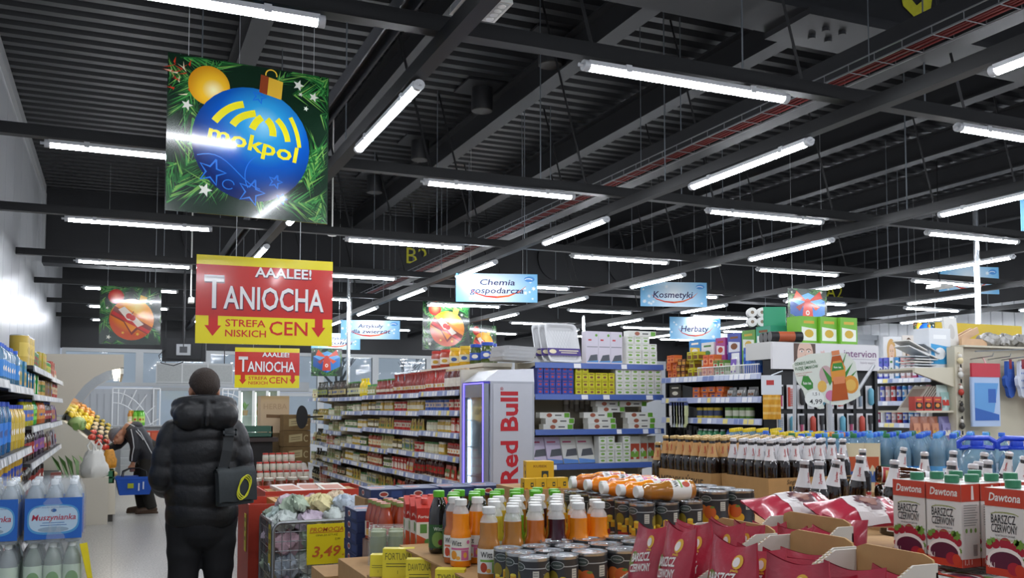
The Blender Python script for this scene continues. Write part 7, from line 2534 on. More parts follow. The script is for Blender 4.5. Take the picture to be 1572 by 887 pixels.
mb.box((0, -.08, 0), (wf + .1, .76, ZW - .002))
tag(build('cardboard_box', mb, CARD, None, (pa.x - .05, pa.y, 0), (0, 0, wa)), 'long carton platform under the bottled water', 'platform')
ux, uy = cos(wa), sin(wa)
cnt2 = 0
for r in range(9):
    n = int(wf / .091)
    for c in range(n):
        x, y = .045 + .091 * c + (.04 if r % 2 else 0), -.02 + .088 * r
        if r < 3 and x > wf * .66 or r == 0 and .26 < x < .56:
            continue
        k = rnd.choice((0, 0, 1, 1, 3, 2)) if r > 1 else rnd.choice((0, 1, 0, 2))
        pr = WB[k]
        what = ('dark-blue capped', 'light-blue capped', 'green-capped', 'blue capped')[k]
        if r >= 3 and c < 4 and r < 8:
            pr, what = (YB, 'yellow-capped') if c < 3 or r > 5 else (OB, 'orange-capped')
        inst(pr, '%s bottle, %s row of the water platform, %s from the left' % (what, nth(r), nth(c)), 'bottle', 'bottled water on the platform', (pa.x + x * ux - y * uy, pa.y + x * uy + y * ux, ZW - .0015), rnd.uniform(-1, 1))
# yellow-capped oil bottles left of the water, behind the beer
p0, p1 = at_d(1110, 663, 6.25), at_d(1200, 663, 6.1)
mb = MB()
wf2 = sqrt((p1.x - p0.x) ** 2 + (p1.y - p0.y) ** 2)
wa2 = atan2(p1.y - p0.y, p1.x - p0.x)
mb.box((0, 0, 0), (wf2 + .05, .5, ZW - .002))
tag(build('cardboard_box', mb, CARD, None, (p0.x, p0.y, 0), (0, 0, wa2)), 'carton platform under the yellow-capped bottles behind the beer', 'platform')
for r in range(5):
    for c in range(int(wf2 / .09)):
        x, y = .05 + .09 * c, .05 + .09 * r
        inst(YB, 'yellow-capped bottle behind the beer, %s row, %s from the left' % (nth(r), nth(c)), 'bottle', 'yellow-capped bottles behind the beer', (p0.x + x * cos(wa2) - y * sin(wa2), p0.y + x * sin(wa2) + y * cos(wa2), ZW - .0015))
def jug_proto():
    mb = MB()
    R = []
    for z, k in ((0, .9), (.01, 1), (.05, 1.0), (.07, .96), (.09, 1), (.16, 1), (.18, .96), (.2, 1), (.24, .95), (.275, .7), (.295, .36), (.31, .3)):
        R.append([(.08 * k * cos(a), .08 * k * sin(a), z) for a in [2 * pi * i / 18 for i in range(18)]])
    mb.loft(R)
    me = mb.mesh('water_jug', [WAT])
    cp = MB().lathe([(.027, .3), (.028, .303), (.028, .325), (.026, .328)], 16).mesh('cap', [M('#2449c8', .35)])
    mb = MB()
    mb.tube([(-.075, 0, .29), (-.078, 0, .32), (-.05, 0, .338), (.05, 0, .338), (.078, 0, .32), (.075, 0, .29)], .01, 8)
    mb.lathe([(.034, .288), (.037, .29), (.037, .3), (.034, .302)], 16)
    for s_ in (-1, 1):
        mb.tube([(s_ * .034, 0, .294), (s_ * .075, 0, .29)], .009, 6)
    hd = mb.mesh('handle', [M('#2449c8', .35)])
    mb = MB()
    mb.lathe([(.0808, .095), (.0808, .155)], 20, close=False)
    return Proto('water_jug', me, [('cap', cp, -1, None), ('handle', hd, -1, 'blue carry handle'), ('label', mb.mesh('label', [M('#9cc4e4', .4)]), -1, None)])
JG = jug_proto()
pj = at_d(1470, 672, 4.35)
mb = MB()
mb.box((-.1, -.1, 0), (.7, .4, 1.068))
qj = at_d(1590, 672, 4.2)
wj = atan2(qj.y - pj.y, qj.x - pj.x)
tag(build('cardboard_box', mb, CARD, None, (pj.x, pj.y, 0), (0, 0, wj)), 'carton platform under the big blue-handled water jugs', 'platform')
for r in range(2):
    for c in range(4):
        x, y = .08 + .165 * c, .0 + .17 * r
        inst(JG, 'big water jug with blue handle, %s row, %s from the left' % (('front', 'back')[r], nth(c)), 'jug', 'big water jugs', (pj.x + x * cos(wj) - y * sin(wj), pj.y + x * sin(wj) + y * cos(wj), 1.0685), wj + rnd.uniform(-.2, .2))
for i, (px, D) in enumerate(((1312, 4.98), (1337, 4.98))):
    p = at_d(px, 690, D)
    inst(Proto('snack_packet', good('pouch', .1, .05, .26, '#d9c9a4', '#c0562e')), 'orange and yellow snack packet propped against the water bottles, %s one' % ('left', 'right')[i], 'packet', 'packets by the water', (p.x, p.y, ZW - .0015), -.5)
# yellow stock-cube boxes and dark bottles in front of the cooler
base_box(1.95, 4.35, 2.45, 4.75, 0, 1.126, 'brown carton column under the yellow display boxes')
def cube_box(w, d, h):
    mb = MB()
    mb.box((-w / 2, -d / 2, 0), (w / 2, d / 2, h))
    for f_, ww in ((((0, -d / 2, 0), (1, 0, 0), (0, 0, 1)), w), (((-w / 2, 0, 0), (0, -1, 0), (0, 0, 1)), d)):
        mb.flat([(ww * .05, h * .22), (ww * .3, h * .22), (ww * .3, h * .62), (ww * .05, h * .62)], f_, .001, 1)
        mb.flat(circ(ww * .175, h * .42, ww * .08, h * .09, 10), f_, .0016, 0)
        mb.flat([(-ww * .45, 0), (-ww * .2, 0), (-ww * .2, h * .14), (-ww * .45, h * .14)], f_, .001, 2)
        if w > .1:
            mb.text('KUBEK', h * .1, f_, 0, h * .76, .001, 3, .01, width=ww * .5)
    return mb.mesh('display_box', [M('#d8ac24', .45), M('#2f3a34', .45), M('#b8782a', .45), M('#8a5a1e', .5)])
CB, CBS = cube_box(.15, .1, .135), cube_box(.06, .06, .055)
inst(Proto('display_box', CB), 'big yellow display box in front of the silver cooler', 'box', None, (2.12, 4.56, 1.1265), -.25)
for i in range(4):
    inst(Proto('display_box', CBS), 'small yellow cube box in the row before the cooler, %s from the left' % nth(i), 'box', 'small yellow boxes', (1.99 + .063 * i, 4.41, 1.1265), -.05)
for i, (px, py) in enumerate(((1010, 683), (1028, 680), (1020, 690))):
    p = at_d(px, py, 4.9)
    inst(BG if i else BT, 'dark bottle standing alone left of the beer boxes, %s one' % nth(i), 'bottle', 'lone dark bottles', (p.x, p.y, 1.107), -.6)
p = at_d(1018, 683, 4.85)
base_box(p.x - .16, p.y - .12, p.x + .14, p.y + .2, 0, 1.106, 'brown carton column under the lone dark bottles')

# ------------------------------------------------------------------ wrapped water packs at the left edge
FILM2 = M('#e6eef2', .1, alpha=.2, coat=1.0, bump=(22, 1.0))
def pack(kind, lb, loc, rz, grp):
    x_, y_, h = 3, 2, .31
    c = dict(blue=('#e2f0f8', '#e6ecf0', '#1f5fb8'), green=('#cfe3d0', '#e8eee8', '#5f9a3a'), clear=('#d9e6e8', '#e8eee8', '#dfe6e4'))[kind]
    o = tag(empty('water_pack', loc, rz), lb, 'pack', grp)
    key = ('pk', kind)
    if key not in _goods:
        bm_ = MB().lathe([(.036, .001), (.043, .008), (.0435, .03), (.0415, .06), (.0435, .09), (.0435, .2), (.041, .225), (.028, .265), (.0155, .285), (.0145, .295)], 16, 0).mesh('bottle', [M(c[0], .08, trans=.65, ior=1.2, coat=.6)])
        cm = MB().lathe([(.0175, .288), (.018, .308), (.0165, .31)], 14).mesh('cap', [M(c[1], .35)])
        mb = MB()
        mb.lathe([(.0441, .03), (.0441, .2)], 20, 0 if kind == 'blue' else 1, close=False)
        if kind == 'green':
            mb.blob_cyl(.0446, .12, -pi / 2, .034, .05, 0)
        lm_ = mb.mesh('label', [M(c[2], .4, coat=.3), M('#c9dcc4', .4, coat=.3)])
        fm_ = MB()
        R = []
        r_ = random.Random(5)
        for z, k in ((-.002, .98), (.02, 1.02), (.1, 1.01), (.2, 1.02), (.25, .98), (.29, .86), (.315, .72)):
            ring = []
            for i in range(40):
                t = 2 * pi * i / 40
                cx, cy = cos(t), sin(t)
                m = max(abs(cx) / .134, abs(cy) / .09)
                q = .55 / m + .45 / sqrt((cx / .15) ** 2 + (cy / .105) ** 2)
                j = 1 + r_.uniform(-.015, .015)
                ring.append((cx * q * k * j, cy * q * k * j, z))
            R.append(ring)
        fm_.loft(R)
        fmm = fm_.mesh('wrap_film', [FILM2])
        pm = MB()
        f_ = ((0, -.0955, 0), (1, 0, 0), (0, 0, 1))
        if kind == 'blue':
            pm.flat([(-.13, .02), (.13, .02), (.13, .225), (-.13, .225)], f_, .001, 0)
            pts = []
            pm.flat([(.118 * (abs(cos(t)) ** .55) * (1 if cos(t) > 0 else -1), .118 + .075 * (abs(sin(t)) ** .7) * (1 if sin(t) > 0 else -1)) for t in [2 * pi * i / 40 for i in range(40)]], f_, .0016, 1)
            pm.flat([(.11 * (abs(cos(t)) ** .55) * (1 if cos(t) > 0 else -1), .12 + .066 * (abs(sin(t)) ** .7) * (1 if sin(t) > 0 else -1)) for t in [2 * pi * i / 40 for i in range(40)]], f_, .002, 2)
            pm.text('Muszynianka', .03, f_, 0, .115, .0028, 3, .012, .2, width=.2)
            pm.text('NATURALNA WODA MINERALNA', .007, f_, 0, .175, .0026, 4, 0, width=.16)
            pm.flat(circ(0, .163, .013, .009, 14), f_, .0026, 4)
            pm.flat([(-.05, .1), (.05, .1), (.05, .103), (-.05, .103)], f_, .0026, 4)
            pm.flat([(-.06, .088), (.06, .088), (.06, .091), (-.06, .091)], f_, .0026, 4)
            pm.flat(circ(0, .068, .07, .014, 20), f_, .0024, 5)
        pr = pm.mesh('print', [M('#1c62bd', .35, coat=.4), M('#4f9ad0', .4, coat=.4), M('#b9d3e6', .4, coat=.4), M('#b0304a', .4), M('#2f5fa0', .4), M('#93a9bc', .4)]) if kind == 'blue' else None
        _goods[key] = (bm_, cm, lm_, fmm, pr)
    bm_, cm, lm_, fmm, pr = _goods[key]
    for i in range(x_):
        for j in range(y_):
            b = put('bottle', bm_, o, (-.088 + .088 * i, -.044 + .088 * j, 0))
            put('cap', cm, b)
            put('label', lm_, b)
    f = put('wrap_film', fmm, o, label='clear shrink film')
    if pr:
        put('print', pr, f)
    return o
PX = {'left': -.56, 'right': -.275}
rows = (('front', 5.30), ('middle', 5.52))
for row, y in rows:
    for col, x in (('left', -.56), ('right', -.275)):
        for k, (z, kind) in enumerate(((.245, 'clear'), (.558, 'green' if col == 'right' else 'clear'), (.871, 'blue'))):
            pack(kind, {'blue': 'blue-printed', 'green': 'green-labelled', 'clear': 'pale'}[kind] + ' wrapped water pack, ' + ('bottom', 'middle', 'top')[k] + ' layer, ' + row + ' ' + col + ' stack by the left shelves', (x, y, z), .03 if col == 'right' else -.02, 'wrapped water packs')
mb = MB()
for i in range(5):
    mb.box((-.73, 5.2 + .1 * i, .2), (-.1, 5.27 + .1 * i, .222))
for i in range(3):
    mb.box((-.73 + .27 * i, 5.2, .12), (-.64 + .27 * i, 5.67, .2))
for i in range(2):
    mb.box((-.73, 5.2 + .38 * i, .1), (-.1, 5.27 + .38 * i, .12))
mb.box((-.73, 5.2, 0), (-.1, 5.67, .1), 1)
mb.box((-.73, 5.2, .222), (-.1, 5.67, .243), 1)
tag(build('pallet', mb, [M('#a58a5f', .8, noise=(12, .2)), CARD]), 'wooden pallet under the wrapped water packs', 'pallet')
mb = MB()
mb.add([(0, 0, 0), (.05, .02, 0), (.09, .03, -.2), (.06, .01, -.22), (0, .003, 0), (.05, .023, 0), (.09, .033, -.2), (.06, .013, -.22)], [(0, 1, 2, 3), (7, 6, 5, 4), (0, 4, 5, 1), (1, 5, 6, 2), (2, 6, 7, 3), (3, 7, 4, 0)])
tag(build('price_card', mb, M('#d8c61e', .5), None, (-.15, 5.2, .86), (0, 0, .5)), 'yellow price strip hanging from the wrapped water packs', 'price card')
# ------------------------------------------------------------------ wire basket of clothes, red bins
bx0, by0, bx1, by1, bz0, bz1 = .86, 5.5, 1.46, 6.0, .28, .88
wb = empty('wire_basket', (0, 0, 0))
tag(wb, 'grey wire dump basket heaped with pastel baby clothes', 'basket')
WIREM = M('#8f9294', .35, .8)
def wire_panel(a, b, z0, z1, nm):
    """framed wire mesh between two floor points"""
    a, b = Vector(a), Vector(b)
    d = b - a
    L = d.length
    d.normalize()
    mb = MB()
    r = .05
    P = []
    for cx, cz, t0 in ((L - r, z1 - r, pi / 2), (r, z1 - r, pi), ):
        pass
    fr_pts = [(0, z0), (0, z1 - r)] + [(r - r * cos(t), z1 - r + r * sin(t)) for t in (pi / 8, pi / 4, 3 * pi / 8)] + [(r, z1), (L - r, z1)] + [(L - r + r * sin(t), z1 - r + r * cos(t)) for t in (pi / 8, pi / 4, 3 * pi / 8)] + [(L, z1 - r), (L, z0), (0, z0)]
    mb.tube([tuple(a + d * u + Vector((0, 0, z))) for u, z in fr_pts], .011, 8)
    n = int(L / .05)
    for i in range(1, n):
        u = L * i / n
        mb.tube([tuple(a + d * u + Vector((0, 0, z0))), tuple(a + d * u + Vector((0, 0, z1)))], .0028, 5)
    n = int((z1 - z0) / .05)
    for i in range(1, n):
        z = z0 + (z1 - z0) * i / n
        mb.tube([tuple(a + Vector((0, 0, z))), tuple(b + Vector((0, 0, z)))], .0028, 5)
    return build(nm, mb, WIREM, wb)
wire_panel((bx0, by0, 0), (bx1, by0, 0), bz0, bz1, 'wire_panel')
wire_panel((bx0, by1, 0), (bx0, by0 + .02, 0), bz0, bz1, 'wire_panel')
wire_panel((bx1, by0 + .02, 0), (bx1, by1, 0), bz0, bz1, 'wire_panel')
wire_panel((bx1 - .02, by1, 0), (bx0 + .02, by1, 0), bz0, bz1, 'wire_panel')
mb = MB()
mb.box((bx0, by0, bz0 - .006), (bx1, by1, bz0))
build('tray', mb, WIREM, wb)
for x in (bx0, bx1):
    for y in (by0, by1):
        mb = MB()
        mb.tube([(x, y, bz0), (x, y, .02)], .012, 8)
        mb.lathe([(.02, 0), (.02, .02)], 8, 0, (x, y, 0))
        build('leg', mb, WIREM, wb)
def cloth_mesh(w, d, h, seed):
    r = random.Random(seed)
    n, m = 32, 12
    ph = [r.uniform(0, 6) for _ in range(6)]
    R = []
    for i in range(m + 1):
        v = pi * i / m
        ring = []
        for k in range(n):
            a = 2 * pi * k / n
            f = .9 + .16 * sin(3 * a + ph[0] + 2 * v) + .13 * sin(5 * a + ph[1] - 3 * v) + .1 * sin(9 * a + ph[2] + 5 * v)
            z = -cos(v) * h / 2 * (1 + .15 * sin(4 * a + ph[3])) + .012 * sin(7 * a + 6 * v + ph[4])
            ring.append((w / 2 * max(.02, sin(v)) * f * cos(a), d / 2 * max(.02, sin(v)) * f * sin(a), z))
        R.append(ring)
    return MB().loft(R)
PAST = ['#c9b7c0', '#bfd0cc', '#d8c9cf', '#cdd6d2', '#b9c4d0', '#d6c3a8', '#c8a9b4', '#dcd8d4', '#a9b8a4', '#cfc0d0', '#d9cf9f', '#b7a9b8']
PASTN = ['pink-grey', 'mint', 'pale pink', 'pale grey-green', 'pale blue', 'cream', 'rose', 'white', 'sage', 'lilac', 'pale yellow', 'mauve']
rnd.seed(51)
q = 0
LAY = [('bottom layer', .36), ('second layer', .49), ('third layer', .62), ('fourth layer', .75), ('heaped top', .875), ('very top', .955)]
for L_, (ln, z) in enumerate(LAY):
    nx, ny = (4, 2) if L_ < 4 else (4, 3) if L_ == 4 else (3, 2)
    for i in range(nx):
        for j in range(ny):
            k = rnd.randrange(12)
            q += 1
            x = bx0 + .09 + (.6 - .18) * i / 3 if L_ < 5 else bx0 + .15 + .15 * i
            y = by0 + .12 + .26 * j / max(1, ny - 1) if L_ < 5 else by0 + .17 + .16 * j
            o = tag(build('baby_garment', cloth_mesh(.17, .2, .14 if L_ < 4 else .1, q), M(PAST[k], .9, noise=(30, .18), bump=(40, .6)), None, (x, y, z + rnd.uniform(-.012, .012)), (rnd.uniform(-.25, .25), rnd.uniform(-.25, .25), rnd.uniform(0, 3))),
                '%s baby garment, %s of the wire basket, %s from the left, %s' % (PASTN[k], ln, nth(i), ('front', 'middle', 'back')[j]), 'garment', 'baby clothes in the wire basket')
pc = empty('promotion_card', (1.165, by0 - .018, .63), 0)
mb = MB()
mb.box((-.115, -.003, 0), (.115, 0, .235))
mb.box((-.06, 0, .22), (-.03, .02, .235))
build('card', mb, M('#e2d018', .5), pc)
mb = MB()
f_ = ((0, -.003, 0), (1, 0, 0), (.0, 0, 1))
mb.text('PROMOCJA', .026, f_, 0, .19, .001, 0, .014, .2, width=.2)
mb.flat([(-.1, .183), (.1, .183), (.1, .187), (-.1, .187)], f_, .001, 0)
mb.text('CENA ZA SZTUKĘ', .01, f_, 0, .165, .001, 1, .01, .2, width=.13)
mb.text('5,99', .013, f_, .065, .138, .001, 1, .01, .2)
mb.text('3,49', .062, f_, -.005, .045, .001, 0, .02, .2, width=.17)
mb.text('zł', .012, f_, .098, .045, .001, 0, .01)
build('lettering', mb, [M('#c2622a', .5), M('#5a5220', .5)], pc)
tag(pc, 'yellow promotion card priced 3,49 on the front of the wire basket', 'price card')

def bin_(x0, y0, x1, y1, h, lb):
    mb = MB()
    t = .012
    for a, b in (((x0, y0), (x1, y0 + t)), ((x0, y1 - t), (x1, y1)), ((x0, y0 + t), (x0 + t, y1 - t)), ((x1 - t, y0 + t), (x1, y1 - t))):
        mb.box((a[0], a[1], 0), (b[0], b[1], h))
    mb.box((x0 + t, y0 + t, h - .25), (x1 - t, y1 - t, h - .24))
    o = build('display_bin', mb, M('#b53a26', .5, noise=(6, .08)))
    return tag(o, lb, 'bin')
bin_(.80, 6.12, 1.52, 6.66, .93, 'red display bin right behind the wire basket')
bin_(1.0, 6.78, 1.75, 7.3, .95, 'second red display bin behind the first, near the gondola')
mb = MB()
for a, b in (((.98, 6.2, .84), (1.42, 6.24, .93)), ((.98, 6.54, .84), (1.42, 6.58, .93)), ((.98, 6.24, .84), (1.02, 6.54, .93)), ((1.38, 6.24, .84), (1.42, 6.54, .93))):
    mb.box(a, b)
mb.box((.98, 6.2, .692), (1.42, 6.58, .84))
tag(build('wooden_tray', mb, M('#b8863a', .6, noise=(20, .15)), None, (0, 0, .0)), 'golden wooden tray sticking out of the first red bin', 'tray')
for i, (x, y, rz, c) in enumerate(((1.2, 7.02, .3, '#d8cfc8'), (1.36, 7.05, -.2, '#c9b8b0'), (1.52, 7.0, .1, '#d9d3c4'))):
    mb = MB()
    mb.box((-.09, -.12, 0), (.09, .12, .02))
    mb.flat([(-.07, -.08), (.07, -.08), (.07, .06), (-.07, .06)], ((0, 0, .02), (1, 0, 0), (0, 1, 0)), .001, 1)
    tag(build('leaflet_bundle', mb, [M(c, .5), M('#b0705a', .5)], None, (x, y, .935), (radians(8), 0, rz)), 'printed leaflet bundle lying in the second red bin, %s from the left' % nth(i), 'leaflets', 'leaflets in the red bin')
mb = MB()
mb.box((1.05, 6.85, .7105), (1.7, 7.2, .934))
tag(build('cardboard_box', mb, CARD), 'brown box hidden inside the second red bin under the leaflets', 'box')
for i in range(2):
    mb = MB()
    mb.box((0, 0, 0), (.003, .09, .24))
    f_ = ((0, 0, 0), (0, -1, 0), (0, 0, 1))
    for k in range(3):
        mb.flat([(-.075, .19 - .06 * k), (-.015, .19 - .06 * k), (-.015, .215 - .06 * k), (-.075, .215 - .06 * k)], f_, .001, 1)
    tag(build('price_card', mb, [M('#d8c61e', .5), M('#8a7f1e', .5)], None, (.795 if i == 0 else .855, 6.2 if i == 0 else 5.56, .62), (0, 0, 0)), ('yellow price card on the side of the first red bin', 'yellow price card on the left side of the wire basket')[i], 'price card')
# ------------------------------------------------------------------ household-paper island, beauty end display, cosmetics and towel gondolas
BLK = M('#1e1f21', .5)
u = Unit('shelving_bay', 'household paper shelving with a white wire guard, right of the kitchen goods', (5.0, 7.85, 0), -pi / 2, 1.54, .5, [1.84, 1.64, 1.45, 1.2, .8, .3], 1.95, BLK, BLK, M('#a9b2d2', .35), TAGS, None, seed=61)
PT = 'household paper shelving'
fill(u, 1.84, .0, .8, [(1, 'carton', (.075, .09, .075, '#d86a2e', '#e08a4a'), 'orange candle box', .08, 3), (1, 'carton', (.06, .08, .06, '#6a3a22', '#c9a03a'), 'brown-gold matchbox pack', .065, 3), (1.2, 'carton', (.075, .09, .08, '#c9c02e', '#7a5a2a'), 'yellow candle box', .08, 3), (1, 'carton', (.08, .09, .1, '#dd6a35', '#e8a070'), 'bright orange box', .085, 2)], 'top shelf of the ' + PT, 'boxes on the household paper shelving')
fill(u, 1.84, .8, 1.52, [(1, 'carton', (.075, .08, .07, '#5f8a3a', '#c9cfae'), 'green tea-light box', .08, 2), (1, 'pouch', (.12, .06, .2, '#d6d9dc', '#7a5ab0'), 'white napkin packet', .125, 1), (1.7, 'can', (.04, .24, '#2456b4', '#5f93dc'), 'blue freezer-bag tube', .085, 1)], 'top shelf of the ' + PT, 'goods on the household paper shelving')
for i, (w, h, c, c2, nm) in enumerate(((.2, .2, '#2d86cc', '#e0c23a', 'blue and yellow'), (.2, .16, '#e2e2e4', '#cfd2d8', 'plain white'), (.15, .19, '#a03a86', '#e0d8e0', 'magenta'), (.2, .22, '#3f4aa0', '#d8dce8', 'indigo'), (.19, .23, '#5f9a3a', '#e0e4d8', 'green'), (.2, .25, '#2f8f72', '#dfe6e0', 'teal'))):
    for k in range(2):
        u.put(good('carton', w, .18, (h + .18) / 2, c, c2), 'tissue_pack', .2 + .21 * i, .36, 1.841 + k * ((h + .18) / 2 + .001), ('lower ', 'upper ')[k] + nm + ' tissue pack standing at the back of the top household shelf', 'pack', 'tissue packs on the top shelf')
mb = MB()
for i in range(36):
    mb.tube([(.62 + .025 * i, .01, 1.83), (.62 + .025 * i, .01, 1.92)], .003, 4)
for z in (1.84, 1.92):
    mb.tube([(.62, .01, z), (1.52, .01, z)], .005, 5)
build('wire_guard', mb, WHITEP, u.root)
fill(u, 1.64, .05, 1.38, [(1, 'carton', (.2, .02, .13, '#2a2622', '#4a423a'), 'dark folded mat', .21, 1), (1.3, 'carton', (.11, .1, .05, '#d8652e', '#e08a4f'), 'flat orange box', .115, 2), (1, 'pouch', (.12, .08, .09, '#8a8c8c', '#b8b8b4'), 'grey cloth bundle', .125, 1)], 'second shelf of the ' + PT, 'goods on the household paper shelving')
fill(u, 1.45, .5, 1.38, [(1, 'roll', (.04, .1, '#c9b23a', '#3f4a6a'), 'yellow and blue sponge roll', .085, 1), (1, 'roll', (.04, .1, '#5f8a3a', '#d8dcc8'), 'green sponge roll', .085, 1)], 'third shelf of the ' + PT, 'goods on the household paper shelving')
fill(u, 1.2, .5, 1.38, [(1, 'bottle', (.035, .15, '#4f9a6a', '#d8dce0', '#5aa8c8', 1), 'green cleaner bottle', .075, 1), (1, 'bottle', (.035, .15, '#3a6ab8', '#2a4a9a', '#c98a3a', 1), 'blue cleaner bottle', .075, 1)], 'fourth shelf of the ' + PT, 'goods on the household paper shelving')
for i in range(6):
    mb = MB()
    for k in range(5):
        mb.box((-.035 + .015 * k, -.006, -.09 - .02 * sin(k)), (-.025 + .015 * k, .006, 0))
    mb.box((-.04, -.008, 0), (.04, .008, .1))
    mb.box((-.035, -.009, .1), (.035, .009, .13), 1)
    p = u.mat @ Vector((.24 + .045 * i, -.03, 1.47))
    tag(build('work_glove', mb, [M(('#d8d8d6', '#b8c0c8', '#c9d0a0')[i % 3], .7), M('#3f4a7a', .6)], None, p, (0, 0, -pi / 2)), 'pale work glove hanging from the household shelf, %s from the left' % nth(i), 'glove', 'hanging work gloves')
mb = MB()
mb.tube([(.2, -.03, 1.605), (.5, -.03, 1.605)], .006, 5)
build('hook_rail', mb, STEEL, u.root)
# rolls and bags piled on top at the near end
for i in range(3):
    inst(Proto('bag_roll', good('roll', .045, .28, '#1d1d1f', '#a5502e')), 'black bin-bag roll piled above the beauty banner, %s one' % nth(i), 'roll', 'black bin-bag rolls', (5.05 + .03 * i, 6.24 + .095 * i, 2.147), rot=(pi / 2, 0, 1.3))
mb = MB()
mb.box((5.02, 6.16, 0), (6.15, 6.3, 1.95), 0)
mb.box((5.0, 6.17, 1.955), (6.15, 6.5, 2.1), 1)
for x in (5.02, 5.3, 5.85, 6.1):
    mb.box((x, 6.14, 0), (x + .03, 6.16, 1.95), 0)
ed = tag(build('end_display', mb, [BLK, M('#c9c9c6', .5)]), 'black end display of combs and brushes under the beauty banner', 'display')
mb = MB()
mb.box((4.97, 6.11, 1.87), (6.12, 6.135, 2.09))
bn = build('banner', mb, M('#d9d8da', .3, coat=.3), ed)
f_ = ((0, 6.11, 0), (1, 0, 0), (0, 0, 1))
mb = MB()
mb.text('intervion', .065, f_, 5.91, 1.985, .002, 0, .006, width=.36)
mb.flat([(5.73, 1.965), (6.09, 1.965), (6.09, 1.968), (5.73, 1.968)], f_, .002, 1)
mb.text('beauty expert', .02, f_, 5.99, 1.93, .002, 1, 0, width=.16)
build('lettering', mb, [M('#7a4a78', .4), M('#a8a0ac', .4)], bn)
mb = MB()
mb.flat([(5.19, 1.872), (5.42, 1.872), (5.42, 2.088), (5.19, 2.088)], f_, .001, 0)
mb.flat(circ(5.31, 1.98, .085, .13, 24)[0:24], f_, .0015, 1) if False else mb.flat([(x, min(2.088, max(1.873, z))) for x, z in circ(5.31, 1.985, .085, .14, 24)], f_, .0015, 1)
for s_ in (-1, 1):
    mb.flat(circ(5.31 + s_ * .037, 2.02, .018, .008, 12), f_, .002, 2)
    mb.flat(circ(5.31 + s_ * .037, 2.02, .007, .007, 10), f_, .0024, 3)
    stroke(mb, arc(5.31 + s_ * .037, 2.02, .03, .022, .5, pi - .5, 6), .006, f_, .002, 3)
mb.flat([(5.305, 2.0), (5.315, 2.0), (5.322, 1.955), (5.298, 1.955)], f_, .002, 4)
mb.flat(circ(5.31, 1.92, .026, .01, 14), f_, .002, 5)
mb.flat(star(5.5, 2.0, .04, .3, .6, 6), f_, .0015, 6)
build('print', mb, [M('#5a463c', .4), M('#d6b5a4', .4), M('#e4e0dc', .3), M('#3a2f2a', .4), M('#c49c8a', .4), M('#b8605a', .4), M('#d8b8b4', .4)], bn)
rnd.seed(71)
for r in range(3):
    for c in range(10):
        x, z = 5.06 + .107 * c, (1.68, 1.44, 1.2)[r]
        k = (c + r) % 5
        mb = MB()
        mb.box((-.035, 0, -.14), (.035, .004, .06), 0)
        if k in (0, 3):
            mb.rbox((-.012, -.02, -.12), (.012, 0, -.03), .005, 1, 2)
            mb.rbox((-.02, -.022, -.03), (.02, 0, .045), .008, 2, 2)
        elif k == 1:
            mb.box((-.026, -.008, -.12), (-.006, 0, .04), 1)
            for i in range(10):
                mb.box((-.006, -.006, -.115 + .015 * i), (.024, -.001, -.108 + .015 * i), 1)
        else:
            mb.lathe([(.012, -.11), (.024, -.09), (.024, .02), (.01, .04)], 8, 1, (0, -.024, 0))
        col = ('#a8486a', '#7a8a9a', '#b5483a', '#5fa0b8', '#3a3a3e')[(c * 2 + r) % 5]
        tag(build('hair_brush', mb, [M('#cfcfd2', .4), M(col, .4), M('#2a2a2c', .5)], None, (x, 6.134, z)), 'carded %s on the black end display, %s row down, %s from the left' % (('paddle brush', 'comb', 'sponge', 'round brush', 'sponge')[k], nth(r), nth(c)), 'brush', 'carded brushes on the end display')
GP = good('carton', .2, .16, .24, '#6fae2e', '#e2e6da')
for i in range(3):
    inst(Proto('toilet_roll_pack', GP), 'green toilet roll pack above the beauty banner, %s from the left' % nth(i), 'pack', 'green toilet roll packs', (5.5 + .205 * i, 6.36 - .02 * i, 2.1005), .05)
TPW = MB()
for i in range(4):
    for j in range(2):
        TPW.lathe([(.0005, .004), (.018, .004), (.02, 0), (.055, .002), (.055, .1), (.0005, .102)], 16, mats=[1, 1, 2, 0, 2], M4=Matrix.Translation((-.165 + .11 * i, -.05, .056 + .11 * j)) @ Matrix.Rotation(-pi / 2, 4, 'X'), close=False)
TPW.rbox((-.05, -.06, 0), (.222, .06, .225), .03, 3, 3)
TPW = TPW.mesh('toilet_roll_pack', [M('#e2e2e0', .6), M('#8a7a68', .7), M('#d5d5d2', .6), M('#2f8f6a', .4)])
pu = u.mat @ Vector((1.18, .36, 2.274))
inst(Proto('toilet_roll_pack', TPW), 'white and green toilet roll pack topmost above the household shelving', 'pack', None, pu, -.45, scale=.78)
# leaf-shaped drink sign on poles before the end display
ps = at_d(1268, 592, 6.2)
sg = empty('drink_sign', (ps.x, ps.y, 0), -YAW)
f_ = ((0, 0, 0), (1, 0, 0), (0, 0, 1))
def dz(py):
    return EYE - (py - 625.6) * 6.2 / FPX
def dx(px):
    return (px - 1268) * 6.2 / FPX
mb = MB()
out = [(dx(a), dz(b)) for a, b in ((1217, 560), (1225, 550), (1245, 543), (1272, 541), (1272, 541), (1280, 541), (1300, 542), (1314, 556), (1317, 578), (1321, 607), (1312, 613), (1292, 622), (1275, 621), (1262, 616), (1265, 626), (1258, 628), (1246, 622), (1236, 610), (1233, 600), (1224, 586))]
del out[4]
mb.prism(out, 0, .006, 0, M4=Matrix(((1, 0, 0, 0), (0, 0, -1, .006), (0, 1, 0, 0), (0, 0, 0, 1))))
bd = build('board', mb, M('#dfe3d6', .35, coat=.3), sg)
mb = MB()
Q = lambda pts, off, k: mb.flat([(dx(a), dz(b)) for a, b in pts], f_, off, k)
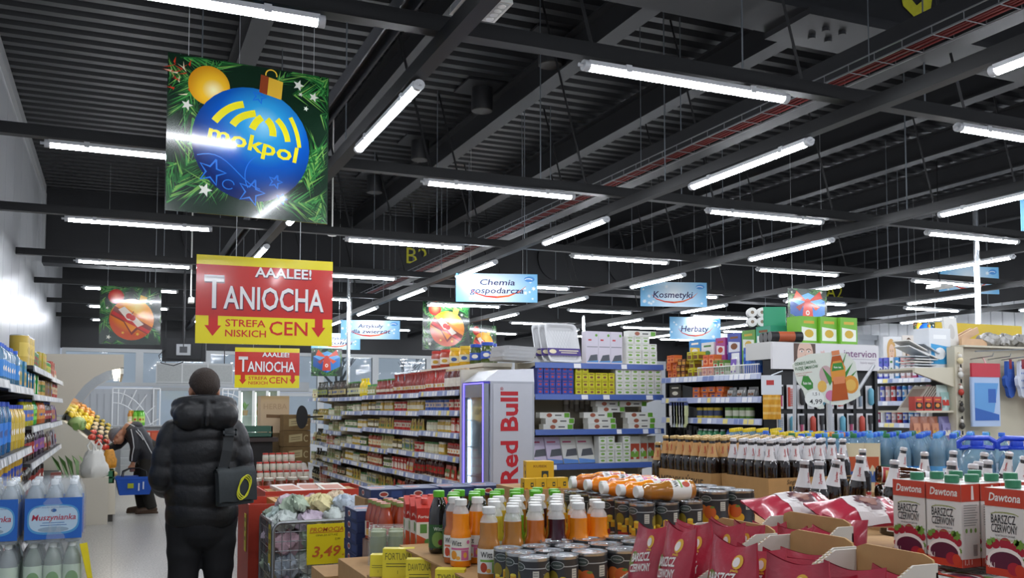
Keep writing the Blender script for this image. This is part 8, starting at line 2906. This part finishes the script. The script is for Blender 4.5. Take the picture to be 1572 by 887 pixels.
E_ = lambda px, py, rx, ry, off, k: mb.flat(circ(dx(px), dz(py), rx * 6.2 / FPX, ry * 6.2 / FPX, 18), f_, off, k)
E_(1268, 575, 10, 14, .001, 5)
for a, b, c in (((1284, 580), (1301, 538), (1291, 575)), ((1287, 585), (1310, 556), (1294, 590)), ((1288, 592), (1316, 568), (1292, 602)), ((1279, 582), (1262, 563), (1274, 592))):
    Q((a, c, b), .0014, 1)
E_(1306, 590, 12, 14, .0016, 3); E_(1306, 591, 8, 9, .0018, 4); E_(1262, 593, 7, 9, .0016, 4); E_(1275, 607, 8, 8, .0016, 6)
Q(((1276, 616), (1302, 613), (1298, 585), (1298, 565), (1291, 545), (1278, 547), (1275, 565), (1278, 590)), .002, 2)
Q(((1277, 585), (1298, 582), (1298, 563), (1291, 553), (1279, 555), (1275, 566)), .0024, 3)
Q(((1277, 570), (1296, 567), (1293, 556), (1279, 558)), .0026, 1)
Q(((1278, 546), (1290, 544), (1289, 537), (1277, 539)), .0024, 7)
Q(((1280, 590), (1297, 588), (1297, 577), (1279, 579)), .0028, 7)
Q(((1230, 590), (1233, 577), (1241, 577), (1248, 588), (1248, 596), (1240, 599)), .0016, 1)
mb.text('fuze tea', .02, f_, dx(1239), dz(590), .002, 8, .02, width=.055)
mb.text('fuze tea', .014, f_, dx(1286), dz(565), .003, 8, .02, width=.05)
t_ = radians(8)
fr2 = ((dx(1237), 0, dz(559)), (cos(t_), 0, sin(t_)), (-sin(t_), 0, cos(t_)))
mb.text('ODKRYJ NOWĄ', .021, fr2, 0, 0, .002, 9, .012, width=.145)
mb.text('FUZJĘ SMAKÓW', .021, fr2, .004, -.033, .002, 9, .012, width=.155)
mb.text('herbaty, brzoskwinia', .009, fr2, -.02, -.06, .002, 10, 0, width=.11)
mb.text('i hibiskusa', .009, fr2, -.04, -.075, .002, 10, 0, width=.06)
E_(1250, 612, 15, 13, .0014, 11)
mb.text('1,5 l', .022, f_, dx(1252), dz(607), .002, 12, 0)
mb.text('4,99', .034, f_, dx(1252), dz(620), .002, 12, .004, width=.085)
mb.text('zł', .012, f_, dx(1264), dz(620), .002, 12, 0)
build('print', mb, [M('#dfe3d6', .4), M('#3f8a36', .4), M('#b8561e', .35), M('#e0963a', .4), M('#e8b85a', .4), M('#c9a8a8', .4), M('#d07aa0', .4), M('#e08a5a', .4), M('#f0f2ea', .4), M('#3a6a3a', .4), M('#b0564a', .4), M('#eef0ea', .4), M('#2f2f32', .4)], bd)
for a, b, c in (((1222, 570), (1212, 655), 0), ((1318, 600), (1345, 560), 1), ((1274, 615), (1276, 660), 2)):
    mb = MB()
    r_ = .012 if c < 2 else .022
    mb.tube([(dx(a[0]), .02, dz(a[1])), (dx(b[0]), .03 if c < 2 else .02, dz(b[1]) if c == 1 else 0)], r_, 8)
    build('pole', mb, M('#c3c5c8', .35, .3), sg)
tag(sg, 'leaf-shaped iced tea sign with bottle picture and price, on slim poles', 'sign')

# cosmetics shelving with portrait boards
u = Unit('shelving_bay', 'cosmetics shelving with coloured bottles below the portrait boards', (8.2, 8.75, 0), -pi / 2, 1.3, .45, [1.88, 1.62, 1.37, 1.1, .6], 1.92, M('#b9bab8', .5), M('#8f908e', .6), M('#b9c2da', .35), TAGS, None, seed=65)
CP = 'cosmetics shelving'
COS = [('#b82a2e', 'red'), ('#dcdcdc', 'white'), ('#e4e2de', 'ivory'), ('#2f4aa8', 'dark blue'), ('#5a62c0', 'violet-blue'), ('#d8dce4', 'silver-white'), ('#3a8ac8', 'bright blue'), ('#c9a0a0', 'dusty pink'), ('#b03a6a', 'pink'), ('#7a86c0', 'lavender')]
for z, hh, ln in ((1.88, .25, 'top'), (1.62, .18, 'second'), (1.37, .14, 'third')):
    for i in range(15):
        c, nm = COS[(i * 3 + int(z * 10)) % 10] if z < 1.8 else COS[min(9, i * 7 // 10)]
        u.put(good('can' if z < 1.8 else 'carton', *((.03, hh, c, '#d8d8dc') if z < 1.8 else (.06, .06, hh, c, '#d8dadf'))), 'can' if z < 1.8 else 'carton', .06 + .083 * i, .06, z + .001, '%s cosmetics %s, %s from the left on the %s cosmetics shelf' % (nm, 'can' if z < 1.8 else 'box', nth(i), ln), 'can' if z < 1.8 else 'box', 'goods on the %s cosmetics shelf' % ln)
def portrait(w, h, hair, skin, back, two=False):
    mb = MB()
    mb.box((0, 0, 0), (w, .01, h), 0)
    q = lambda pts, off, k: mb.flat([(min(w, max(0, x)), min(h, max(0, z))) for x, z in pts], FR, off, k)
    q(circ(w * .42, h * .5, w * .24, h * .42, 24), .001, 1)
    q([(w * .2, 0), (w * .2, h * .5), (w * .42, h * .85), (w * .66, h * .5), (w * .7, 0)], .0012, 1)
    q(circ(w * .44, h * .42, w * .16, h * .3, 22), .0016, 2)
    for s_ in (-1, 1):
        q(circ(w * (.44 + s_ * .06), h * .46, w * .022, h * .018, 10), .002, 3)
        stroke(mb, arc(w * (.44 + s_ * .06), h * .46, w * .04, h * .06, .6, pi - .6, 5), .006, FR, .002, 1)
    q([(w * .435, h * .44), (w * .45, h * .44), (w * .46, h * .35), (w * .425, h * .35)], .002, 4)
    q(circ(w * .44, h * .27, w * .04, h * .02, 12), .002, 5)
    return mb.mesh('portrait_board', [M(back, .35, coat=.3), M(hair, .4), M(skin, .4), M('#3a3230', .4), M('#c9a08c', .4), M('#b8645e', .4)])
for (x0, x1, y0, y1), hair, back, lb in (((1356, 1384, 519, 552), '#c9a064', '#dcdee2', 'portrait board of a fair-haired woman above the cosmetics'), ((1385, 1408, 517, 549), '#5a463a', '#d9d2cc', 'portrait board of a dark-haired person above the cosmetics')):
    a, b = at_d(x0, y0, 11.5), at_d(x1, y1, 11.5)
    w = sqrt((b.x - a.x) ** 2 + (b.y - a.y) ** 2)
    pb_ = tag(put('portrait_board', portrait(w, a.z - 2.08, hair, '#dcbca6', back), None, (a.x, a.y, 2.1), (0, 0, -YAW)), lb, 'board', 'portrait boards')
    mb = MB()
    mb.tube([(w / 2, .02, 0), (w / 2, .02, -2.1)], .012, 6)
    build('stand', mb, STEEL, pb_)

# towel gondola: beige end with bracket shelf
BE = M('#c9c2ae', .5)
tg = empty('towel_gondola', (0, 0, 0))
tag(tg, 'beige gondola end with bracket shelf, hooks and hanging kitchen textiles', 'shelving')
gy = 6.8
mb = MB()
mb.box((7.83, gy, 0), (7.95, gy + .1, 2.17))
for k in range(20):
    mb.box((7.9, gy - .002, .6 + .075 * k), (7.92, gy, .64 + .075 * k), 1)
build('post', mb, [BE, BLACKP], tg)
mb = MB()
mb.box((7.95, gy + .04, 0), (9.6, gy + .07, 2.17))
build('back_panel', mb, M('#bdb6a2', .55), tg)
mb = MB()
M4 = Matrix(((1, 0, 0, 0), (0, 0, -1, gy + .05), (0, 1, 0, 0), (0, 0, 0, 1)))
mb.prism([(7.3, 1.9), (7.83, 1.76), (7.83, 1.96), (7.3, 1.945)], 0, .03, 0, M4=M4)
mb.box((7.3, gy + .05, 1.925), (7.83, gy + .9, 1.945))
build('bracket_shelf', mb, BE, tg)
for z in (1.5, 1.2):
    mb = MB()
    mb.box((7.32, gy + .03, z), (7.83, gy + .75, z + .02))
    build('shelf', mb, BE, tg)
mb = MB()
for x in (8.1, 8.35, 8.55, 8.8, 9.1):
    mb.tube([(x, gy + .04, 2.05), (x, gy - .22, 2.07), (x, gy - .23, 2.1)], .006, 5)
mb.tube([(8.0, gy - .1, 2.12), (9.5, gy - .3, 2.2)], .008, 5)
build('hook', mb, STEEL, tg)
o = inst(Proto('nappy_pack', good('carton', .3, .2, .42, '#d5d8dc', '#3a9ad0', '#e8eaec')), 'white nappy pack with blue print standing on the bracket shelf', 'pack', None, (7.785, gy + .24, 1.946), 0)
rnd.seed(81)
for i in range(9):
    mb = MB()
    mb.box((-.14, -.1, 0), (.14, .1, .012))
    mb.flat([(-.12, -.08), (.1, -.08), (.1, .05), (-.12, .05)], ((0, 0, .012), (1, 0, 0), (0, 1, 0)), .001, 1)
    tag(build('leaflet_bundle', mb, [M(('#cfd0d0', '#b9bfc6', '#d9d6d0')[i % 3], .5), M('#8f9aa8', .5)], None, (7.53 + .012 * i * (1 if i % 2 else -1), gy + .2, 1.95 + .028 * i), (0, .35 if i > 4 else 0.0, rnd.uniform(-.3, .3))), 'folded newspaper in the sloping pile on the bracket shelf, %s from below' % nth(i), 'newspaper', 'newspapers on the bracket shelf')
for i in range(7):
    mb = MB()
    mb.box((0, 0, 0), (.012, .2, .34))
    mb.flat([(-.18, .04), (-.02, .04), (-.02, .3), (-.18, .3)], ((0, 0, 0), (0, -1, 0), (0, 0, 1)), .001, 1)
    tag(build('magazine', mb, [M('#a9a296', .5), M('#8a7a70', .5)], None, (7.34 + .035 * i, gy + .1, 1.521), (0, .75, 0)), 'magazine leaning under the bracket shelf, %s from the left' % nth(i), 'magazine', 'leaning magazines')
for i in range(3):
    inst(Proto('carton', good('carton', .11, .08, .14, '#b8443a', '#2a2422')), 'red boxed ornament on the upper shelf under the bracket, %s from the left' % nth(i), 'box', 'red ornament boxes', (7.37 + .125 * i, gy + .08, 1.5205), 0)
inst(Proto('pouch', good('pouch', .16, .1, .26, '#b9cdc8', '#8fb0aa')), 'clear tub of pale green bottles on the upper shelf under the bracket', 'tub', None, (7.75, gy + .1, 1.5205), 0)
for i in range(3):
    inst(Proto('pouch', good('pouch', .13, .08, .24, '#a8654a', '#c98a6a')), 'copper gift bag on the lower bracket shelf, %s from the left' % nth(i), 'bag', 'copper gift bags', (7.39 + .125 * i, gy + .12, 1.2205), 0)
inst(Proto('pouch', good('pouch', .16, .08, .24, '#6f6a9a', '#8f8ab8')), 'mauve gift bag on the lower bracket shelf by the post', 'bag', None, (7.77, gy + .1, 1.2205), 0)
for i, (z, c) in enumerate(((2.04, '#d8c9a0'), (1.9, '#d0cfca'), (1.72, '#b03a2e'), (1.55, '#4a4640'), (1.38, '#3a3834'), (1.2, '#6a5a4a'))):
    mb = MB()
    ball_ = [(.0005, 0), (.022, .012), (.03, .035), (.022, .058), (.012, .066)]
    mb.lathe(ball_, 12, 0)
    mb.lathe([(.0005, .062), (.016, .07), (.019, .085), (.012, .1), (.0005, .105)], 10, 1)
    mb.tube([(0, 0, .1), (0, .012, .12), (0, .03, .115)], .003, 5, 0)
    tag(build('clip_ornament', mb, [M(c, .4), M('#d9d4cc' if i != 3 else '#2e2c2a', .4)], None, (7.87, gy - .031, z - .05)), 'small clip ornament on the beige post, %s from the top' % nth(i), 'ornament', 'clip ornaments on the post')
# blue textile pack and oven mitts
tp = empty('textile_pack', (8.12, gy - .1, 0))
mb = MB()
mb.rbox((-.2, -.02, 1.36), (.2, .02, 1.86), .015, 0, 3)
mb.box((-.2, -.024, 1.86), (.2, .0, 2.0), 1)
f_ = ((0, -.02, 0), (1, 0, 0), (0, 0, 1))
mb.flat([(-.17, 1.5), (.1, 1.5), (.17, 1.8), (-.17, 1.8)], f_, .002, 2)
mb.flat([(-.17, 1.42), (.17, 1.42), (.17, 1.48), (-.17, 1.55)], f_, .0024, 3)
mb.flat([(.02, 1.6), (.13, 1.6), (.13, 1.74), (.02, 1.74)], f_, .003, 3)
build('pack', mb, [M('#a9bede', .3, coat=.5), M('#b83040', .4), M('#5f98d0', .4), M('#2f5fae', .4)], tp)
mb = MB()
mb.tube([(.02, -.01, 1.99), (.02, .03, 2.06), (.03, .1, 2.06)], .008, 6)
build('hanger', mb, M('#d8a8a8', .4), tp)
tag(tp, 'pale blue textile pack with a red header hanging on the beige end', 'pack')
for i in range(3):
    mb = MB()
    pts = [(-.07, 0), (.07, 0), (.085, -.2), (.1, -.3), (.06, -.36), (0, -.38), (-.05, -.36), (-.08, -.28), (-.12, -.25), (-.135, -.18), (-.1, -.15), (-.08, -.17)]
    mb.prism(list(reversed(pts)), 0, .035, 0, M4=Matrix(((1, 0, 0, 0), (0, 0, -1, 0), (0, 1, 0, 0), (0, 0, 0, 1))))
    for k in range(16):
        mb.flat(star(-.045 + .035 * (k % 4), -.05 - .075 * (k // 4), .014, .4 * k, .5, 6), ((0, -.035, 0), (1, 0, 0), (0, 0, 1)), .001, 1)
    mb.box((-.04, -.037, -.08), (.02, -.0355, 0.02), 2)
    tag(build('oven_mitt', mb, [M('#cdd2de' if i != 0 else '#2f55a8', .8), M('#3f5fae', .7), M('#8a2f3a', .6)], None, (8.52 + .12 * i, gy - .05 - .05 * i, 2.03), (0, 0, .25)), 'blue-patterned oven mitt hanging on the beige end, %s from the left' % nth(i), 'oven mitt', 'hanging oven mitts')
tag(build('red_textile', MB().rbox((8.86, gy - .14, 1.5), (9.2, gy - .1, 2.06), .012, 0, 2), M('#b03a3a', .8)), 'red folded textile hanging at the far edge of the beige end', 'textile')
# things on top of the beige end
mb = MB()
mb.box((7.95, gy - .02, 2.17), (9.6, gy + .55, 2.19))
build('top_shelf', mb, BE, tg)
for i in range(3):
    mb = MB()
    mb.box((0, 0, 0), (.42, .025, .07))
    tag(build('wooden_board', mb, M('#c9a582', .6, noise=(9, .15)), None, (8.05 + .03 * i, gy + .1 + .1 * i, 2.2 + .0 * i), (0, -.35 + .35 * (i == 0), .1)), 'pale wooden board on top of the beige end, %s one' % nth(i), 'board', 'wooden boards on the beige end')
mb = MB()
mb.box((8.1, gy + .45, 2.19), (9.4, gy + .48, 2.47))
tag(build('yellow_board', mb, M('#d0b32a', .5)), 'plain yellow board standing on top of the beige end', 'board')
for i in range(4):
    tag(build('wrapped_bundle', cloth_mesh(.3, .22, .14, 200 + i), M('#a9a7a4', .35, .2, bump=(30, .6)), None, (8.55 + .24 * i, gy + .2, 2.265)), 'grey wrapped bundle on top of the beige end, %s from the left' % nth(i), 'bundle', 'grey wrapped bundles')
mb = MB()
mb.box((-.1, -.015, 0), (.1, .015, .3))
mb.flat(circ(0, .15, .05, .08, 16), ((0, -.015, 0), (1, 0, 0), (0, 0, 1)), .001, 1)
tag(build('boxed_frame', mb, [M('#cfcdc8', .5), M('#b8b5b0', .5)], None, (8.0, gy + .18, 2.1905), (-.1, 0, .1)), 'pale boxed frame beside the nappy pack', 'box')
# striped towel hanging at the near end of the household shelving
mb = MB()
n = 14
R = []
for i in range(11):
    z = -.2 * i / 10
    R.append([(-.07 + .14 * k / n, .012 * sin(k * 1.1 + i * .2) - .01, z) for k in range(n + 1)])
for i in range(10):
    mb.loft([list(reversed(R[i])), list(reversed(R[i + 1]))], 1 if i % 3 == 1 else 0, closed=False, caps=False)
    mb.loft([[(x, y + .006, z) for x, y, z in q] for q in (R[i], R[i + 1])], 1 if i % 3 == 1 else 0, closed=False, caps=False)
tw = tag(build('striped_towel', mb, [M('#d8a23a', .9), M('#e2bd72', .9)], None, (4.93, 6.08, 1.655), (0, 0, -.6)), 'orange striped towel hanging at the near end of the household shelving', 'towel')
mb = MB()
mb.box((-.08, -.0, .0), (.08, .02, .16))
mb.tube([(0, .01, .16), (.1, .12, .2)], .005, 5)
mb.flat([(-.04, .08), (.02, .08), (.02, .12), (-.04, .12)], ((0, 0, 0), (1, 0, 0), (0, 0, 1)), .001, 1)
build('header_card', mb, [M('#d5dbe2', .5), M('#b83a3a', .5)], tw)
mb = MB()
mb.box((0, 0, 1.2), (.2, .1, 1.34))
mb.flat([(.03, 1.22), (.17, 1.22), (.17, 1.32), (.03, 1.32)], ((0, 0, 0), (1, 0, 0), (0, 0, 1)), .001, 1)
mb.box((.02, .01, 0), (.18, .09, 1.2), 2)
tag(build('display_box', mb, [M('#d8c41e', .5), M('#8a7440', .5), BLK], None, (4.72, 6.2, 0), (0, 0, -.5)), 'yellow box on a black stand at the near end of the household shelving', 'box')
# hanging black tools between kitchen goods and household paper
mb = MB()
mb.box((5.22, 8.02, 0), (5.28, 8.1, 2.05))
mb.box((5.2, 8.05, .1), (6.4, 8.08, 1.95))
tp_ = tag(build('tool_panel', mb, BLK), 'black tool panel right of the blue-railed kitchen shelving', 'panel')
for i in range(9):
    mb = MB()
    mb.tube([(0, 0, 0), (0, 0, -.3)], .012, 6)
    mb.box((-.03, -.01, -.44), (.03, .01, -.3))
    tag(build('kitchen_tool', mb, [M(('#232426', '#2c2f2a', '#3a3a3c')[i % 3], .4)], None, (5.3 + .06 * i, 8.0, 1.62 - .25 * (i % 2))), 'black kitchen tool hanging on the black panel, %s from the left' % nth(i), 'tool', 'hanging kitchen tools')
